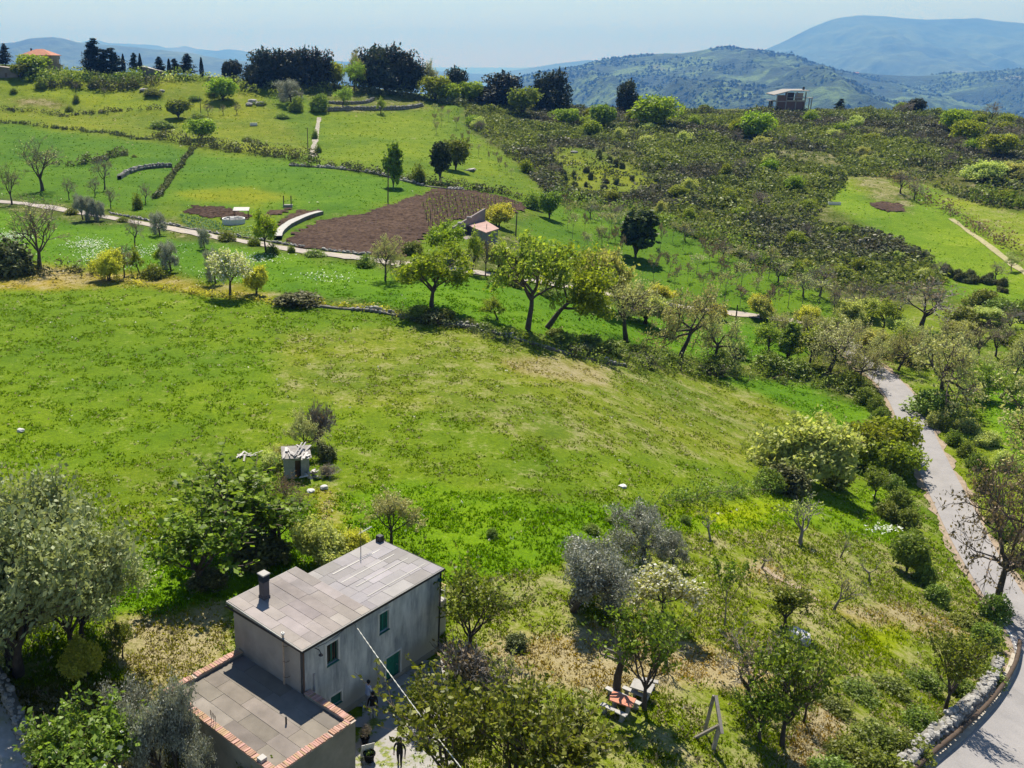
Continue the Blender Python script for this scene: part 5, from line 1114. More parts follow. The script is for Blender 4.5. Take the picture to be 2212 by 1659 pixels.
g = G(); g.add(V, [(0, 1, 2, 3), (7, 6, 5, 4), (0, 4, 5, 1), (1, 5, 6, 2), (2, 6, 7, 3), (3, 7, 4, 0)]); link('gable_wall', g.mesh('gable_wall', BRKW), ru)
slab('low_wall', [a0, r4[2], r4[2]-nn*8, a0-nn*8], -1, 1.3, BRKW, ru)
for k in range(2):
    g = G(); s_ = a0+(a1-a0)*(.18+.28*k); g.rock((s_[0], s_[1]-.2, z1-1.4+.18+(.18+.28*k)*1.9), (.55, .4, .18), np.random.default_rng(k)); link('coping_stone', g.mesh('coping_stone', STONE), ru)
g = G(); e = r4[0]*.4+r4[1]*.35+r4[2]*.25; g.tube([(e[0], e[1], 2.9), (e[0], e[1], 3.9)], .05, 6); link('pipe', g.mesh('pipe', DARKM), ru)
# curved garden wall, round basin, garden clutter
stone_edge, qq, nn2 = strip('garden_wall', [(600, 519), (606, 505), (622, 491), (645, 479), (668, 470), (694, 463)], .75, CONCL, .75, 2, .1)
g = G(); k = len(qq); zz = height(qq[:, 0], qq[:, 1]); A_ = np.column_stack([qq+nn2*-.72, zz+.74]); B_ = np.column_stack([qq+nn2*-.72, zz-.5]); A2 = np.column_stack([qq+nn2*.72, zz+.74]); B2 = np.column_stack([qq+nn2*.72, zz-.5]); i = np.arange(k-1)
for u, v in ((A_, B_), (A2, B2)): g.add(np.concatenate([u, v]), np.stack([i, i+1, k+i+1, k+i], 1))
link('wall_side', g.mesh('wall_side', STONED), stone_edge); del stone_edge['kind']; tag(stone_edge, 'curved pale topped garden wall beside the ploughed field', 'garden wall')
bs = tag(empty('water_basin', P(505, 482)), 'round white water basin between the vegetable plots', 'basin'); g = G(); g.lathe([(0, .15), (2.0, .15), (2.0, .95), (2.25, .98), (2.25, -.2)], 26); link('rim', g.mesh('rim', WHITEP), bs)
for k in range(7):
    g = G(); a = k*.9; g.box(math.cos(a)*1.2-.25, math.cos(a)*1.2+.25, math.sin(a)*1.0-.2, math.sin(a)*1.0+.2, .15, .95+.3*(k % 2)); link('crate', g.mesh('crate', WHITEP if k % 3 else CONC), bs)
sh_ = tag(empty('garden_shelter', P(522, 470)), 'low garden shelter of boards behind the white basin', 'shelter'); g = G(); g.add([(-1.6, -1, 1.5), (1.6, -1, 1.5), (1.6, 1, 1.9), (-1.6, 1, 1.9), (-1.6, -1, 1.56), (1.6, -1, 1.56), (1.6, 1, 1.96), (-1.6, 1, 1.96)], [(3, 2, 1, 0), (4, 5, 6, 7), (0, 1, 5, 4), (1, 2, 6, 5), (2, 3, 7, 6), (3, 0, 4, 7)]); link('roof', g.mesh('roof', BOARD), sh_)
for x in (-1.4, 1.4):
    for y in (-.8, .8):
        g = G(); g.tube([(x, y, -.2), (x, y, 1.6)], .06, 5); link('post', g.mesh('post', WOODP), sh_)
wl_ = tag(empty('well_frame', P(622, 447)), 'small well with two dark uprights above the tilled plots', 'well'); g = G(); g.box(-1, 1, -.6, .6, -.2, .5); link('base', g.mesh('base', CONC), wl_)
for x in (-.9, .7):
    g = G(); g.tube([(x, 0, -.2), (x, 0, 2.4)], .12, 6); link('upright', g.mesh('upright', WOODP), wl_)
# white trough and slab heap on the pastures
tr = tag(empty('trough', P(548, 271), R(10)), 'small white trough standing alone on the upper pasture', 'trough'); g = G()
for a in [(-1.3, 1.3, -.6, -.5, .0, .9), (-1.3, 1.3, .5, .6, 0, .9), (-1.3, -1.2, -.5, .5, 0, .9), (1.2, 1.3, -.5, .5, 0, .9), (-1.2, 1.2, -.5, .5, 0, .5)]: g.box(*a)
link('basin', g.mesh('basin', WHITEP), tr); g = G(); g.box(-1.0, -.7, -.4, .4, -.3, -.003); g.box(.7, 1.0, -.4, .4, -.3, -.003); link('foot', g.mesh('foot', CONC), tr)
hp = tag(empty('slab_heap', P(1014, 369)), 'small heap of pale slabs on the grass right of the round green tree', 'slabs')
for k in range(5):
    g = G(); g.bevbox(-.9, .9, -.5, .5, 0, .14, .02); o = link('slab', g.mesh('slab', CONCL), hp, (rs.uniform(-.9, .9) if False else (k-2)*.45, (k % 2)*.5, .12*k)); o.rotation_euler = (.1*(k-2), .08, k*1.1)
car_spots = [(1812, 441)]
tk = tag(empty('water_trough', P(1802, 442), R(-10)), 'long white trough at the edge of the right scrub', 'trough'); g = G(); g.box(-1.5, 1.5, -.5, .5, 0, .7); link('body', g.mesh('body', WHITEP), tk); g = G(); g.box(-1.4, 1.4, -.4, .4, .701, .72); link('water', g.mesh('water', GLASS), tk)
# fences: stakes of the pasture fence and dividing fence
g = G(); g.tube([(0, 0, -.3), (0, 0, 1.5)], [.08, .06], 5); STK = g.mesh('stake', WOODP)
for k in range(22):
    x = 4+k*15.5; p = P(x, 263+.112*x); o = link('fence_stake', STK, None, p); o.rotation_euler = (0, rg.normal(0, .06), 0); tag(o, 'thin wooden stake of the fence below the upper pasture', 'fence post', 'stakes of the upper pasture fence')
for k in range(14):
    x = 418-k*6.2; y = 322+k*8.2; p = P(x, y); o = link('fence_stake', STK, None, p); o.scale = (1, 1, 1.1); tag(o, 'dark stake of the sloping fence beside the stone bank', 'fence post', 'stakes of the sloping field fence')
hedge('fence_weeds', 'line of weeds along the sloping field fence', [(418, 322), (380, 370), (335, 430)], 1.0, 1.2, L_SCRUB, 40, .25, gap=.2)
# vines in the tilled field: short stakes, each with its shoots
g = G(); g.tube([(0, 0, -.2), (0, 0, 1.15)], [.05, .035], 4); VS = g; rgv = np.random.default_rng(6); VM = []
for k in range(4):
    g = G(); g.tube([(0, 0, -.2), (.03, 0, .6), (0, .02, 1.2)], [.06, .05, .03], 4, 1, False); leaves(g, rgv.normal(0, .20, (6, 3))*[1, 1, .6]+[0, 0, .9], .15, rgv, 0, .8); VM.append(g.mesh('vine', [L_GREEN, WOODP], False, True))
cnt = 0
for r_ in range(17):
    for k in range(26):
        x = 905+k*9.6+r_*1.5; y = 416+r_*5.2+k*.9
        if inpoly(np.array([x]), np.array([y]), [(925, 425), (1010, 412), (1080, 424), (1135, 440), (1100, 464), (1050, 468), (985, 478), (930, 495), (900, 470)])[0] and cnt < 290:
            p = P(x+rgv.normal(0, 1.2), y+rgv.normal(0, .8)); o = link('vine', VM[rgv.integers(4)], None, p, rgv.uniform(0, 6)); tag(o, 'staked young vine in the rows of the ploughed field', 'vine', 'vines of the ploughed field'); cnt += 1
# ------------------------------------------------------------------ houses on the ridge
TILE = simple('roof_tiles', (.37, .165, .105), .15, .8, .9, .4, .05); STUCCO = simple('old_stucco', (.36, .30, .245), .2, .5, .95, .3, dark=(.26, .22, .19))
p = P(76, 152); zb = p[2]-.5; hs = tag(empty('country_house', (p[0], p[1]+3, zb), R(-6)), 'country house with a red hipped tile roof on the left ridge', 'house')
g = G(); wallmesh(g, 13.0, 6.6, .4, [(2.6, 3.9, 3.2, 5.0), (6.2, 7.4, 3.0, 5.2), (9.4, 10.6, 3.2, 5.0)], x0=-6.5, z0=0); g.box(-6.5, -6.1, .4, 9, 0, 6.6); g.box(6.1, 6.5, .4, 9, 0, 6.6); g.box(-6.1, 6.1, 8.6, 9, 0, 6.6); link('wall', g.mesh('wall', STUCCO), hs)
g = G(); g.add([(-7.4, -.9, 6.5), (7.4, -.9, 6.5), (7.4, 9.9, 6.5), (-7.4, 9.9, 6.5), (-7.4, -.9, 6.7), (7.4, -.9, 6.7), (7.4, 9.9, 6.7), (-7.4, 9.9, 6.7), (-1.6, 4.5, 9.3), (1.6, 4.5, 9.3)], [(3, 2, 1, 0), (0, 1, 5, 4), (1, 2, 6, 5), (2, 3, 7, 6), (3, 0, 4, 7), (4, 5, 9, 8), (6, 7, 8, 9)]); g.add([(7.4, -.9, 6.7), (7.4, 9.9, 6.7), (1.6, 4.5, 9.3)], [(0, 1, 2)]); g.add([(-7.4, 9.9, 6.7), (-7.4, -.9, 6.7), (-1.6, 4.5, 9.3)], [(0, 1, 2)])
rf = link('roof', g.mesh('roof', TILE), hs); g = G(); g.box(-5.2, -4.6, 6.5, 7.1, 6.7, 9.6); link('chimney', g.mesh('chimney', DARKM), rf)
for o in [(2.6, 3.9, 3.2, 5.0), (6.2, 7.4, 3.0, 5.2), (9.4, 10.6, 3.2, 5.0)]:
    g = G(); g.box(o[0]-6.5 if False else o[0], o[1], .2, .3, o[2], o[3]); 
g = G()
for i_, (A, B, c_, d_) in enumerate([(-4.6, -3.4, 3.3, 5.1)]):
    g = G(); e = .3; g.box(A-e, A, -.05, -.003, c_-e, d_+e); g.box(B, B+e, -.05, -.003, c_-e, d_+e); g.box(A, B, -.05, -.003, d_, d_+e); g.box(A, B, -.05, -.003, c_-e, c_); wn = link('window', g.mesh('window', TRIM), hs); g = G(); g.box(A, B, -.04, -.002, c_, d_); link('pane', g.mesh('pane', GLASS), wn)
for A, B, c_, d_ in [(2.6, 3.9, 3.2, 5.0), (6.2, 6.45, 3.0, 5.2)]:
    g = G(); g.box(A, B, .25, .35, c_, d_); link('window', g.mesh('window', GLASS), hs)
g = G(); g.box(6.7, 9.2, 1, 6, 0, 2.6); an_ = link('annex', g.mesh('annex', STUCCO), hs); g = G(); g.box(6.55, 9.8, .5, 6.4, 2.605, 2.8); link('annex_roof', g.mesh('annex_roof', CONCL), an_)
def shed(x, y, wpx, h, dp, label, mono, rz=0.0, wall=None, roof=None):
    p = P(x, y); L = wpx*metres(p, y)[0]; r = tag(empty('shed', p, rz), label, 'shed'); g = G()
    V = [(-L/2, 0, -1), (L/2, 0, -1), (L/2, dp, -1), (-L/2, dp, -1), (-L/2, 0, h), (L/2, 0, h-mono), (L/2, dp, h-mono), (-L/2, dp, h)]; g.add(V, [(3, 2, 1, 0), (0, 1, 5, 4), (1, 2, 6, 5), (2, 3, 7, 6), (3, 0, 4, 7)]); link('wall', g.mesh('wall', wall or CONC), r)
    g = G(); e = .35; V = [(-L/2-e, -e, h+.003), (L/2+e, -e, h-mono+.003), (L/2+e, dp+e, h-mono+.003), (-L/2-e, dp+e, h+.003)]; V = V+[(a, b, c+.18) for a, b, c in V]; g.add(V, [(3, 2, 1, 0), (4, 5, 6, 7), (0, 1, 5, 4), (1, 2, 6, 5), (2, 3, 7, 6), (3, 0, 4, 7)]); link('roof', g.mesh('roof', roof or CONCL), r)
    g = G(); g.box(L*.05, L*.05+1.0, -.04, -.003, .3, 1.9); link('door', g.mesh('door', WOODP), r)
shed(330, 170, 42, 5.0, 6, 'grey shed with a slanting roof on the ridge beside the tallest cypress', 2.2, 0, simple('shed_block', (.16, .155, .155), .2, .6), None)
shed(8, 168, 60, 5.0, 7, 'dark stone barn with a sloping roof at the left edge', 1.6, 0, simple('barn_stone', (.17, .155, .15), .25, .5), simple('barn_roof', (.22, .19, .16), .2, .6))
shed(456, 176, 12, 1.8, 3, 'tiny pale roofed shelter on the ridge between cypress and round tree', .2, 0)
# unfinished concrete house on the scrub skyline
p = P(1700, 238); uh = tag(empty('unfinished_house', (p[0], p[1]-4, p[2]+.9), R(-4)), 'unfinished two storey concrete frame house with brick infill on the skyline', 'house')
s_ = metres(p, 238)[0]; k_ = s_*.9041
def ub(x0, x1, y0_, y1_, z0, z1, name, mm):
    g = G(); g.box(x0, x1, y0_, y1_, z0, z1); return link(name, g.mesh(name, mm), uh)
BRK = simple('hollow_brick', (.15, .098, .082), .15, .8, .95, .3)
for x in (-6.6, -2.6, 1.6, 5.4): ub(x-.22, x+.22, -.2, .2, -.5, 6.9 if x > -3 else 5.6, 'pillar', CONC)
ub(-6.9, 5.8, -.15, 9, 2.85, 3.15, 'floor_slab', CONC)
for a, b_ in ((-6.38, -2.82), (-2.38, 1.38), (1.82, 5.18)): ub(a, b_, .0, .3, -.5, 2.845, 'brick_wall', BRK)
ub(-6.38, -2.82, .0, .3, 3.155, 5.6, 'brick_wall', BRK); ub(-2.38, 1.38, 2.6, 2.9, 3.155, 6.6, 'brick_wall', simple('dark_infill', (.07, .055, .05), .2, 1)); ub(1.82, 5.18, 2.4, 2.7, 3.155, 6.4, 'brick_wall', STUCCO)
ub(-2.3, 1.3, -.5, -.2, 3.16, 3.55, 'parapet', CONCL); ub(1.9, 5.1, -.5, -.2, 3.16, 3.55, 'parapet', CONCL); ub(-1.6, 8.3, -1.2, 2.3, 4.35, 4.6, 'balcony_roof', CONCL)
for x in (7.0, 8.0): ub(x-.18, x+.18, -.9, -.55, -1.2, 4.345, 'pillar', CONC)
ub(-9.3, -6.95, .5, 6, 3.2, 3.45, 'porch_roof', CONCL)
for x in (-9.0, -8.0): ub(x-.2, x+.2, .7, 1.1, -.8, 3.195, 'pillar', CONC)
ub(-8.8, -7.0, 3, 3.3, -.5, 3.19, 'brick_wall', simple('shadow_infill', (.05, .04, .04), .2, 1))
g = G(); V = [(-8.4, -.9, 5.5), (-1.6, -.9, 7.3), (6.6, -.9, 7.3), (6.6, 9.8, 7.7), (-1.6, 9.8, 7.7), (-8.4, 9.8, 5.9)]; V = V+[(a, b, c+.3) for a, b, c in V]
g.add(V, [(0, 1, 7, 6), (1, 2, 8, 7), (2, 3, 9, 8), (3, 4, 10, 9), (4, 5, 11, 10), (5, 0, 6, 11), (6, 7, 10, 11), (7, 8, 9, 10), (5, 4, 1, 0), (4, 3, 2, 1)]); rf = link('roof', g.mesh('roof', simple('grey_screed', (.25, .235, .22), .15, .8, .95, .3)), uh)
g = G(); g.box(4.9, 5.6, 3, 3.7, 7.7, 9.0); link('chimney', g.mesh('chimney', DARKM), rf)
# far houses on the mountain: tiny, one object each
for x, y, w_, k in [(1664, 127, 9, 0), (1688, 131, 8, 1), (1702, 132, 10, 0), (1716, 134, 8, 1), (1734, 137, 9, 0), (1848, 161, 13, 0), (2072, 163, 12, 1), (2086, 163, 10, 0)]:
    d_ = 7400.0; z_ = float(HC-d_*math.tan(PITCH+math.atan((y-CY)/F))); zc_ = d_*CP+(HC-z_)*SP; X_ = (x-PX)/F*zc_; L = w_*zc_/F; g = G(); g.box(-L/2, L/2, -9, 9, -55, 6, 0)
    g.add([(-L/2-.5, -10, 6), (L/2+.5, -10, 6), (L/2+.5, 10, 6), (-L/2-.5, 10, 6), (-L/2-.5, 0, 12), (L/2+.5, 0, 12)], [(0, 1, 5, 4), (2, 3, 4, 5)], 1); g.add([(L/2+.5, -10, 6), (L/2+.5, 10, 6), (L/2+.5, 0, 12)], [(0, 1, 2)], 1)
    tag(link('village_house', g.mesh('village_house', [STUCCO, TILE]), None, (X_, d_, z_+5)), 'tiny red roofed village house along the crest of the far wooded mountain', 'house', 'village houses on the mountain crest')
# ------------------------------------------------------------------ the air
m = bpy.data.materials.new('haze'); m.use_nodes = True; n = m.node_tree; n.nodes.remove(n.nodes['Principled BSDF']); v = n.nodes.new('ShaderNodeVolumePrincipled')
v.inputs['Color'].default_value = HAZE_COLOR; v.inputs['Density'].default_value = HAZE_DENSITY; v.inputs['Anisotropy'].default_value = .15; v.inputs['Absorption Color'].default_value = HAZE_ABSORB
n.links.new(v.outputs[0], n.nodes['Material Output'].inputs['Volume'])
g = G(); g.box(-65000, 65000, -400, 60000, -700, 1700)
tag(link('haze', g.mesh('haze', m)), 'thin blue haze that fades the far mountains', 'haze', kind='stuff')
# ------------------------------------------------------------------ plants: the near garden
pl = plant
pl('pale_tree', 60, 1440, 383, 370, 'large pale flowering tree filling the left edge above the gravel drive')
pl('pale_tree', 190, 1410, 268, 241, 'smaller pale flowering tree beside the large one, nearer the grey house')
pl('pale_tree', -70, 1400, 330, 260, 'pale flowering tree cut by the left edge of the photo')
pl('yellow_shrub', 185, 1455, 70, 75, 'yellow green shrub under the pale flowering trees by the drive')
pl('cherry_c', 265, 1420, 80, 60, 'small leafy shrub on the stony grass right of the pale flowering trees')
pl('cherry_c', 215, 1730, 195, 228, 'light green broad leaved tree at the bottom left, in front of the olive trees', cat='tree')
pl('cherry_c', 130, 1720, 165, 130, 'light green bush at the lower edge beside the gravel drive', cat='tree')
pl('olive_a', 375, 1720, 225, 135, 'grey green olive tree hiding the left corner of the flat annex roof')
pl('olive_b', 440, 1745, 160, 95, 'low olive tree against the shaded annex wall')
pl('olive_b', 300, 1640, 165, 135, 'olive tree between the light green tree and the annex roof corner')
pl('cherry_c', 560, 1740, 100, 90, 'sprig leaved bush in front of the annex wall at the lower edge', cat='bush')
pl('cherry_b', 515, 1200, 205, 235, 'tall upright green tree behind the farmhouse, largest of the clump left of the hut')
pl('cherry_b', 440, 1268, 173, 202, 'upright yellow green tree with a bramble pile at its foot, left of the farmhouse chimney')
pl('bud_brown', 605, 1170, 147, 126, 'grey twiggy tree leaning out of the tall green clump towards the stone hut')
pl('cherry_b', 590, 1185, 126, 124, 'shaded green tree at the right of the clump above the farmhouse roof')
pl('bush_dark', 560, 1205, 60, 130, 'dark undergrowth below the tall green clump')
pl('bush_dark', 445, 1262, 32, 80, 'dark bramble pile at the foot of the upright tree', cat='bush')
pl('pale_shrub', 685, 1225, 95, 108, 'cream flowered shrub just behind the farmhouse roof step', cat='shrub')
pl('yellow_shrub', 760, 1205, 58, 70, 'low yellow shrub behind the roof aerial', cat='shrub')
pl('pale_bud', 845, 1178, 142, 142, 'pale budding tree with bare limbs behind the far end of the farmhouse')
pl('pale_bud', 660, 985, 105, 78, 'thin budding tree with dead poplar stems, behind the stone hut')
pl('bare_shrub', 690, 962, 90, 60, 'dead upright twigs rising beside the thin budding tree behind the hut')
pl('bush_pale', 588, 1008, 34, 55, 'grey green bramble leaning on the left side of the stone hut')
pl('bush_pale', 620, 992, 34, 60, 'bramble growing over the back of the hut roof')
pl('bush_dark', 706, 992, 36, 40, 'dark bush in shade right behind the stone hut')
pl('bare_shrub', 708, 1030, 26, 40, 'brown dead bramble beside the rubble of the hut')
pl('olive_a', 1222, 1312, 148, 182, 'round silver olive tree casting a dark shadow in the middle of the orchard')
pl('olive_b', 1392, 1212, 122, 130, 'silver olive tree leaning left, behind the round olive')
pl('olive_b', 1455, 1222, 78, 70, 'small olive sapling touching the leaning olive on its right')
pl('pear', 1428, 1338, 122, 135, 'white blossoming fruit tree between the olives and the picnic table')
pl('young', 1565, 1352, 165, 95, 'slim young tree with few leaves right of the white blossoming tree')
FIG = 'bare fruit trees of the orchard beside the lane'
pl('fig_bare', 1728, 1175, 98, 92, 'largest bare pale barked fruit tree, with two curved stems near the yellow grass')
pl('fig_bare_b', 1535, 1168, 66, 58, 'small bare fruit tree right behind the leaning olive')
pl('fig_bare_b', 1645, 1228, 58, 58, 'crooked bare fruit tree beside the trodden path')
pl('fig_bare_b', 1815, 1205, 70, 42, 'bare fruit tree with an upright pale crown, third from the lane hedge')
pl('fig_bare_b', 1878, 1258, 62, 56, 'Y shaped bare fruit tree left of the round green bush')
pl('fig_bare', 1802, 1318, 85, 66, 'bare fruit tree with pinkish twigs above the straw coloured grass')
pl('leafy_b', 1957, 1236, 82, 68, 'dense round green bush at the lane end of the orchard', cat='bush')
pl('cherry_b', 1697, 1352, 92, 88, 'small upright green tree behind the white boulder')
pl('cherry_a', 1012, 1412, 191, 169, 'upright green tree at the right end of the farmhouse')
pl('bare_shrub', 1010, 1480, 95, 120, 'tangle of dead grey branches below the upright tree by the house end')
pl('bush_dark', 1115, 1400, 30, 45, 'dark heap of cut brushwood right of the upright tree')
pl('fig_bare', 1092, 1500, 115, 70, 'dead grey tree with a broken limb right of the farmhouse')
pl('cherry_a', 968, 1735, 275, 260, 'big yellow green tree at the lower edge, in front of the courtyard')
pl('cherry_a', 1105, 1745, 285, 247, 'big yellow green tree at the lower edge, second from the courtyard')
pl('cherry_b', 1225, 1765, 215, 230, 'yellow green tree at the lower edge, farthest from the courtyard')
pl('cherry_b', 905, 1560, 95, 70, 'leafy branch clump beside the green farmhouse door', cat='bush')
pl('cherry_a', 1392, 1532, 240, 168, 'upright tree with a bare side limb, standing over the picnic table')
pl('fig_bare', 1440, 1440, 90, 70, 'dead branching tree behind the upright tree by the picnic table')
pl('bare_b', 1612, 1525, 165, 180, 'grey leafless shrubby tree behind the tall spiky tree near the wooden frame')
pl('cherry_a', 1690, 1612, 257, 182, 'tall spiky yellow green tree right of the wooden frame')
pl('cherry_b', 1640, 1600, 130, 100, 'dark low bush under the tall spiky tree')
pl('bare_b', 1735, 1560, 130, 80, 'thin leafless tree right of the tall spiky tree')
pl('cherry_a', 2042, 1535, 182, 135, 'spiky yellow green tree above the dry stone wall at the road bend')
bushes('bush_b', '{n} bramble clump on the bank above the dry stone wall, from the left', 'brambles on the bank above the road bend',
       [(1830, 1640, 38, 95), (1890, 1600, 36, 100), (1950, 1635, 45, 95), (1900, 1690, 60, 130), (1985, 1575, 40, 80), (1800, 1530, 22, 70), (1850, 1500, 24, 80), (1925, 1490, 24, 80), (1990, 1480, 30, 70), (1800, 1680, 42, 90)])
bushes('bush', '{n} dark low bush on the verge at the road bend, from the far side', 'verge bushes at the orchard corner',
       [(2090, 1430, 36, 60), (2125, 1390, 44, 60), (2130, 1470, 30, 60), (2070, 1500, 36, 60), (2145, 1335, 50, 60), (2080, 1350, 22, 60)])
pl('bud_brown', 2150, 1318, 335, 235, 'big twiggy brown budding tree overhanging the lane at the right edge')
pl('bud_brown', 2235, 1345, 240, 160, 'twiggy tree cut by the right edge beside the lane')
pl('bud_a', 2240, 1110, 300, 260, 'green budding oak with dark limbs at the right edge above the lane')
bushes('bush_b', '{n} green bush on the right verge of the lane, from the far end', 'bushes along the right verge of the lane',
       [(2061, 960, 31, 32), (2086, 985, 32, 35), (2108, 1010, 32, 40), (2126, 1060, 40, 40), (2151, 1110, 45, 48), (2046, 930, 27, 29), (2166, 1160, 40, 48)])
# hedge between the meadow and the lane
bushes('bush', '{n} leafy bush in the hedge left of the lane, from the far end', 'hedge bushes between meadow and lane',
       [(1836, 838, 37, 48), (1866, 868, 34, 40), (1891, 890, 34, 35), (1901, 915, 37, 40), (1916, 1120, 37, 48), (1944, 1095, 42, 48), (1958, 1140, 44, 48), (1971, 1185, 42, 45), (1981, 1225, 46, 48), (1998, 1262, 42, 45), (2021, 1300, 37, 48), (1931, 1060, 34, 40)])
bushes('leafy', '{n} tall bright bush between pale round tree and lane, from the left', 'tall bright hedge clump by the lane',
       [(1865, 1005, 92, 90), (1925, 990, 92, 90), (1945, 1030, 70, 70), (1895, 1022, 78, 80)], 'bush')
pl('pale_shrub', 1748, 1042, 132, 154, 'pale yellow round tree in the hedge at the right end of the meadow', cat='tree')
pl('bush_dark', 1700, 1062, 62, 80, 'dark bush at the foot of the pale yellow round tree')
pl('bush', 1660, 1055, 44, 60, 'green bush left of the pale yellow round tree')
pl('cherry_c', 1888, 1078, 70, 55, 'small leafy tree at the corner of the bright grass below the hedge')
pl('bush', 1800, 1050, 55, 70, 'shaded bush between the pale round tree and the tall bright clump')
hedge('bramble_hedge', 'low bramble hedge dividing the orchard from the big meadow', [(1370, 1108), (1450, 1085), (1530, 1080), (1590, 1072), (1660, 1055)], 1.5, 2.2, L_BUSH, 110, .10)
bushes('bush', '{n} tuft of tall weeds on the bright grass behind the farmhouse, from the left', 'weed tufts on the bright green grass', [(1280, 1150, 18, 34), (1325, 1130, 16, 30), (1062, 1160, 20, 24), (900, 1245, 20, 26), (1480, 1130, 18, 24)])
# ------------------------------------------------------------------ plants: the tree line on the old terrace wall
pl('oak_c', 932, 668, 145, 140, 'bright leafy oak with a forked trunk, first on the terrace wall')
pl('oak_a', 1140, 712, 210, 152, 'tallest straight trunked oak on the terrace wall')
pl('oak_lean', 1182, 708, 181, 176, 'dense bright oak leaning right next to the tallest oak')
pl('bud_a', 1352, 738, 152, 150, 'grey twisted oak barely in leaf, right of the leaning oak')
pl('bud_b', 1468, 772, 160, 150, 'pale budding oak with a low right limb, last of the big wall oaks')
pl('bud_b', 1545, 786, 115, 120, 'low budding tree beside the last big wall oak')
pl('pale_shrub', 1290, 660, 115, 95, 'pale yellow tree behind the leaning oak', cat='tree')
pl('pale_shrub', 1390, 700, 60, 80, 'pale green tree behind the grey twisted oak', cat='tree')
pl('oak_b', 1075, 690, 55, 50, 'small thin tree on the wall left of the tallest oak')
pl('ivy', 1700, 780, 85, 42, 'narrow ivy clad tree at the end of the green strip')
hedge('wall_undergrowth', 'dark undergrowth in the shade along the terrace wall and the wood edge', [(1085, 738), (1180, 758), (1270, 778), (1350, 792), (1450, 800), (1560, 812), (1680, 824), (1770, 835), (1850, 856)], 1.9, 3.4, L_BUSH, 120, .15, gap=.08)
hedge('field_margin', 'strip of low brambles on the old wall at the left of the wood oaks', [(870, 686), (940, 700), (1020, 716), (1085, 738)], 1.0, 2.2, L_SCRUB, 90, .14, gap=.25)
bushes('bush', '{n} dense bush on the terrace wall under the oaks, from the left', 'bushes along the terrace wall',
       [(905, 685, 27, 56), (960, 690, 24, 48), (1010, 700, 14, 32), (1045, 712, 17, 35), (1100, 725, 19, 40), (1220, 742, 24, 56), (1270, 750, 27, 64), (1320, 762, 27, 64), (1385, 770, 26, 64), (1430, 782, 29, 64), (1560, 796, 36, 64), (1660, 805, 43, 64), (1590, 770, 32, 48), (1720, 812, 36, 64), (1200, 728, 19, 40)])
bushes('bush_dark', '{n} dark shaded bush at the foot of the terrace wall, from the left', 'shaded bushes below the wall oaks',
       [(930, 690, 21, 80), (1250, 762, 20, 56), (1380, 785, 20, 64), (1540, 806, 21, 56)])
pl('bud_a', 1790, 805, 120, 125, 'twisted budding tree left of the lane where it leaves the wood')
pl('oak_b', 1745, 800, 90, 80, 'leafy tree at the end of the terrace wall near the lane')
pl('bud_b', 1850, 830, 90, 80, 'dark branched tree hanging over the top of the lane')
pl('oak_a', 1905, 720, 75, 60, 'slim leafy tree in front of the wide bare oak')
pl('bare_b', 1990, 712, 112, 150, 'wide bare oak with crooked dark limbs right of the lane')
pl('bud_b', 2038, 882, 175, 185, 'wide pale green budding oak beside the lane')
pl('bush', 2010, 890, 50, 90, 'dark bush under the wide pale green oak')
pl('bush', 2045, 905, 32, 70, 'low bush right of the wide pale green oak')
pl('bare_a', 2112, 775, 88, 70, 'cluster of leafless grey stems right of the wide pale oak')
pl('bare_a', 2150, 770, 80, 60, 'second cluster of leafless stems nearer the right edge')
pl('leafy', 2215, 780, 60, 60, 'bright green bush at the right edge below the bare stems', cat='bush')
bushes('pale_shrub', '{n} pale leafy shrub in the thicket at the track junction, from the left', 'thicket shrubs at the track junction',
       [(1640, 690, 46, 40), (1745, 700, 38, 40), (1870, 690, 44, 50), (1830, 700, 50, 60), (1940, 730, 40, 60), (2070, 735, 40, 60), (2130, 700, 34, 60), (1880, 760, 46, 60), (1960, 780, 40, 70)], 'shrub')
bushes('bare_b', '{n} brown twiggy tree in the thicket by the track junction, from the left', 'brown twiggy trees at the junction', [(1800, 690, 80, 60), (1850, 680, 80, 60), (1910, 670, 60, 60), (1770, 640, 70, 70), (2180, 720, 60, 60)], 'tree')
bushes('bush', '{n} dark green hedge bush below the right hand fields, from the left', 'hedge bushes below the right fields', [(2120, 660, 36, 60), (2160, 680, 34, 60), (2200, 690, 40, 60), (2080, 700, 36, 60), (2185, 740, 36, 60)])
bushes('bud_b', '{n} twiggy budding tree in the wood around the track junction, from the left', 'budding trees at the track junction', [(1690, 740, 70, 70), (1760, 745, 66, 70), (1815, 770, 80, 80), (1885, 800, 80, 80), (1940, 800, 90, 80), (2060, 790, 90, 90), (2120, 830, 70, 80), (2190, 810, 90, 90), (1975, 760, 60, 70)], 'tree')
bushes('oak_b', '{n} leafy green tree in the wood beside the lane top, from the left', 'leafy trees at the lane top', [(1660, 770, 70, 70), (1780, 735, 60, 60), (1925, 765, 66, 66), (2085, 850, 80, 80), (2160, 860, 60, 70)], 'tree')
bushes('bush_pale', '{n} pale bramble on the verge right of the lane, from the far end', 'pale brambles right of the lane', [(2020, 920, 31, 43), (2090, 930, 26, 48), (2130, 960, 29, 48), (2170, 1010, 34, 48), (2215, 1060, 37, 56), (2150, 1130, 37, 40), (2195, 1215, 42, 48)])
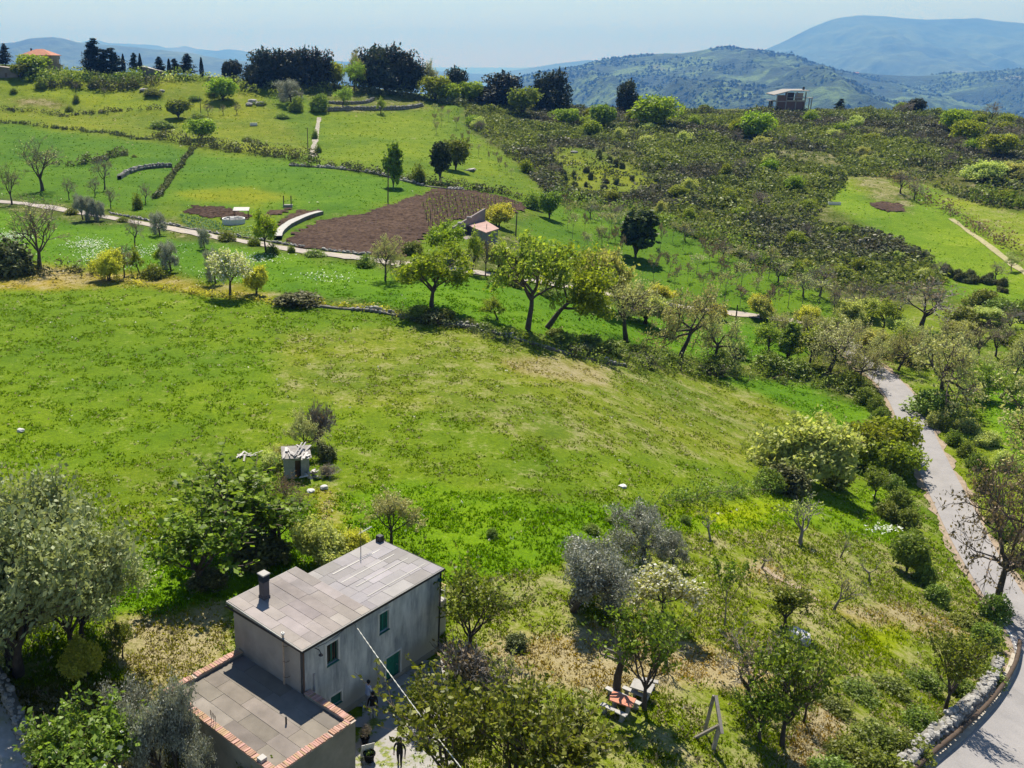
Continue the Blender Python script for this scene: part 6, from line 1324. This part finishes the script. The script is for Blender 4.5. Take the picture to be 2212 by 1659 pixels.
# ------------------------------------------------------------------ plants: left middle ground
pl('bare_a', 92, 412, 115, 105, 'wide leafless tree on the slope above the farm track')
pl('bare_a', 26, 442, 90, 52, 'narrow leafless tree at the left edge of the farm track')
pl('bare_a', 86, 582, 162, 130, 'largest leafless tree, on the bramble bank left of the meadow')
pl('bare_b', 226, 410, 78, 50, 'leafless tree above the track, in front of the stone bank')
pl('bare_b', 150, 432, 48, 34, 'small leafless tree beside the wide leafless one')
pl('bare_b', 205, 424, 40, 34, 'thin leafless bush next to the tree in front of the stone bank')
pl('olive_a', 182, 474, 54, 42, 'grey round olive at the track side, larger of two')
pl('olive_a', 208, 474, 44, 34, 'grey olive just right of the larger track side olive')
pl('bare_b', 240, 450, 46, 32, 'thin grey tree above the track with a small shadow')
pl('bush_b', 298, 452, 34, 20, 'narrow dark shrub above the vegetable plots')
pl('bare_b', 315, 440, 44, 30, 'thin grey tree by the old field wall')
pl('bare_b', 292, 532, 66, 48, 'greyish thin tree below the track')
pl('olive_b', 346, 508, 50, 42, 'grey olive with a straight stem below the track')
pl('olive_b', 442, 536, 44, 28, 'small grey olive below the vegetable plots')
pl('oak_c', 352, 582, 52, 34, 'yellow leaved tree below the track, next to a grey one')
pl('olive_b', 370, 586, 66, 48, 'grey crowned tree behind the yellow leaved one')
pl('oak_b', 302, 592, 62, 38, 'slim leafy tree in the row above the meadow')
pl('bare_b', 268, 600, 74, 52, 'grey bare tree in the row above the meadow')
pl('yellow_shrub', 238, 606, 62, 58, 'yellow green shrub left in the row above the meadow', cat='shrub')
pl('bush_b', 330, 600, 30, 50, 'bramble patch between the trees above the meadow')
pl('pear', 498, 642, 102, 88, 'cream blossoming tree at the upper edge of the meadow')
pl('olive_b', 466, 612, 76, 46, 'grey crowned tree left behind the cream blossoming tree')
pl('yellow_shrub', 556, 636, 58, 40, 'yellow shrub right of the cream blossoming tree', cat='shrub')
pl('bush_dark', 640, 656, 26, 95, 'flat dark bramble on the upper edge of the meadow')
hedge('bramble_bank', 'bramble bank with stones under the largest leafless tree', [(-80, 560), (-10, 580), (60, 596), (130, 590), (215, 592)], 2.2, 4.0, L_SCRUB, 90, .2)
pl('bush_dark', 20, 590, 70, 110, 'dark bush at the left edge under the largest leafless tree')
hedge('weed_strip', 'strip of tall yellow weeds along the upper edge of the meadow', [(215, 600), (330, 622), (450, 640), (600, 655), (760, 665), (880, 680)], .8, 1.6, L_YELLOW, 50, .13)
# along the farm track
pl('oak_c', 575, 545, 92, 58, 'bright leafy tree beside the curved garden wall on the farm track')
pl('bud_a', 832, 606, 102, 62, 'thin budding tree with a dark trunk on the farm track')
pl('bud_b', 860, 604, 62, 50, 'lower budding tree right beside the thin one on the track')
pl('oak_c', 958, 562, 82, 80, 'bright oak in front of the roofless farm building')
pl('oak_b', 1020, 592, 96, 36, 'slim leafy tree by the track below the pink roof')
pl('bare_b', 1048, 596, 92, 40, 'slim grey tree beside the slim leafy one below the pink roof')
pl('pale_shrub', 1075, 590, 60, 50, 'pale bush right of the slim trees by the track', cat='shrub')
pl('yellow_shrub', 1078, 490, 46, 56, 'yellow flowering shrub behind the roofless building', cat='shrub')
pl('bush', 890, 548, 26, 44, 'green bush left of the bright oak at the ploughed field')
bushes('bush_b', '{n} small bush on the bank of the farm track, from the left', 'bushes along the farm track', [(490, 520, 20, 34), (550, 530, 18, 26), (590, 548, 22, 26), (680, 552, 12, 46), (630, 545, 16, 16), (445, 512, 12, 20), (155, 462, 14, 30), (265, 478, 10, 26), (790, 575, 24, 40), (1110, 618, 20, 40), (900, 600, 26, 50), (1180, 640, 22, 40)])
# on the fields of the hill
pl('ivy', 850, 404, 92, 38, 'tall ivy clad tree on the field wall above the ploughed field')
pl('ivy_dark', 950, 392, 82, 38, 'dark narrow evergreen right of the tall ivy clad tree')
pl('leafy_b', 985, 368, 66, 50, 'round green tree behind the dark narrow evergreen')
pl('bush_b', 905, 395, 40, 28, 'small leafy tree between the ivy clad tree and the dark evergreen', cat='tree')
pl('ivy_dark', 1372, 556, 100, 66, 'large dark ivy covered tree among the saplings')
pl('leafy_b', 1186, 472, 56, 42, 'blue green bush at the corner of the ploughed field', cat='bush')
pl('bush_b', 1150, 452, 34, 40, 'dark green shrub left of the corner bush')
pl('leafy', 436, 300, 42, 58, 'bright green bush above the dark field hedge', cat='bush')
pl('leafy_b', 385, 256, 40, 50, 'yellow green bush on the upper pasture', cat='bush')
pl('leafy', 482, 216, 46, 58, 'bright double bush high on the pasture', cat='bush')
pl('olive_b', 630, 224, 50, 62, 'grey green spreading tree on the upper pasture')
pl('bush', 690, 240, 36, 40, 'dark green tree at the top of the stone path', cat='tree')
pl('oak_b', 740, 232, 46, 40, 'slim pale tree beside the upper stone terrace')
pl('oak_b', 822, 246, 34, 20, 'tiny pale tree on the upper stone terraces')
hedge('field_hedge', 'long dark bramble hedge across the middle of the hill', [(330, 298), (400, 312), (470, 322), (550, 330), (620, 342), (685, 350)], 3.2, 5.0, L_SCRUB, 110, .3, gap=.05)
hedge('pasture_hedge', 'thin scrub line along the fence of the upper pasture', [(-120, 258), (0, 266), (120, 276), (230, 288), (330, 302)], 1.0, 2.4, L_SCRUB, 40, .3, gap=.3)
hedge('upper_hedge', 'broken dark hedge high on the left pasture', [(-60, 238), (60, 240), (140, 252), (180, 246), (260, 240), (400, 235)], 1.6, 3.0, L_SCRUB, 50, .3, gap=.35)
hedge('wall_hedge', 'brambles growing on the field wall above the ploughed field', [(625, 356), (700, 362), (780, 370), (850, 384), (930, 400), (1000, 408), (1090, 418), (1180, 445)], 1.8, 3.2, L_SCRUB, 60, .28, gap=.12)
hedge('scrub_bank', 'dark bushes on the stony bank in the left field', [(135, 358), (190, 352), (240, 342), (270, 335)], 2.4, 4.0, L_SCRUB, 90, .28, gap=.1)
hedge('scrub_edge', 'leafy scrub edge above the slope of saplings', [(1190, 432), (1290, 450), (1390, 470), (1480, 500), (1580, 540), (1680, 585), (1780, 625)], 3.4, 5.0, L_BUSH, 110, .26, gap=.05)
hedge('hill_thicket', 'olive green thicket below the house with the tiled roof', [(50, 175), (110, 178), (170, 180), (220, 182), (280, 182), (330, 176)], 4.5, 8.0, L_BUSH, 130, .42, gap=.0)
hedge('lower_thicket', 'pale thicket in front of the ridge conifers', [(100, 165), (180, 162), (260, 168), (330, 172), (430, 172), (520, 178)], 3.0, 7.0, L_PALE, 70, .42, gap=.25)
hedge('hill_thicket', 'upper thicket of mixed shrubs left of the ridge conifers', [(20, 160), (90, 168), (150, 168), (230, 172), (300, 168), (380, 172), (440, 178)], 3.5, 8.0, L_GREEN, 130, .42, gap=.1)
hedge('hill_thicket', 'dark thicket edge above the yellow pasture', [(100, 186), (160, 190), (230, 194), (290, 188), (340, 184)], 3.2, 6.0, L_SCRUB, 120, .42, gap=.1)
hedge('grove_skirt', 'bright shrubs at the foot of the ridge grove', [(520, 200), (600, 205), (680, 200), (730, 200)], 3.0, 6.0, L_GREEN, 110, .42, gap=.25)
hedge('ridge_scrub', 'dark scrub along the foot of the holm oaks on the ridge', [(500, 192), (580, 196), (660, 190), (740, 192), (840, 205), (920, 215), (1000, 230)], 3.5, 7.0, L_SCRUB, 110, .42, gap=.1)
hedge('right_hedge', 'clipped bright green hedge at the edge of the yellow field', [(2085, 425), (2140, 438), (2212, 446), (2300, 452)], 4.5, 7.0, L_BUSH, 150, .4, gap=0)
hedge('grey_hedge', 'grey leafless hedge between the two right fields', [(1915, 385), (1960, 405), (2000, 432), (2040, 455), (2130, 505), (2180, 540), (2230, 570)], 3.0, 5.0, L_BROWNBUD, 50, .25, gap=.15)
pl('bare_b', 1945, 418, 50, 50, 'grey leafless tree in the hedge above the red ploughed patch')
pl('bare_b', 1975, 432, 40, 40, 'smaller grey leafless tree in the same hedge')
pl('bare_b', 2150, 605, 40, 40, 'small bare tree at the right edge of the green field')
pl('pale_bud', 2185, 585, 40, 40, 'pale tree on the far right field border')
bushes('bush_b', 'scattered bush on the open upper pasture', 'scattered pasture bushes', [(150, 240, 12, 16), (165, 222, 18, 16), (535, 305, 10, 24), (290, 340, 6, 12), (30, 200, 10, 16), (205, 186, 20, 26), (90, 190, 20, 26), (330, 205, 14, 40), (460, 205, 10, 30), (420, 215, 9, 30), (560, 225, 8, 30), (640, 240, 30, 30), (425, 265, 20, 40), (350, 275, 14, 50), (680, 300, 20, 14), (688, 330, 18, 14), (610, 255, 10, 30)])
bushes('bare_b', '{n} small leafless bush on the upper pasture, from the left', 'leafless bushes on the upper pasture', [(450, 250, 26, 24), (482, 248, 22, 18), (512, 247, 24, 20), (225, 205, 16, 12), (640, 215, 20, 24), (165, 195, 14, 14)], 'bush')
# ------------------------------------------------------------------ plants: the ridge
pl('holm', 565, 186, 74, 66, 'dark holm oak at the left end of the ridge grove')
pl('holm_b', 612, 184, 72, 62, 'dark holm oak second in the ridge grove')
pl('holm', 648, 184, 74, 60, 'dark holm oak behind two bright bushes in the ridge grove')
pl('holm', 692, 186, 74, 56, 'dark round holm oak right of the bright bushes')
pl('leafy', 604, 178, 38, 30, 'left one of two bright bushes before the ridge grove', cat='bush')
pl('leafy', 632, 180, 42, 32, 'right one of two bright bushes before the ridge grove', cat='bush')
pl('leafy', 722, 186, 50, 40, 'bright green tree between the two dark groves')
pl('oak_b', 765, 192, 60, 50, 'grey green tree in front of the big dark grove')
pl('pale_bud', 770, 178, 66, 44, 'pale tree top left of the big dark grove')
pl('holm', 800, 190, 82, 76, 'left crown of the big dark grove on the ridge')
pl('holm', 832, 192, 86, 90, 'broadest crown of the big dark grove on the ridge')
pl('holm_b', 868, 196, 80, 70, 'right crown of the big dark grove on the ridge')
pl('holm_b', 888, 200, 66, 56, 'brownish holm oak at the right end of the big dark grove')
pl('leafy', 862, 196, 26, 30, 'small bright bush inside the big dark grove', cat='bush')
pl('pale_bud', 930, 195, 62, 46, 'feathery pale tree right of the big dark grove')
pl('leafy', 940, 216, 50, 60, 'bright yellow green tree beside the feathery pale tree')
pl('leafy', 968, 222, 40, 44, 'bright bush in the gap before the single dark oak', cat='bush')
pl('holm', 980, 198, 48, 56, 'single dark round oak at the gap with the sea view')
pl('leafy', 1015, 222, 44, 52, 'bright green tree between two dark oaks')
pl('holm', 1078, 228, 66, 88, 'wide dark oak right of the bright green tree')
pl('leafy_b', 1128, 250, 58, 58, 'mid green tree between the two last dark oaks')
pl('holm', 1186, 238, 80, 78, 'last tall dark oak on the ridge before the scrub hill')
pl('holm', 1356, 226, 48, 48, 'lone dark round oak on the scrub skyline')
pl('leafy', 1412, 276, 66, 86, 'wide bright green tree on the scrub hill under the lone oak')
pl('leafy_b', 1302, 278, 50, 52, 'grey green tree left of the wide bright one')
pl('leafy', 1222, 270, 34, 50, 'light green bush below the last tall dark oak', cat='bush')
pl('leafy', 1630, 300, 56, 60, 'bright double crowned tree in the middle of the scrub hill')
pl('leafy', 1596, 296, 40, 40, 'paler tree touching the bright double crowned tree')
pl('leafy', 2060, 282, 44, 50, 'bright bush on the right part of the scrub skyline', cat='bush')
pl('leafy', 2085, 312, 50, 56, 'pale green round tree below the right skyline')
pl('leafy', 2155, 335, 44, 60, 'pale green tree near the right edge of the scrub hill')
pl('holm_b', 1978, 238, 24, 34, 'small dark round tree on the right skyline')
pl('leafy', 1950, 240, 18, 26, 'small bright bush left of the dark skyline tree', cat='bush')
pl('conifer_b', 1813, 238, 24, 22, 'small dark conifer on the skyline right of the unfinished house')
pl('leafy_b', 1520, 240, 14, 20, 'tiny tree on the skyline left of the unfinished house')
pl('pale_shrub', 2130, 392, 40, 60, 'cream flowering bush above the clipped hedge', cat='bush')
pl('pale_shrub', 2185, 390, 36, 56, 'second cream flowering bush nearer the right edge', cat='bush')
pl('conifer', 208, 160, 74, 44, 'tallest dark conifer on the left ridge')
pl('conifer', 196, 160, 66, 36, 'dark conifer just left of the tallest one')
pl('conifer_b', 245, 162, 56, 46, 'broad dark conifer right of the tallest one')
pl('conifer_b', 226, 161, 52, 36, 'dark conifer between the tallest and the broad one')
pl('conifer', 12, 142, 46, 28, 'dark conifer left of the house with the tiled roof')
pl('conifer', -6, 142, 40, 26, 'dark conifer cut by the left edge')
pl('leafy', 72, 160, 40, 60, 'yellow green tree in front of the house with the tiled roof')
pl('leafy_b', 45, 168, 30, 40, 'bushy tree below the house with the tiled roof')
pl('conifer_b', 291, 156, 40, 22, 'dark conifer beside a cypress, right of the ridge clump')
pl('conifer_b', 345, 158, 34, 26, 'dark conifer behind the grey shed')
pl('conifer_b', 405, 162, 44, 34, 'dark conifer left of the slender cypress')
pl('conifer_b', 378, 158, 30, 26, 'small dark conifer on the ridge between shed and cypress')
pl('holm_b', 502, 166, 34, 40, 'round dark tree left of the ridge grove')
CY_ = 'slender dark cypresses on the left ridge'
for x, y, h, q in [(268, 158, 40, 'beside the broad conifer'), (304, 157, 40, 'tallest of the row, beside the grey shed'), (366, 158, 30, 'between the small conifers'), (436, 163, 38, 'alone right of the dark conifers'), (484, 164, 26, 'shortest one next to the round dark tree')]:
    pl('cypress', x, y, h, 9, 'slender dark cypress '+q, CY_)
# ------------------------------------------------------------------ orchard of saplings on the slope, vineyard posts above
rs = random.Random(5); cnt = 0
for row in range(7):
    for k in range(13):
        x = 1170+row*18+k*46+rs.uniform(-12, 12); y = 470+k*16-row*14+row*28*(k/12)+rs.uniform(-8, 8)
        y = 476+(x-1170)*.33+(row-3)*17+rs.uniform(-7, 7)
        if inpoly(np.array([x]), np.array([y]), [(1110, 520), (1200, 462), (1390, 485), (1560, 555), (1730, 625), (1790, 668), (1650, 690), (1400, 632), (1240, 600)])[0] and rs.random() < .72 and abs(x-1372) > 30:
            s_ = .75+.5*(x-1100)/700
            plant(rs.choice(['sapling', 'sapling_b']), x, y, 58*s_*rs.uniform(.7, 1.15), 34*s_*rs.uniform(.7, 1.2), 'slender leafless sapling in the planted rows below the scrub', 'saplings planted in rows on the green slope', 'tree'); cnt += 1
for k in range(26):
    x = rs.uniform(930, 1110); y = 262+(x-930)*.62+rs.uniform(-26, 34)
    plant(rs.choice(['sapling', 'sapling_b']), x, y, rs.uniform(20, 30), rs.uniform(8, 18), 'thin leafless sapling on the grass strip below the ridge', 'saplings on the strip beside the scrub', 'tree')
bushes('bare_b', '{n} reddish twiggy bush at the top of the sapling slope, from the left', 'reddish twiggy bushes at the scrub edge', [(1275, 470, 34, 40), (1330, 478, 38, 46), (1400, 500, 40, 40), (1560, 560, 40, 46), (1620, 580, 40, 50), (1680, 610, 46, 54), (1480, 520, 36, 40), (1735, 640, 50, 60)], 'bush')
bushes('yellow_shrub', '{n} yellow flowering shrub at the foot of the sapling slope, from the left', 'yellow shrubs below the saplings', [(1640, 685, 46, 44), (1745, 705, 40, 40), (1420, 650, 34, 50), (1550, 690, 30, 34)], 'shrub')
# ------------------------------------------------------------------ the scrub hill
SCRUB = [(1000, 205), (1160, 225), (1350, 236), (1600, 240), (1950, 240), (2212, 255), (2600, 275), (2600, 450), (2212, 452), (2090, 436), (2010, 400), (1950, 385), (1830, 380), (1800, 430), (1760, 475), (1900, 500), (2010, 560), (2040, 610), (1900, 645), (1720, 605), (1500, 515), (1400, 455), (1190, 425), (1100, 335), (1010, 275)]
CLEAR = [(1190, 318), (1290, 322), (1390, 370), (1425, 400), (1320, 425), (1210, 400)]
rg = np.random.default_rng(17)
N = 150000
Xs = rg.uniform(10, 420, N); Ysc = rg.uniform(170, 445, N); Zs = height(Xs, Ysc); sx_, sy_ = project(Xs, Ysc, Zs)
ok = inpoly(sx_, sy_, SCRUB); clr = inpoly(sx_, sy_, CLEAR) | inpoly(sx_, sy_, [(1640, 320), (1790, 330), (1840, 365), (1740, 352)])
dens = fbm(Xs/22, Ysc/22, 33, 3)
ok &= (~clr | (rg.uniform(0, 1, N) < .10)) & (dens+rg.uniform(-.2, .2, N) > .34)
Xs, Ysc, Zs, clr = Xs[ok], Ysc[ok], Zs[ok], clr[ok]
print('scrub', len(Xs))
def scrubmass(name, label, sel, leaf, hmin, hmax, per):
    gc = G(); n = len(sel); r = rg.uniform(hmin, hmax, n)*boost[sel]
    for k, i in enumerate(sel):
        rr = np.array([r[k]*.85, r[k]*.85, r[k]*.75]); c = np.array([Xs[i], Ysc[i], Zs[i]+r[k]*.45])
        pt, d = blob_points(rg, per, c, rr, .5)
        leaves(gc, pt, .19+.10*r[k], rg, 0, .6, d, .7, lc=rg.uniform(.0, 1))
    tag(link(name, gc.mesh(name, leaf, False, True)), label, 'scrub', kind='stuff')
tone = fbm(Xs/26, Ysc/26, 55, 4)*1.5-.25+rg.normal(0, .10, len(Xs))
boost = .55+1.1*sm(fbm(Xs/7, Ysc/7, 58, 3), .35, .75)
idx = np.arange(len(Xs))
L_MAQ = leafmat('leaf_maquis', (.042, .05, .026), (.165, .172, .082), .25)
L_MAQG = leafmat('leaf_maquis_green', (.075, .11, .025), (.27, .33, .07), .40)
L_GREYB = leafmat('leaf_heath_grey', (.065, .07, .042), (.19, .185, .12), .25)
scrubmass('heath', 'grey brown heath growing in patches among the dark scrub', idx[tone <= .30], L_GREYB, .45, 1.3, 14)
scrubmass('scrub', 'dense dark heath scrub covering the right hand hill', idx[(tone > .30) & (tone <= .53)], L_MAQ, .45, 1.45, 14)
scrubmass('green_scrub', 'greener shrubs mixed through the dark heath scrub', idx[tone > .53], L_MAQG, .5, 1.6, 14)
# shrubs that stand out of the scrub
rs = random.Random(9)
for k in range(70):
    while True:
        x = rs.uniform(1010, 2212); y = rs.uniform(250, 600)
        if inpoly(np.array([x]), np.array([y]), SCRUB)[0] and not inpoly(np.array([x]), np.array([y]), CLEAR)[0]: break
    b = rs.random()
    if b < .45: plant('bush_bright', x, y, rs.uniform(16, 30), rs.uniform(24, 46), 'bright green shrub standing out of the dark heath scrub', 'bright shrubs in the hillside scrub')
    elif b < .75: plant('bush_pale', x, y, rs.uniform(14, 26), rs.uniform(22, 40), 'pale grey green shrub standing out of the dark heath scrub', 'pale shrubs in the hillside scrub')
    else: plant('bare_b', x, y, rs.uniform(26, 40), rs.uniform(28, 46), 'grey leafless bush standing out of the dark heath scrub', 'leafless bushes in the hillside scrub', 'bush')
for k in range(24):
    x = rs.uniform(1205, 1400); y = rs.uniform(335, 415)
    if inpoly(np.array([x]), np.array([y]), CLEAR)[0]: plant('bush_dark', x, y, rs.uniform(9, 18), rs.uniform(8, 16), 'small dark bush on the grassy clearing in the scrub', 'small bushes on the clearing')
for k in range(22):
    x = rs.uniform(2030, 2180); y = 585+(x-2030)*.32+rs.uniform(-14, 14)
    plant('bush_dark', x, y, rs.uniform(10, 20), rs.uniform(8, 20), 'small dark bush on the lower right field', 'small bushes on the lower right field')
print('plants', nplant[0], round(time.time()-T0, 1))
